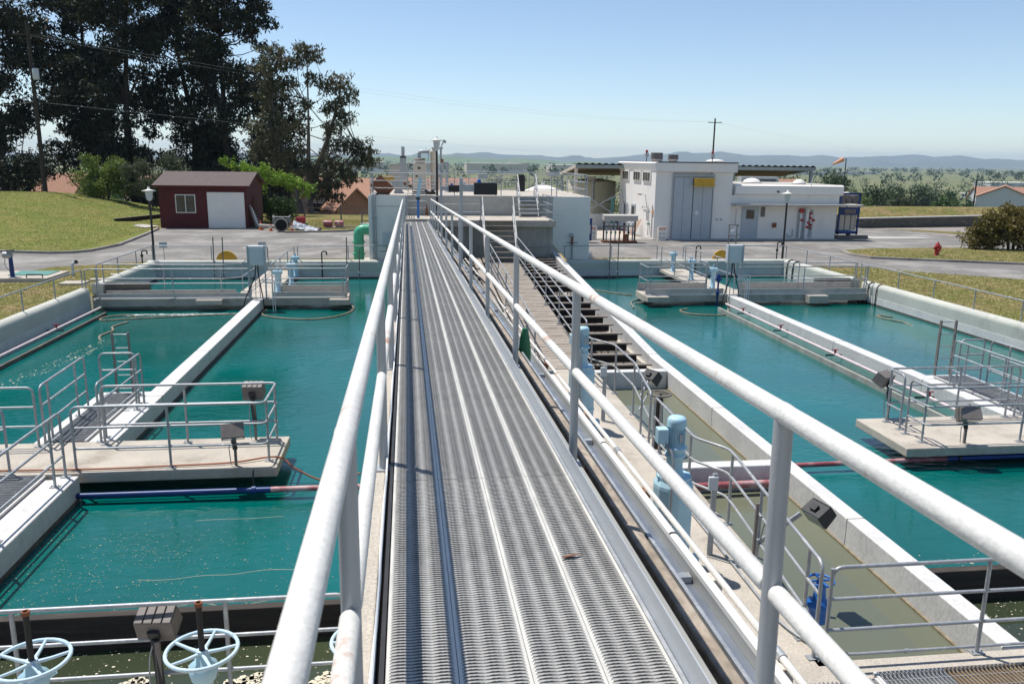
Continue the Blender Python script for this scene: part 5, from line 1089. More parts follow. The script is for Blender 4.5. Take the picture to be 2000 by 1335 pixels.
for x, w_, h_, lb in ((17.3,.42,.62,'larger round roof vent on the workshop'),(18.5,.36,.5,'smaller round roof vent on the workshop')):
    b = thing('roof_vent', lb, 'roof vent', (x,57,4.98), 'round vents on the workshop roof'); MB().lathe((x,57,4.9),[(w_*.8,0),(w_*.8,.15),(w_,.18),(w_*1.05,.26)],16).build('base', M['white'], b); MB().cyl((x,57,5.16),(x,57,4.98+h_),w_,n=16).build('drum', M['bronze'], b)
b = thing('roof_vent', 'flat white dome vent near the right edge of the workshop roof', 'roof vent', (21.5,57,4.98)); MB().lathe((21.6,57,4.98),[(.6,0),(.7,.06),(.55,.16),(.2,.22)],20).build('dome', M['white'], b); MB().cyl((21.6,57,4.9),(21.6,57,5.0),.5,n=16).build('base', M['bronze'], b)
# low white building
t = thing('low_building', 'low white service building with an entrance canopy, right of the workshop', 'building', (24.8,52.3,0))
MB().box(21.02,28.5,52.15,60,-.1,2.36).build('walls', M['wallw'], t)
MB().box(21.02,28.55,52.1,60,2.36,2.9).build('upper_wall', M['wallw'], t)
MB().prism([(52.1,2.9),(51.9,3.0),(51.9,3.52),(52.1,3.6),(60,3.6),(60,2.9)], 21.21, 28.72, axis='x').build('parapet_band', M['wallw'], t)
MB().box(21.4,28.5,52.3,59.9,3.601,3.62).build('roof', M['conc'], t)
MB().box(21.02,29.9,51.2,52.6,2.24,2.36).build('canopy_slab', M['conc'], t, bevel=.01)
d = MB().box(21.82,22.98,52.08,52.15,0,2.2).build('door', M['doorgrey'], t); MB().box(22.12,22.66,52.06,52.079,1.36,1.95).build('window', M['window'], d); MB().box(21.78,23.02,52.10,52.16,2.2,2.26).build('lintel', M['doorgrey'], d)
MB().box(23.14,23.42,52.10,52.15,1.5,2.15).build('louvre', M['bronze'], t)
for k in range(8): pass
MB().box(21.0,28.5,51.6,52.14,-.05,.05).build('plinth', M['conc'], t)
MB().box(24.0,24.25,52.02,52.12,.8,1.1).build('hose_bib', M['rust'], t); MB().tube(fillet([(25.1,52.08,.35),(25.1,52.08,.2),(25.45,52.08,.2),(25.45,52.08,.7)],.1),.035,8).build('bent_pipe', M['grey'], t)
MB().tube(fillet([(21.4,52.05,2.0),(21.4,52.05,.9)],.1),.015,6).build('conduit', M['galv'], t); MB().box(22.2,22.5,52.0,52.1,2.27,2.33).build('door_lamp', M['dark_metal'], t); MB().box(24.05,24.2,51.85,51.9,3.1,3.2).build('spot_lamp', M['dark_metal'], t)
MB().tube([(26.35,52.0,2.5),(26.4,51.84,4.0)],.025,6).build('vent_pipe', M['white'], t)
t = thing('pipe_manifold', 'white riser pipes with red bells and valves on the low building wall', 'pipes', (26.1,52,0))
MB().cyl((26.32,51.95,.05),(26.32,51.95,2.05),.13,n=14).build('white_riser', M['whitepipe'], t); MB().cyl((25.9,51.98,.1),(25.9,51.98,1.9),.07,n=10).build('white_riser', M['whitepipe'], t); MB().cyl((26.62,51.98,.9),(26.62,51.98,1.7),.09,n=10).build('white_riser', M['whitepipe'], t)
MB().cyl((25.93,51.9,1.92),(25.93,52.05,1.92),.16,n=18).build('red_bell', M['red'], t)
MB().box(25.75,26.8,52.05,52.10,.15,1.95).build('back_strut', M['grey'], t)
for x, z in ((26.35,1.15),(26.5,1.45),(26.55,1.0),(26.3,.85),(26.72,1.3),(25.93,1.3),(26.5,1.75)): MB().cyl((x,51.74,z),(x,51.95,z),.085,n=10).build('red_valve', M['red'], t)
MB().cyl((26.6,51.9,.7),(26.6,51.9,.85),.07,n=10).build('red_valve', M['rust'], t)
for x, y, r, lb in ((24.0,56,.62,'large white dome skylight on the low building roof'),(26.3,53.5,.42,'small white dome skylight on the low building roof')):
    b = thing('skylight', lb, 'skylight', (x,y,3.6), 'white dome skylights'); MB().lathe((x,y,3.62),[(r*1.05,0),(r,.05),(r*.8,.2),(r*.4,.3),(.03,.33)],24).build('dome', M['white'], b); MB().cyl((x,y,3.6),(x,y,3.66),r*1.1,n=24).build('kerb_ring', M['bronze'], b)
b = thing('roof_fan', 'white mushroom fan on the low building roof beside the workshop wall', 'roof fan', (22.6,57,3.6)); MB().cyl((22.5,57,3.6),(22.5,57,4.0),.28,n=14).build('body', M['stucco'], b); MB().lathe((22.5,57,4.0),[(.4,0),(.42,.05),(.2,.12)],16).build('cap', M['white'], b); MB().cyl((22.5,57,3.62),(22.5,57,3.75),.42,n=16).build('base', M['white'], b)
b = thing('roof_plenum', 'dark grey flat duct on the low building roof', 'duct', (25.3,57.5,3.6)); MB().box(24.3,27.2,58.6,59.4,3.6,4.0).build('duct', M['grey'], b, bevel=.02); MB().box(24.5,27.0,58.55,58.6,3.7,3.8).build('seam', M['dark_metal'], b)
# canopy roof behind
t = thing('corrugated_canopy', 'long open corrugated canopy roof on steel posts behind the workshop', 'canopy', (22,65,0))
mb = MB(); n = 74; xs2 = [12.1+(30.7-12.1)*k/n for k in range(n+1)]
vs = []; 
for k, x in enumerate(xs2):
    dz = .05*(1 if k % 2 else -1); vs += [(x,59.9,4.80+dz),(x+2.0*(x-12.1)/18.6+.9*(1-(x-12.1)/18.6),71,3.85+dz)]
mb.add(vs, [(2*k,2*k+2,2*k+3,2*k+1) for k in range(n)], False); mb.build('corrugated_sheet', M['roofcorr'], t)
vs = [(v[0],v[1],v[2]-.09-(.05 if (i//2) % 2 else -.05)) for i, v in enumerate(vs)]
MB().add(vs, [(2*k,2*k+1,2*k+3,2*k+2) for k in range(n)], False).build('roof_underside', M['underroof'], t)
MB().box(12.1,30.7,59.9,60.05,4.45,4.70).build('front_beam', M['steelgreen'], t); MB().beam((12.15,60,4.62),(13.0,71,3.85),.12,.22).build('side_beam', M['stucco'], t); MB().beam((30.65,60,4.62),(32.6,71,3.85),.12,.22).build('side_beam', M['steelgreen'], t)
for (x, y) in ((12.2,60.2),(24.3,60.2),(30.5,60.2),(18.0,60.2)): MB().box(x-.1,x+.1,y-.1,y+.1,-1,4.45).build('post', M['stucco'] if x < 13 else M['steelgreen'], t)
for (x, y) in ((13.1,70.8),(25.5,70.8),(32.3,70.8)): MB().box(x-.1,x+.1,y-.1,y+.1,-1,3.8).build('post', M['steelgreen'], t)
MB().beam((12.3,60.3,2.9),(15.5,60.3,.9),.05,.08).build('brace', M['galv'], t); MB().beam((15.6,60.3,2.6),(12.3,60.3,1.0),.05,.08).build('brace', M['galv'], t)
t = thing('storage_tank', 'large cream storage tank with yellow stains under the canopy', 'tank', (15.4,67,0)); MB().lathe((14.7,66.2,.9),[(2.0,0),(2.0,2.45),(1.95,2.5),(.5,2.7)],40).build('shell', M['tank'], t); MB().lathe((14.7,66.2,1.75),[(2.02,0),(2.02,.05)],40).build('hoop', M['bronze'], t)
MB().box(14.1,14.7,64.5,64.9,3.4,3.75).build('top_fitting', M['stucco'], t); MB().tube([(14.4,64.15,1.9),(14.4,64.15,3.6)],.07,8).build('level_pipe', M['galv'], t)
t = thing('tank_plinth_wall', 'white retaining wall below the cream storage tank', 'wall', (13.5,61.5,0)); MB().box(10.3,15.7,61.9,62.2,-.2,1.0).build('wall', M['wallw'], t, bevel=.01); MB().box(12.3,13.2,61.85,61.9,.1,.85).build('grey_panel', M['grey'], t)
t = thing('teal_frame', 'teal painted pipe frame beside the workshop corner', 'pipe frame', (15.2,60.8,0)); MB().box(15.05,15.25,60.6,60.8,0,2.2).build('column', M['teal'], t); MB().box(14.9,15.4,60.55,60.85,2.2,2.32).build('head', M['teal'], t)
# items in the yard
t = thing('valve_rack', 'grey valve rack with a sloping hood and a row of pipes before the workshop', 'rack', (13,50,0))
for x in (11.98,13.98): MB().box(x-.04,x+.04,49.9,50.0,.1,1.62).build('post', M['dark_metal'], t)
MB().obox((13,49.95,1.55),(2.15,.6,.34),Matrix.Rotation(.1,3,'X')).build('hood', M['conc'], t, bevel=.01); MB().box(12.0,14.0,49.9,50.05,.98,1.05).build('cross_beam', M['bronze'], t); MB().box(11.9,14.1,49.7,50.3,.02,.12).build('base', M['rust'], t)
for k in range(7):
    x = 12.15+.28*k; mm = ('galv','galv','galv','rust','red','dark_metal','galv')[k]
    MB().cyl((x,49.9,.12),(x,49.9,.98),.045,n=8).build('pipe', M[mm], t); MB().lathe((x,49.85,1.08),[(.04,0),(.08,.04),(.08,.1),(.02,.14)],10).build('gauge', M['ltgrey' if k != 4 else 'dark_metal'], t)
    MB().lathe((x,49.85,.55),[(.03,0),(.08,.05),(.05,.16)],10).build('valve', M['teal' if k < 3 else mm], t)
MB().box(13.2,13.45,49.7,49.85,.15,.55).build('red_box', M['rust'], t)
t = thing('portable_bin', 'navy blue bin with a cream panel beside the tank block', 'bin', (10.95,50,0)); MB().box(10.75,11.2,49.8,50.3,.12,1.5).build('bin', M['navy'], t, bevel=.02); MB().box(10.8,11.1,49.78,49.799,.55,1.1).build('panel', M['stucco'], t)
def barricade(x, y, label, ang):
    t = thing('barricade', label, 'barricade', (x,y,0), 'striped road barricades'); m3 = Matrix.Rotation(ang,3,'Z')
    MB().obox((x,y,.45),(.52,.06,.9),m3).build('panel', M['white'], t, bevel=.01)
    for k in range(3): MB().obox(Vector((x,y,.77))+m3@V(-.16+.16*k,-.034,0),(.09,.008,.2),m3@Matrix.Rotation(.6,3,'Y')).build('orange_stripe', M['peach'], t)
    for a in (-.12,.12):
        for b in (.2,.45): MB().obox(Vector((x,y,b))+m3@V(a,-.034,0),(.14,.006,.1),m3).build('cut_out', M['grey'], t)
    MB().obox(Vector((x,y,.4))+m3@V(0,.2,0),(.5,.05,.85),m3).build('back_leg', M['white'], t)
barricade(16.15, 51.2, 'orange and white striped barricade at the workshop corner', .05); barricade(11.6, 51.5, 'orange and white barricade leaning beside the blue bin', -.5)
t = thing('rod_bundle', 'bundle of pale sticks leaning against the white workshop side wall', 'sticks', (15.5,54.5,0))
for k in range(9): MB().tube([(15.1-.03*k,54.2+.12*k,.05),(15.68,54.5+.12*k,1.15-.02*k)],.02,5).build('stick', M['stucco' if k % 3 else 'peach'], t)
t = thing('red_drum', 'small red drum standing at the white wall left of the workshop', 'drum', (11.9,58,0)); MB().lathe((12.0,58,.1),[(.2,0),(.22,.1),(.22,.8),(.15,.9)],12).build('drum', M['rust'], t); MB().cyl((12,58,1.0),(12,58,1.05),.1,n=8).build('cap', M['red'], t)
t = thing('gauge_rack', 'small pipe frame with gauges on two posts behind the right cabinet', 'rack', (18,44,0))
for x in (17.75,18.2): MB().cyl((x,44,0),(x,44,1.0),.03,n=8).build('leg', M['bronze'], t)
for z in (.98,1.6): MB().tube([(17.7,44,z),(18.25,44,z)],.03,8).build('cross_bar', M['bronze'], t)
for x in (17.75,18.2): MB().tube([(x,44,.98),(x,44,1.6)],.03,8).build('upright', M['bronze'], t)
for x, z in ((17.75,1.6),(18.2,1.6),(17.8,1.0),(18.3,1.0),(18.25,1.5)): MB().lathe((x,43.95,z),[(.05,0),(.06,.05),(.03,.1)],8).build('fitting', M['galv'], t)
MB().beam((17.85,43.95,1.2),(18.1,43.95,1.35),.05,.08).build('name_plate', M['signw'], t)
t = thing('blue_rack_trailer', 'tall blue framed rack trailer loaded with boxes, right of the low building', 'trailer', (29.9,53,0))
for x in (29.15,30.55):
    for y in (53,54.6): MB().box(x-.05,x+.05,y-.05,y+.05,.25,3.1).build('post', M['navy'], t)
for z in (.3,2.15,2.95): 
    for y in (52.98,54.58): MB().box(29.1,30.6,y-.03,y+.05,z,z+.14).build('rail', M['navy'], t)
for k in range(3): MB().box(29.25+.44*k,29.62+.44*k,53.1,54.4,.55,1.6).build('lower_box', M['stucco'], t, bevel=.01)
for k in range(3): MB().box(29.25+.44*k,29.62+.44*k,53.1,54.4,2.3,2.9).build('upper_box', M['bronze'], t, bevel=.01)
MB().box(29.2,30.5,52.97,54.5,.30,.5).build('deck', M['midblue'], t); MB().lathe((29.85,53.6,2.95),[(.4,0),(.35,.1),(.1,.16)],14).build('white_cover', M['white'], t)
MB().box(29.1,30.6,52.93,52.98,1.6,2.12).build('front_panel', M['navy'], t); MB().box(29.5,30.3,52.92,52.93,1.68,1.98).build('cut_out', M['bronze'], t)
for x in (29.3,30.4): MB().tube([(x-.06,53.8,.12),(x+.06,53.8,.12)],.22,14).build('wheel', M['black'], t)
MB().box(28.9,31.2,52.6,53,.02,.22).build('drawbar', M['bronze'], t)
# hydrant, bush, low wall, berm
t = thing('fire_hydrant', 'dark red fire hydrant standing in the grass island', 'hydrant', (29.1,42,0))
MB().lathe((29.1,42,.02),[(.17,0),(.17,.05),(.12,.07),(.12,.5),(.15,.52),(.15,.58),(.13,.62),(.10,.72),(.04,.78),(.03,.84)],18).build('barrel', M['red'], t)
MB().cyl((28.88,42,.5),(29.32,42,.5),.06,n=10).build('side_nozzle', M['red'], t); MB().cyl((29.1,41.8,.42),(29.1,42,.42),.085,n=12).build('front_nozzle', M['red'], t); MB().cyl((28.88,42,.45),(29.34,42,.62),.035,n=8).build('bonnet_arm', M['red'], t)
t = thing('low_wall', 'long low shaded concrete wall on the right beyond the road', 'wall', (50,62,0)); MB().add([(35.6,61.6,-.1),(62,66.2,-.1),(62,66.6,-.1),(35.6,62.0,-.1),(35.6,61.6,.72),(62,66.2,1.0),(62,66.6,1.0),(35.6,62.0,.72)],[(0,3,2,1),(4,5,6,7),(0,1,5,4),(1,2,6,5),(2,3,7,6),(3,0,4,7)]).build('wall', M['conc_dark'], t); MB().add([(35.5,61.5,.72),(62,66.1,1.0),(62,66.75,1.0),(35.5,62.1,.72),(35.5,61.5,.79),(62,66.1,1.07),(62,66.75,1.07),(35.5,62.1,.79)],[(0,3,2,1),(4,5,6,7),(0,1,5,4),(1,2,6,5),(2,3,7,6),(3,0,4,7)]).build('coping', M['conc'], t)  # shade on the wall face is put into its dark colour
sheet([(34.5,63.4),(62,67.2),(75,69),(75,66),(62,66.9),(36,62.6)], .55, 'gravel_bank', M['gravel'])
# pad with blue valve on the left
t = thing('access_slab', 'raised concrete slab beside the road at the left edge, carrying the blue valve actuator', 'slab', (-15.4,35.4,0)); MB().box(-17.6,-14.4,34.1,36.3,-.1,.16).build('slab', M['conc_tan'], t, bevel=.02); MB().box(-16.2,-14.7,34.9,36.1,.161,.19).build('green_hatch', M['teal'], t); MB().tube(fillet([(-15.2,34.2,.16),(-15.2,34.2,.3),(-14.6,34.2,.3),(-14.6,34.2,.16)],.05),.02,6).build('handle', M['dark_metal'], t)
t = thing('valve_actuator', 'blue valve pedestal with a grey actuator on the raised slab, left edge', 'valve', (-15.9,34.7,.16)); MB().cyl((-15.9,34.6,.16),(-15.9,34.6,.95),.09,.075,14).build('pedestal', M['navy'], t); MB().cyl((-16.15,34.6,1.02),(-15.85,34.6,1.02),.13,n=14).build('actuator', M['galv'], t); MB().obox((-15.88,34.6,1.1),(.14,.14,.2)).build('gear_box', M['galv'], t); MB().lathe((-15.88,34.6,1.2),[(.15,0),(.15,.02),(.03,.04)],14).build('handwheel', M['black'], t); MB().tube(fillet([(-16.1,34.6,.95),(-16.15,34.6,.6),(-15.98,34.6,.4),(-15.98,34.6,.16)],.1),.015,6).build('cable', M['galv'], t)
t = thing('vent_pipe', 'small pale bent vent pipe beside the raised slab', 'pipe', (-14.2,35.7,0)); MB().tube(fillet([(-14.1,35.9,0),(-14.1,35.9,.5),(-13.95,35.9,.58)],.1),.06,8).build('pipe', M['ltgrey'], t); MB().cyl((-13.97,35.9,.56),(-13.9,35.9,.62),.08,n=8).build('cap', M['dark_metal'], t)
for k,(x,y,w_,d_,lb) in enumerate(((-13.2,33.6,.9,.75,'large flat concrete cover in the grass by the left basin wall'),(-12.6,34.5,.6,.4,'small flat concrete cover in the grass, beside the large one'),(-12.35,35.9,.5,.35,'farthest flat concrete cover in the grass'))):
    mb = MB(); mb.obox((x,y,.03),(w_,d_,.08),Matrix.Rotation(.1*k,3,'Z')); tag(mb.build('cover_slab', M['conc_tan']), lb, 'cover', 'flat covers in the grass')
# ================================================================ dark red shed and its yard
t = thing('red_shed', 'dark red garage shed with a brown shingle roof and a white door', 'shed', (-14,62,0))
MB().box(-17.4,-11.5,60.0,66.4,0,2.95).build('walls', M['redwall'], t)
MB().prism([(60.0,2.95),(63.2,3.75),(66.4,2.95)], -11.62, -11.5, axis='x').build('gable', M['redwall'], t); MB().prism([(60.0,2.95),(63.2,3.75),(66.4,2.95)], -17.4, -17.28, axis='x').build('gable', M['redwall'], t)
mb = MB(); mb.prism([(59.7,2.88),(63.2,3.76),(66.7,2.88),(66.7,2.96),(63.2,3.86),(59.7,2.96)], -17.75, -11.2, axis='x'); mb.build('roof', M['shingle'], t)
MB().box(-17.75,-11.2,59.66,59.70,2.82,2.96).build('fascia', M['redwall'], t)
for k in range(9): MB().box(-17.41,-14.2,59.985,59.999,.02+.31*k,.29+.31*k).build('siding_board', M['redwall'], t, bevel=.004)
for k in range(9): MB().box(-11.58,-11.5,59.985,59.999,.02+.31*k,.29+.31*k).build('siding_board', M['redwall'], t)
g = MB().box(-14.15,-11.63,59.95,60.0,0,2.5).build('garage_door', M['white'], t)
for k in range(4): MB().box(-14.12,-11.66,59.935,59.949,.03+.62*k,.63+.62*k-.02).build('door_panel', M['white'], g, bevel=.004)
w0 = MB().box(-16.3,-14.95,59.94,60.0,1.05,2.33).build('window', M['white'], t)
for k in range(2): MB().box(-16.24+.65*k,-15.66+.65*k,59.92,59.939,1.11,2.27).build('pane', M['window'], w0)
d = MB().box(-11.5,-11.46,62.3,63.1,.1,2.1).build('side_door', M['redwall'], t); MB().box(-11.46,-11.44,62.5,62.9,1.3,1.9).build('window', M['window'], d)
def cone(x, y, label, s=1.0):
    t = thing('traffic_cone', label, 'traffic cone', (x,y,0), 'orange traffic cones by the shed'); MB().lathe((x,y,.03),[(.13*s,0),(.09*s,.22*s)],16).build('lower_cone', M['orange'], t); MB().lathe((x,y,.03+.22*s),[(.088*s,0),(.06*s,.18*s)],16).build('white_band', M['white'], t); MB().lathe((x,y,.03+.4*s),[(.058*s,0),(.02*s,.25*s)],16).build('tip', M['orange'], t); MB().box(x-.17*s,x+.17*s,y-.17*s,y+.17*s,0,.03).build('base', M['orange'], t)
cone(-10.35,58.6,'orange traffic cone nearest the shed corner'); cone(-8.0,56.9,'orange traffic cone in front of the rolled tarp'); cone(-9.5,57.5,'small brown orange cone left of the black drum',.8)
t = thing('black_drum', 'black cable drum lying on its side with a wooden rim', 'drum', (-8.7,57.2,0)); MB().cyl((-8.7,56.9,.48),(-8.7,57.7,.48),.44,n=24).build('drum', M['black'], t); MB().tube([(-8.7,56.86,.48),(-8.7,56.9,.48)],.47,24).build('rim', M['board'], t); MB().cyl((-8.7,56.84,.48),(-8.7,56.859,.48),.38,n=24).build('hollow', M['dark'], t)
t = thing('log', 'brown log lying behind the cones', 'log', (-9.7,58.2,0)); MB().tube([(-10.4,58.4,.3),(-9,58,.25)],.14,10).build('trunk', M['board'], t); MB().cyl((-9.01,58,.25),(-8.97,57.99,.25),.13,n=10).build('end', M['stucco'], t)
mb = MB(); rg = random.Random(5); G = 12; vs = []
for j in range(G):
    for i in range(G): u = i/(G-1); v = j/(G-1); vs.append((-8.05+1.7*u+.15*v, 57.2+.9*v-.35*u, .03+.62*math.sin(math.pi*min(1,v*.9+.05))*(1-u*.85)+.10*rg.random()))
mb.add(vs, [(j*G+i,j*G+i+1,(j+1)*G+i+1,(j+1)*G+i) for j in range(G-1) for i in range(G-1)], True); tag(mb.build('crumpled_tarp', M['tarp']), 'crumpled grey blue tarp heaped beside the black drum', 'tarp')
t = thing('generator', 'small machine in a grey tube frame behind the black drum', 'generator', (-8.9,59,0)); 
for x in (-9.5,-8.4): MB().tube(fillet([(x,58.6,.1),(x,58.6,.95),(x,59.3,.95),(x,59.3,.1)],.1),.03,6).build('frame', M['galv_post'], t)
MB().box(-9.4,-8.5,58.7,59.2,.25,.75).build('engine', M['dark_metal'], t, bevel=.05); MB().tube([(-9.5,58.6,.9),(-8.4,58.6,.9)],.03,6).build('bar', M['galv_post'], t)
t = thing('fuel_can', 'red fuel can standing behind the tarp', 'can', (-7.6,58.6,0)); MB().box(-7.95,-7.3,58.5,58.8,.45,.9).build('can', M['red'], t, bevel=.05); MB().cyl((-7.5,58.65,.9),(-7.45,58.65,1.0),.05,n=8).build('spout', M['red'], t); MB().box(-8.0,-7.2,58.4,58.95,.02,.44).build('crate', M['black'], t)
t = thing('black_tubes', 'black tubes lying on the dry grass right of the tarp', 'tubes', (-6.8,58.3,0)); MB().tube([(-7.3,58.6,.22),(-6.2,57.9,.1)],.1,8).build('tube', M['black'], t); MB().tube([(-7.2,58.9,.15),(-6.3,58.6,.1)],.08,8).build('tube', M['black'], t)
t = thing('red_rolls', 'two faded red rolls lying on a board in the dry grass', 'rolls', (-5.6,60.3,0)); 
for x in (-5.9,-5.1): MB().cyl((x-.32,60.3,.32),(x+.28,60.25,.32),.24,n=14).build('roll', M['maroon'], t)
MB().box(-6.1,-4.8,60,60.6,.02,.07).build('board', M['stucco'], t)
t = thing('leaning_boards', 'boards leaning against the shed side wall', 'boards', (-11.2,61,0)); 
for k in range(3): MB().beam((-11.0+.06*k,60.6+.5*k,.02),(-11.42,60.7+.5*k,1.6-.2*k),.25,.03).build('board', M['timber' if k != 1 else 'white'], t)
mb = MB(); mb.obox((-4.2,60.9,.08),(3.8,.1,.08),Matrix.Rotation(-.12,3,'Z')); tag(mb.build('long_batten', M['stucco']), 'long pale batten lying in the dry grass before the big tree', 'batten')
t = thing('wire_cart', 'small metal frame cart on the dry grass left of the tank block', 'cart', (-3.2,62,0))
for x in (-3.6,-2.6):
    for y in (61.8,62.5): MB().box(x-.03,x+.03,y-.03,y+.03,.1,1.1).build('upright', M['bronze'], t)
for z in (.4,.75,1.08): MB().box(-3.6,-2.6,61.78,61.83,z,z+.04).build('slat', M['bronze'], t)
MB().box(-3.7,-2.4,61.7,62.6,.1,.2).build('base', M['grey'], t)
t = thing('timber_edging', 'dark timber edging stepping up the lawn beside the shed', 'edging', (-18.8,61,0)); MB().beam((-21.3,62.4,.28),(-18.2,65.5,.5),.12,.3).build('plank', M['timber_side'], t); MB().beam((-21.3,62.4,.45),(-18.2,65.5,.67),.16,.04).build('top_board', M['timber'], t)
t = thing('fence_rail', 'weathered wooden rail fence in the dry grass left of the tank block', 'fence', (-4,66,0))
for x in (-8.5,-5.6,-2.8): MB().box(x-.06,x+.06,67.9,68.0,-.1,1.25).build('post', M['bronze'], t)
for z in (.5,.95): MB().box(-8.5,-2.0,67.88,67.9,z,z+.06).build('rail', M['bronze'], t)

t = thing('hanging_cables', 'two black cables hanging over the near end of the right basin wall', 'cables', (18,29.6,-.5))
for y in (29.3,29.9): MB().tube(fillet([(18.3,y,.2),(18.22,y,.46),(18.02,y,.42),(17.96,y,.1),(17.96,y,-.5)],.1),.02,6).build('cable', M['black'], t)
t = thing('hanging_hoses', 'two dark hoses looped over the short wall behind the far right footbridge', 'hoses', (18,36.5,-.4))
for y in (36.4,37.0): MB().tube(fillet([(18.4,y,.3),(18.22,y,.48),(18.0,y,.42),(17.95,y,.0),(17.95,y,-.5)],.1),.03,6).build('hose', M['black'], t)
# ================================================================ vegetation
def leaves_mesh(name, clumps, n, size, m, seed, droop=.0, flat=.75, parent=None, loc=None):
    """clumps: (x,y,z,r); n leaves in total spread by volume, denser towards the shell"""
    rs = np.random.RandomState(seed); C = np.array(clumps, float); wgt = C[:,3]**2.2; wgt /= wgt.sum()
    idx = rs.choice(len(C), n, p=wgt); d = rs.normal(size=(n,3)); d /= np.linalg.norm(d, axis=1)[:,None]
    rad = rs.uniform(.25, 1, n)**.55; lump = 1+.30*np.sin(d[:,0]*5+idx)+.28*np.sin(d[:,2]*6+idx*2)+.15*np.sin(d[:,1]*9+idx*3)
    P = C[idx,:3]+d*(C[idx,3]*rad*lump)[:,None]*np.array([1,1,flat])
    s = size*rs.uniform(.55, 1.35, n); u = rs.normal(size=(n,3)); u[:,2] -= droop*2; u /= np.linalg.norm(u, axis=1)[:,None]
    v = np.cross(u, rs.normal(size=(n,3))); v /= np.linalg.norm(v, axis=1)[:,None]
    u *= (s*(1+droop))[:,None]; v *= (s*(.55-.15*droop))[:,None]
    vs = np.stack([P-u*.5, P+v*.5, P+u*.5, P-v*.5], 1).reshape(-1, 3)
    o3 = ORG.get(parent.name, Vector((0,0,0))) if parent else Vector(loc or (0,0,0))
    vs = vs-np.array(o3)
    me = bpy.data.meshes.new(name); me.vertices.add(n*4); me.vertices.foreach_set('co', vs.ravel())
    me.loops.add(n*4); me.loops.foreach_set('vertex_index', np.arange(n*4)); me.polygons.add(n)
    me.polygons.foreach_set('loop_start', np.arange(n)*4); me.polygons.foreach_set('loop_total', np.full(n, 4)); me.materials.append(m); me.update(); me.validate()
    o = bpy.data.objects.new(name, me); COL.objects.link(o)
    if parent: o.parent = parent; ORG[o.name] = o3
    else: o.location = o3
    return o
def tree(label, x, y, z, clumps, n, size, leaf='euc', bark='barkd', tr=.4, stems=None, seed=1, droop=.5, group=None, cat='tree', name='eucalyptus_tree', limbs=True):
    t = thing(name, label, cat, (x,y,z), group); rg = random.Random(seed)
    leaves_mesh('crown', clumps, n, size, M[leaf], seed, droop, parent=t)
    mb = MB(); H = max(c[2] for c in clumps)-z
    stems = stems or [[(x,y,z-.5),(x+rg.uniform(-.4,.4),y,z+H*.3),(x+rg.uniform(-1,1),y,z+H*.6),(x+rg.uniform(-1.2,1.2),y,z+H*.95)]]
    for st in stems:
        P = fillet(st, 1.5, 3); k = len(P); mb.tube(P, [tr*(1-.82*i/(k-1)) for i in range(k)], 8)
    if limbs:
        for c in clumps:
            st = rg.choice(stems); best = None; cz = c[2]
            P = fillet(st, 1.5, 3)
            cand = [p for p in P if p.z < cz-c[3]*.6] or [P[0]]
            a = min(cand[1:] or cand, key=lambda p: (p-Vector(c[:3])).length); b = Vector(c[:3]); mid = a.lerp(b, .55)+V(rg.uniform(-.4,.4), rg.uniform(-.3,.3), -.25*(b-a).length*.3)
            r0 = tr*.30*min(1, .4+c[3]/4); mb.tube([a, mid, b, b+V(0,0,c[3]*.4)], [r0, r0*.6, r0*.35, r0*.1], 6)
    mb.build('trunk', M[bark], t)
    return t
def gum_clumps(x, y, z0, H, W, n, seed, low=.25):
    rg = random.Random(seed); out = []
    for k in range(n):
        f = low+(1-low)*((k+rg.random())/n); a = rg.uniform(0, 6.28); q = W*(.35+.65*math.sin(math.pi*min(1,(f-low)/(1-low)*.75+.22)))*rg.uniform(.3,1)
        out.append((x+q*math.cos(a), y+q*math.sin(a)*.8, z0+H*f, rg.uniform(1.0,2.3)))
    return out
gl = 'tall dark eucalyptus trees behind the lawn'
spec = [(-48.5,95,.5,27,6.5,50,11,.10,'leftmost dark eucalyptus at the picture edge'),(-41,90,.8,27,6.5,54,12,.16,'dark eucalyptus behind the utility pole'),(-35,97,0,29,6,58,13,.14,'dark eucalyptus between the utility pole and the yellow green bush'),
  (-29,92,.2,28,5.5,60,14,.12,'tall dark eucalyptus above the green bush'),(-24.3,98,-1,29,5.5,58,15,.10,'tall dark eucalyptus above the shed roof, left one'),(-19.5,93,-.5,27,4.8,60,16,.08,'tall dark eucalyptus above the shed roof, right one with a branch reaching right'),(-15.6,101,-1.5,15,3.6,34,17,.10,'shorter dark eucalyptus just left of the open single tree')]
for (x, y, z, H, W, n, sd, low, lb) in spec:
    cl = gum_clumps(x, y, z, H, W, n, sd, low)
    if sd == 16: cl += [(-15.8,93,20.5,1.3),(-14.6,93,18.6,1.1),(-16.8,93,17.2,1.2),(-15.2,93,16.2,.9),(-17,93,21.8,1.3)]
    tree(lb, x, y, z, cl, 36000 if H > 20 else 16000, .33, seed=sd, group=gl, tr=.42)
# low dark undergrowth at the foot of the row
for (x,y,r,lb,sd) in ((-35.5,80,2.0,'dark round bush at the foot of the utility pole',21),(-20.5,86,2.4,'dark low thicket right behind the shed roof',22),(-44,82,1.6,'dark bush at the left picture edge behind the lawn crest',23),(-16.2,90,2.6,'dark thicket between the shed and the open single tree',25),(-25,90,2.6,'dark thicket behind the olive bush',26)):
    gz = ground_h(x,y); tree(lb, x, y, gz, [(x+random.Random(sd+k).uniform(-r,r),y,gz+r*.6+random.Random(sd*3+k).uniform(0,r*1.3),r*.8) for k in range(7)], 5000, .26, 'euc', tr=.14, seed=sd, droop=.2, name='bush', cat='bush', limbs=False)
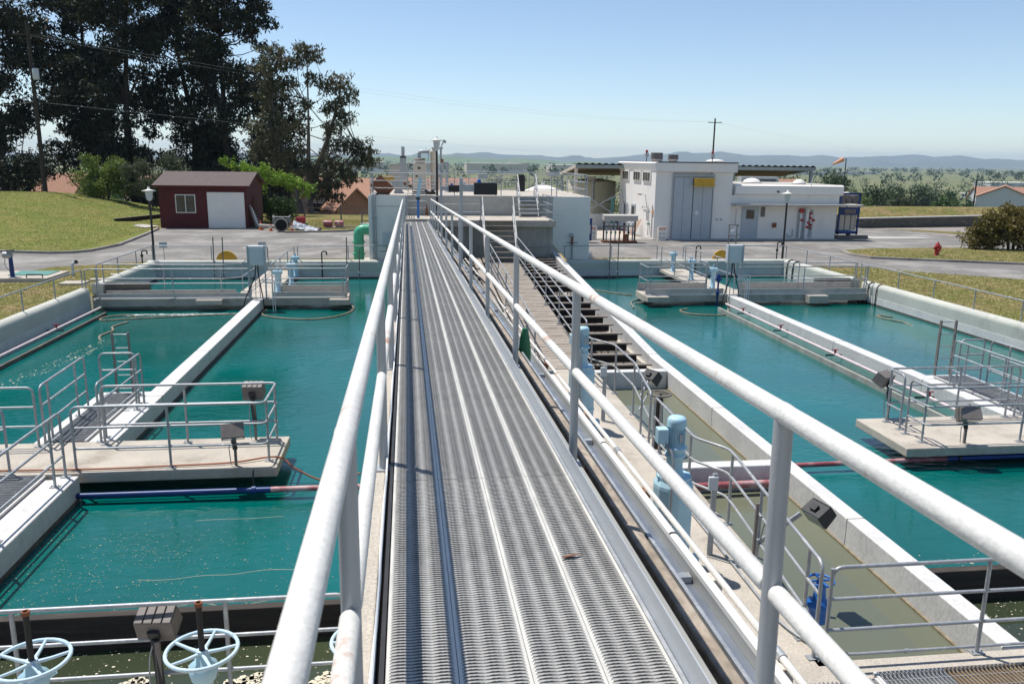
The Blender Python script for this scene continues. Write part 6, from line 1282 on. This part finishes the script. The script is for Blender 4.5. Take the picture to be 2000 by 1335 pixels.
# single open gum tree
def q80(px, py, r, dy=0): return (-9.2+.0465*(px-605), 80+dy, 15.1-.0464*(py-85), r)
cl = [q80(*a) for a in ((540,105,.95),(525,135,.9),(560,125,.8),(600,100,.9),(585,120,.7),(618,110,.7),(545,165,.85),(520,185,.8),(570,160,.7),(612,150,.7),(640,165,.8),(668,160,.9),(685,185,.7),(660,200,.8),(640,210,.6),(672,225,.8),(648,245,.8),(530,225,.8),(505,245,.8),(552,250,.8),(520,275,.9),(500,300,.8),(545,300,.9),(575,290,.7),(660,280,.9),(690,280,.8),(715,290,.9),(700,310,.8),(725,310,.6),(640,310,.9),(665,330,.9),(620,340,.9),(645,360,.9),(680,345,.8),(600,320,.7),(560,335,.8),(625,375,.8),(655,385,.6),(510,330,.8),(580,240,.5),(600,200,.5))]
bx, by = -9.4, 80
tree('single open eucalyptus with a pale forked trunk, right of the shed', bx, by, -.6, [(a[0],a[1],a[2],a[3]*1.35) for a in cl], 21000, .23, 'euc2', 'bark', .30, [[(bx,by,-1),(bx-.1,by,3.5),(bx+.1,by,8),(bx+.2,by,14)],[(bx-.7,by,-1),(bx-1.6,by+.3,3),(bx-2.8,by+.2,7),(bx-3.4,by,12.5)],[(bx,by,2.5),(bx+1.6,by,6),(bx+2.6,by,9),(bx+3.2,by,11.5)],[(bx,by,1.5),(bx+2.2,by,3.4),(bx+4.6,by,5.8)]], 31, .7)
def bush(label, x, y, z, cl, n, size, leaf, sd, trunk=True, name='bush', cat='bush', tr=.1, droop=.2):
    t = thing(name, label, cat, (x,y,z)); leaves_mesh('crown', cl, n, size, M[leaf], sd, droop, .9, parent=t)
    mb = MB(); 
    for k in range(3): mb.tube([(x+.25*(k-1),y,z-.2),(x+.5*(k-1),y,z+.9),(cl[k % len(cl)][0],cl[k % len(cl)][1],cl[k % len(cl)][2])],[tr,tr*.7,tr*.3],6)
    mb.build('stem', M['barkd'], t); return t
def bl(cx, y, z0, w_, h, n, sd, r): 
    rg = random.Random(sd); return [(cx+rg.uniform(-w_,w_), y+rg.uniform(-1,1), z0+h*rg.uniform(.15,1)*(1-.0), r*rg.uniform(.7,1.2)) for k in range(n)]
bush('yellow green leafy bush left of the shed, at the lawn crest', -26.3, 75, .9, bl(-25.9,75,1.3,1.8,3.4,16,41,.8), 12000, .16, 'lime2', 41)
bush('grey olive round bush just left of the shed roof', -22.0, 74, .8, bl(-21.7,74,1.2,2.0,3.6,17,42,.85), 13000, .14, 'olive', 42)
bush('bright lime green tree behind the shed roof, right part', -11.0, 73, -.2, [(-15.6,73,4.6,.45),(-14.9,73,4.2,.55),(-14.0,73,4.0,.6),(-13.2,73,3.8,.6),(-12.3,73,3.9,.6),(-11.6,73,3.2,.7),(-10.9,73,3.3,.5),(-10.2,73,2.8,.7),(-9.5,73,2.7,.6),(-8.7,73,2.4,.6),(-10.2,73,2.8,.6),(-11.2,73,2.9,.6),(-9.0,73,1.9,.45),(-12.6,73,2.8,.8)], 5200, .17, 'lime', 43, name='lime_tree', cat='tree')
bush('clipped dark green hedge block beside the shed gable', -10.0, 65, 0, [(-10.6+.42*i,63.5+.3*(j%2),.35+.45*j,.45) for i in range(5) for j in range(4)], 9000, .10, 'hedge', 44)
bush('dry golden brown bush at the right picture edge', 36.5, 45.5, 0, [(34.2,45.5,.6,.9),(33.9,45.3,1.3,.6),(34.7,45.2,1.8,.7),(35.3,45,1.3,.7),(36,45.6,1.9,.7),(36.6,45,1.1,1.0),(37.4,45.6,2.0,.9),(38.3,45.5,1.3,1.1),(35.2,45.9,.6,.8),(38.8,45.5,2.3,.8),(36.2,46,2.4,.45),(37.5,45,.6,1.0)], 26000, .14, 'drybush', 45, droop=.1)
def tufts(label, regs, n, h, m, seed):
    rs = np.random.RandomState(seed); out = []
    for (x0,x1,y0,y1,fn) in regs:
        c = rs.uniform(size=(n*2,2))*[x1-x0,y1-y0]+[x0,y0]; out += [p for p in c if fn(*p)][:n]
    P = np.array(out); k = len(P); z = np.array([ground_h(a,b)+.005+(.09 if (24.9 < a < 42 and b > 38) else 0)+(.05 if a < -16 and b > 44 else 0) for a, b in P])
    a = rs.uniform(0,6.28,k); wv = np.stack([np.cos(a),np.sin(a)],1)*.035; hh = h*rs.uniform(.4,1.3,k); ln = rs.normal(size=(k,2))*.03
    v = np.zeros((k,3,3)); v[:,0,:2] = P-wv; v[:,1,:2] = P+wv; v[:,2,:2] = P+ln; v[:,0,2] = z; v[:,1,2] = z; v[:,2,2] = z+hh
    me = bpy.data.meshes.new('grass'); me.vertices.add(k*3); me.vertices.foreach_set('co', v.ravel()); me.loops.add(k*3); me.loops.foreach_set('vertex_index', np.arange(k*3)); me.polygons.add(k)
    me.polygons.foreach_set('loop_start', np.arange(k)*3); me.polygons.foreach_set('loop_total', np.full(k,3)); me.materials.append(M[m]); me.update(); o = bpy.data.objects.new('grass', me); COL.objects.link(o); tag(o, label, 'grass', kind='stuff')
M['blade'] = leafmat('grass_blades', (.36,.36,.11), (.24,.27,.07), (.50,.42,.20), .8)
tufts('short dry grass beside the right basin wall', [(18.5,32,24,38,lambda x,y: y < 38.0-(x-22.4)*.95+ (0 if x > 22.4 else -.2))], 12000, .04, 'blade', 1)
tufts('short green grass beside the left basin wall', [(-20,-11.7,20,41,lambda x,y: y < 34.5+(x+20)*.72 and not (-17.8 < x < -14.2 and y > 33.9))], 12000, .04, 'blade', 2)
tufts('short grass on the kerbed island round the hydrant', [(25,42,36,46,lambda x,y: 41.2-(x-24.9)*.42 < y < 44.8)], 10000, .04, 'blade', 3)
tufts('mown grass of the lawn mound', [(-36,-17.5,45,75,lambda x,y: y > 45+max(0,(-21-x))*.25 and x < -17.2)], 26000, .05, 'blade', 4)
tufts('dry grass right of the shed', [(-8,-2.2,58.8,68,lambda x,y: True),(-11,-.5,38,41.2,lambda x,y: True),(7,12.5,38,41.6,lambda x,y: x > 10)], 6000, .05, 'blade', 5)
# far terrain trees (each its own)
def farclumps(h, wd, sd, n=9):
    rg = random.Random(sd); return [(rg.uniform(-wd,wd)*.7, rg.uniform(-wd,wd)*.5, h*rg.uniform(.35,.88), wd*rg.uniform(.35,.6)) for k in range(n)]
PROT = []
for i, (leaf, h, wd, nm) in enumerate((('fartree',9,4,'dark'),('farlight',7,4,'light'),('hedge',8,3,'green'),('olive',6,4,'olive'))):
    t = thing('broadleaf_tree', 'prototype', 'tree', (0,0,0), 'trees on the plain beyond the site'); leaves_mesh('crown', farclumps(h,wd,60+i), 1300, .75, M[leaf], 60+i, .1, .95, parent=t)
    MB().tube([(0,0,-.5),(.2,0,h*.4),(0,0,h*.8)],[.28,.2,.08],6).build('trunk', M['barkd'], t); PROT.append((t, nm))
ordw = ['first','second','third','fourth','fifth','sixth','seventh','eighth','ninth','tenth','eleventh','twelfth','thirteenth','fourteenth','fifteenth','sixteenth','seventeenth','eighteenth','nineteenth','twentieth','twenty-first','twenty-second','twenty-third','twenty-fourth','twenty-fifth','twenty-sixth','twenty-seventh','twenty-eighth','twenty-ninth','thirtieth','thirty-first','thirty-second','thirty-third','thirty-fourth','thirty-fifth','thirty-sixth']
FT = [(92,170,0,1.0),(98,190,1,1.1),(104,185,1,.9),(112,230,0,1.3),(86,150,1,.8),(95,150,3,.8),(104,150,2,.75),(112,160,1,.9),(120,200,0,1.1),(128,240,0,1.5),(136,250,0,1.7),(122,170,2,.9),(132,180,1,.9),(146,260,2,1.2),(152,250,1,1.1),(160,270,2,1.3),(172,280,2,1.3),(182,290,0,1.4),(150,210,3,.9),(160,215,2,1.0),(170,225,0,.9),(196,300,0,1.5),(210,310,0,1.3),(225,320,2,1.4),(80,165,3,.7),(180,330,1,1.2),(240,380,0,1.4),(110,310,0,1.3),(130,340,0,1.2),(76,190,1,.8),(62,175,2,.7),(54,190,0,.8),(8,190,0,.9),(-6,175,2,.9),(30,200,1,1.0),(70,240,0,1.0)]
FT.sort(key=lambda f: f[0]/f[1])
for i, (x, y, k, s) in enumerate(FT):
    nm = {0:'dark rounded tree',1:'light green tree',2:'mid green tree',3:'olive green tree'}[k]
    where = 'on the plain' ; lb = f'{ordw[i]} from the left of the separate trees on the plain, a {nm}'
    p = PROT[k][0]
    copy_tree(p, (x, y, ground_h(x,y)-.3), i*1.3, lb, s)
for p, _ in PROT:
    for c in kids(p): bpy.data.objects.remove(c)
    bpy.data.objects.remove(p)
# tree masses and scrub (stuff)
def woods(name, label, pts, size, leaf, seed, per=34, flat=.7):
    cl = [(x, y, ground_h(x,y)+h*.45, h*.62) for x, y, h in pts]
    o = leaves_mesh(name, cl, per*len(cl), size, M[leaf], seed, .0, flat); tag(o, label, 'trees', kind='stuff'); return o
rg = random.Random(99)
def scatter(n, y0, y1, u0, u1, h0, h1, bias=1.0):
    out = []
    for k in range(n):
        y = y0+(y1-y0)*rg.random()**bias; u = rg.uniform(u0,u1); out.append((u*y, y, rg.uniform(h0,h1)))
    return out
woods('scrub', 'light green scrub and reeds on the slope below the site', scatter(420,112,230,-.62,1.0,1.2,3.2), .55, 'farlight', 71, 70)
woods('scrub', 'olive scrub patches farther down the plain', scatter(300,200,420,-.1,1.05,2,5), .9, 'olive', 72, 60)
woods('woodland', 'dark tree belts across the middle of the plain', scatter(420,420,950,-.5,1.05,6,11), 1.9, 'fartree', 73, 45)
woods('woodland', 'thin line of far dark trees under the hills', scatter(620,1000,3200,-.5,1.05,10,18), 5.0, 'fartree', 74, 26)
woods('woodland', 'green trees behind the tiled houses on the left', scatter(90,150,330,-.5,-.03,5,9), 1.0, 'hedge', 75, 90)
# buildings on the plain
def house(label, x, y, w_, d_, h, rh, rot, z=None, wall='stucco', roof='tile', wins=2, group='tile roofed houses', name='tiled_house'):
    z = ground_h(x,y)-.3 if z is None else z
    t = bpy.data.objects.new(name, None); COL.objects.link(t); t.location = (x,y,z); t.rotation_euler = (0,0,rot); tag(t, label, 'house', group); ORG[t.name] = Vector((0,0,0))
    MB().prism([(-w_/2,0),(w_/2,0),(w_/2,h),(0,h+rh),(-w_/2,h)], -d_/2, d_/2).build('walls', M[wall], t)
    o = .45; k = rh/(w_/2)
    MB().prism([(-w_/2-o,h-o*k+.05),(0,h+rh+.05),(w_/2+o,h-o*k+.05),(w_/2+o,h-o*k+.28),(0,h+rh+.30),(-w_/2-o,h-o*k+.28)], -d_/2-.4, d_/2+.4).build('roof', M[roof], t)
    for i in range(wins):
        xx = -w_/4+w_/2*i/max(1,wins-1) if wins > 1 else 0
        f = MB().box(xx-.6,xx+.6,-d_/2-.05,-d_/2+.01,h*.55,h*.55+1.2).build('window', M['white'], t)
        MB().box(xx-.5,xx+.5,-d_/2-.07,-d_/2-.051,h*.55+.1,h*.55+1.1).build('pane', M['window'], f)
    return t
house('pale house with a broad terracotta roof at the right picture edge', 152.5, 196, 12, 18, 6.6, 2.6, R(-38), -9.3, 'stuccow', wins=1)
house('long terracotta roof rising behind the pale gable, right picture edge', 181, 222, 13, 30, 8.6, 3.6, R(70), None, 'stuccow', wins=0)
house('large terracotta roofed house just left of the white tank block', -4.6, 112, 8, 9, 4.0, 2.4, R(60), -4.4)
house('small steep terracotta gable in front of the large roof, left of the tank block', -7.6, 101, 4.6, 8, 3.4, 2.2, R(20), -4.3, 'tile', wins=0)
house('terracotta roof behind the deck railing, beyond the tank block', 2.5, 118, 7, 14, 4.2, 1.7, R(88), -3.9, wins=0)
house('beige two storey house behind the trunk of the open tree', -15.3, 112, 7, 9, 6.2, 1.6, R(5), -4.2)
house('small beige gable house right of the open tree trunk', -11.3, 106, 3.6, 6, 3.6, 1.2, R(0), -3.6, wins=1)
house('low terracotta lean to roof left of the open tree trunk', -14.2, 98, 4.5, 4, 2.2, .9, R(90), -3.6, wins=0)
house('terracotta roof glimpsed between bushes on the lawn crest', -33.5, 113, 6, 8, 4.2, 1.8, R(25), -3.9, wins=0)
house('orange tiled gable left of the yellow green bush', -43.5, 112, 4.6, 7, 4.6, 2.3, R(60), -4.6, wins=0)
house('pinkish tiled roof at the left picture edge below the trees', -57, 116, 8, 8, 5.0, 2.0, R(80), -4.4, wins=0)
house('terracotta roof peeping over the low white building', 55, 118, 5, 5, 4.0, 1.3, R(80), -2.9, wins=0)
house('small orange roof right of the low building parapet', 60.5, 110, 3, 3, 3.0, .9, R(30), -3.2, wins=0)
def ware(label, x, y, w_, d_, h, m='stucco', rot=0):
    t = bpy.data.objects.new('warehouse', None); COL.objects.link(t); t.location = (x,y,ground_h(x,y)-.5); t.rotation_euler = (0,0,rot); tag(t, label, 'building', 'flat warehouses on the plain'); ORG[t.name] = Vector((0,0,0))
    MB().box(-w_/2,w_/2,-d_/2,d_/2,0,h).build('walls', M[m], t); MB().box(-w_/2-.5,w_/2+.5,-d_/2-.5,d_/2+.5,h,h+.7).build('roof', M['white'], t); MB().box(-w_/2,w_/2,-d_/2-.2,-d_/2-.01,.5,h*.3).build('loading_front', M['white'], t)
ware('beige warehouse on the plain just right of the single tree', -75, 1500, 60, 60, 17); ware('beige warehouse on the plain behind the chimney', 25, 1520, 70, 60, 17)
ware('long beige warehouse on the plain right of the middle lamp post', 150, 1500, 100, 70, 17); ware('beige warehouse on the plain left of the canopy', 268, 1450, 46, 70, 16); ware('small beige warehouse at the end of the long one', 212, 1620, 36, 50, 18)
for i,(x,y,w_,h,lb) in enumerate(((870,1700,120,7,'white low sheds beyond the right end of the canopy'),(1080,1900,90,6,'white low roof row under the windsock'),(700,900,60,5,'pale flat building on the plain below the windsock'),(980,1100,110,6,'wide pale flat roof on the plain right of the windsock'),(1350,1500,120,7,'far white buildings between the poles'),(1500,1600,90,10,'white block near the right picture edge'),(520,620,40,4,'pale low roof on the plain behind the rack trailer'),(430,560,36,4,'pale low shed roof on the plain above the rack trailer'),(-600,1300,80,7,'pale far building glimpsed between the dark trees'),(-420,700,60,6,'pale low building glimpsed left of the green bush'))):
    ware(lb, x, y, w_, 30, h, 'stuccow')
# hills
def ridge(name, D, depth, prof, m, seed, base=-22, foot=2200, amp=6):
    rs = random.Random(seed); xs3 = [p[0] for p in prof]; nxx = 260; x0, x1 = xs3[0], xs3[-1]; rows = 14; mb = MB()
    ph = [rs.uniform(0,6.3) for _ in range(8)]
    def top(x): return np.interp(x, xs3, [p[1] for p in prof])
    for j in range(rows+1):
        v = j/rows
        for i in range(nxx+1):
            x = x0+(x1-x0)*i/nxx; tt = top(x); h = base+(tt-base)*(math.sin(v*math.pi/2)**1.2 if v <= 1 else 1)
            nz = amp*(math.sin(x*.004+ph[0]+v*5)+.7*math.sin(x*.011+ph[1]-v*7)+.5*math.sin(x*.023+ph[2]+v*9))*math.sin(v*math.pi)*1.4+amp*.25*math.sin(x*.017+ph[3])*v
            mb.v.append((x*(1-.15*(1-v)), D-foot*(1-v), h+nz))
    for i in range(nxx+1): mb.v.append((x0+(x1-x0)*i/nxx, D+foot*.5, base))
    w3 = nxx+1
    for j in range(rows+1):
        for i in range(nxx): mb.f.append((j*w3+i, j*w3+i+1, (j+1)*w3+i+1, (j+1)*w3+i)); mb.sm.append(True)
    return struct(mb, name, m)
M['hillnear'] = pm('green_hill_grass', (.14,.19,.07), (.09,.13,.05), .004, .95, bump=0, world=True)
M['hillfar'] = pm('dry_hill_scrub', (.15,.155,.10), (.07,.085,.06), .0016, .95, bump=0, world=True)
far_px = [(-600,296),(-200,300),(0,299),(300,302),(500,300),(735,301),(800,304),(870,302),(940,297.5),(1000,303),(1060,306.5),(1130,309),(1190,308.5),(1240,303),(1330,299.5),(1400,298.5),(1480,304),(1520,303.5),(1560,306),(1620,308),(1700,306),(1760,303.5),(1830,308),(1850,305.5),(1900,312),(1930,318),(1960,316),(2000,312),(2300,316),(2800,320)]
def pxprof(L, D):
    out = []
    for px, py in L:
        cx_, cy_ = px-1000, py-667.5; d = Vector((.99243*cx_-.01433*cy_+.12199*1585, -.12215*cx_-.21896*cy_+.96806*1585, .01283*cx_-.97563*cy_-.21905*1585)); out.append((d.x/d.y*D, 5+d.z/d.y*D))
    return out
ridge('hills', 9500, 3000, pxprof(far_px, 9500), M['hillfar'], 5, amp=14, foot=2600)
ridge('hills', 4800, 1500, pxprof([(-600,318),(300,312),(600,308),(735,306),(790,305.5),(850,307),(880,305.5),(950,310),(990,313),(1040,312),(1080,316),(1110,317),(1160,322),(1230,320),(1300,322),(1420,326),(1600,329)], 4800), M['hillnear'], 8, amp=5, foot=1500)
# ================================================================ poles, wires, windsock
def upole(label, x, y, z0, z1, r=.16, arms=((.97,2.2),), m='barkd', extra=False):
    t = thing('utility_pole', label, 'utility pole', (x,y,z0), 'wooden utility poles'); H = z1-z0
    MB().cyl((x,y,z0),(x,y,z1),r*1.2,r*.8,10).build('pole', M[m], t)
    for f, wd in arms:
        MB().box(x-wd/2,x+wd/2,y-.06,y+.06,z0+H*f-.06,z0+H*f+.06).build('crossarm', M[m], t)
        for s in (-.45,.45): MB().lathe((x+wd*s,y,z0+H*f+.06),[(.04,0),(.06,.08),(.03,.18)],8).build('insulator', M['ltgrey'], t)
    if extra:
        MB().lathe((x+.35,y-.2,z0+H*.68),[(.22,0),(.25,.1),(.25,.8),(.2,.9)],12).build('transformer', M['ltgrey'], t)
    return t
upole('tall utility pole with a grey transformer in front of the dark eucalyptus', -31.0, 75, 1.3, 15.5, .16, ((.93,2.4),(.55,2.0)), extra=True)
upole('dark utility pole rising behind the white workshop roof', 56.3, 150, -8, 12.9, .17, ((.965,2.6),))
upole('utility pole before the terracotta roofed house on the right', 132.5, 180, -10, 1.7, .2, ((.98,3.2),(.9,3.2)))
upole('thin pole beyond the low wall, between the scrub trees', 97, 150, -8, 0, .14, ((.97,1.4),)); upole('thin far pole among the scrub right of the windsock', 116, 215, -12, -2.0, .16, ((.97,1.8),))
def wire(pts, sag, label, r=.006):
    out = []
    for a, b in zip(pts[:-1], pts[1:]):
        for k in range(13 if b is not pts[-1] else 14):
            u = k/13; out.append(Vector(a).lerp(Vector(b), u)-V(0,0,sag*4*u*(1-u)))
    tag(MB().tube(out, r, 4).build('power_line', M['grey']), label, 'power line', 'thin power lines')
wire([(-31,75,14.6),(56.3,150,12.3),(260,330,4)], 1.6, 'upper thin power line crossing the pale sky over the workshop'); wire([(-60,70,9.4),(-31,75,9.2),(132.5,180,1.5)], 1.2, 'lower thin power line crossing in front of the hills'); wire([(-32,75,14.6),(55.2,150,12.3),(258,330,4)], 1.9, 'second thin power line just below the uppermost one')
t = thing('windsock', 'pale orange windsock on a thin pole against the hills', 'windsock', (49.7,90,-2)); MB().cyl((49.7,90,-2.5),(49.7,90,5.6),.06,n=8).build('pole', M['dark_metal'], t)
MB().tube([(49.3,90,5.5),(48.9,90,5.3),(48.1,90,4.92)],[.26,.2,.08],14,caps=False).build('sock', M['peach'], t); MB().tube([(49.7,90,5.58),(49.3,90,5.5)],.03,6).build('swivel', M['dark_metal'], t)
# ================================================================ haze
gx = [p for p in (xs[0], xs[-1])]; 
mb = MB(); mb.box(min(xs[0],-14000)-200, max(xs[-1],22000)+200, ys[0]-200, ys[-1]+200, -30, 165)
hm = bpy.data.materials.new('haze_air'); hm.use_nodes = True; ht = hm.node_tree; ht.nodes.clear()
ho = ht.nodes.new('ShaderNodeOutputMaterial'); pv = ht.nodes.new('ShaderNodeVolumePrincipled'); pv.inputs['Color'].default_value = (.60,.80,1,1); pv.inputs['Density'].default_value = 9.5e-5; pv.inputs['Anisotropy'].default_value = .1
ht.links.new(pv.outputs[0], ho.inputs['Volume'])
hz = mb.build('haze', hm); hz['kind'] = 'stuff'; hz['label'] = 'thin pale blue haze over the plain'; hz['category'] = 'haze'
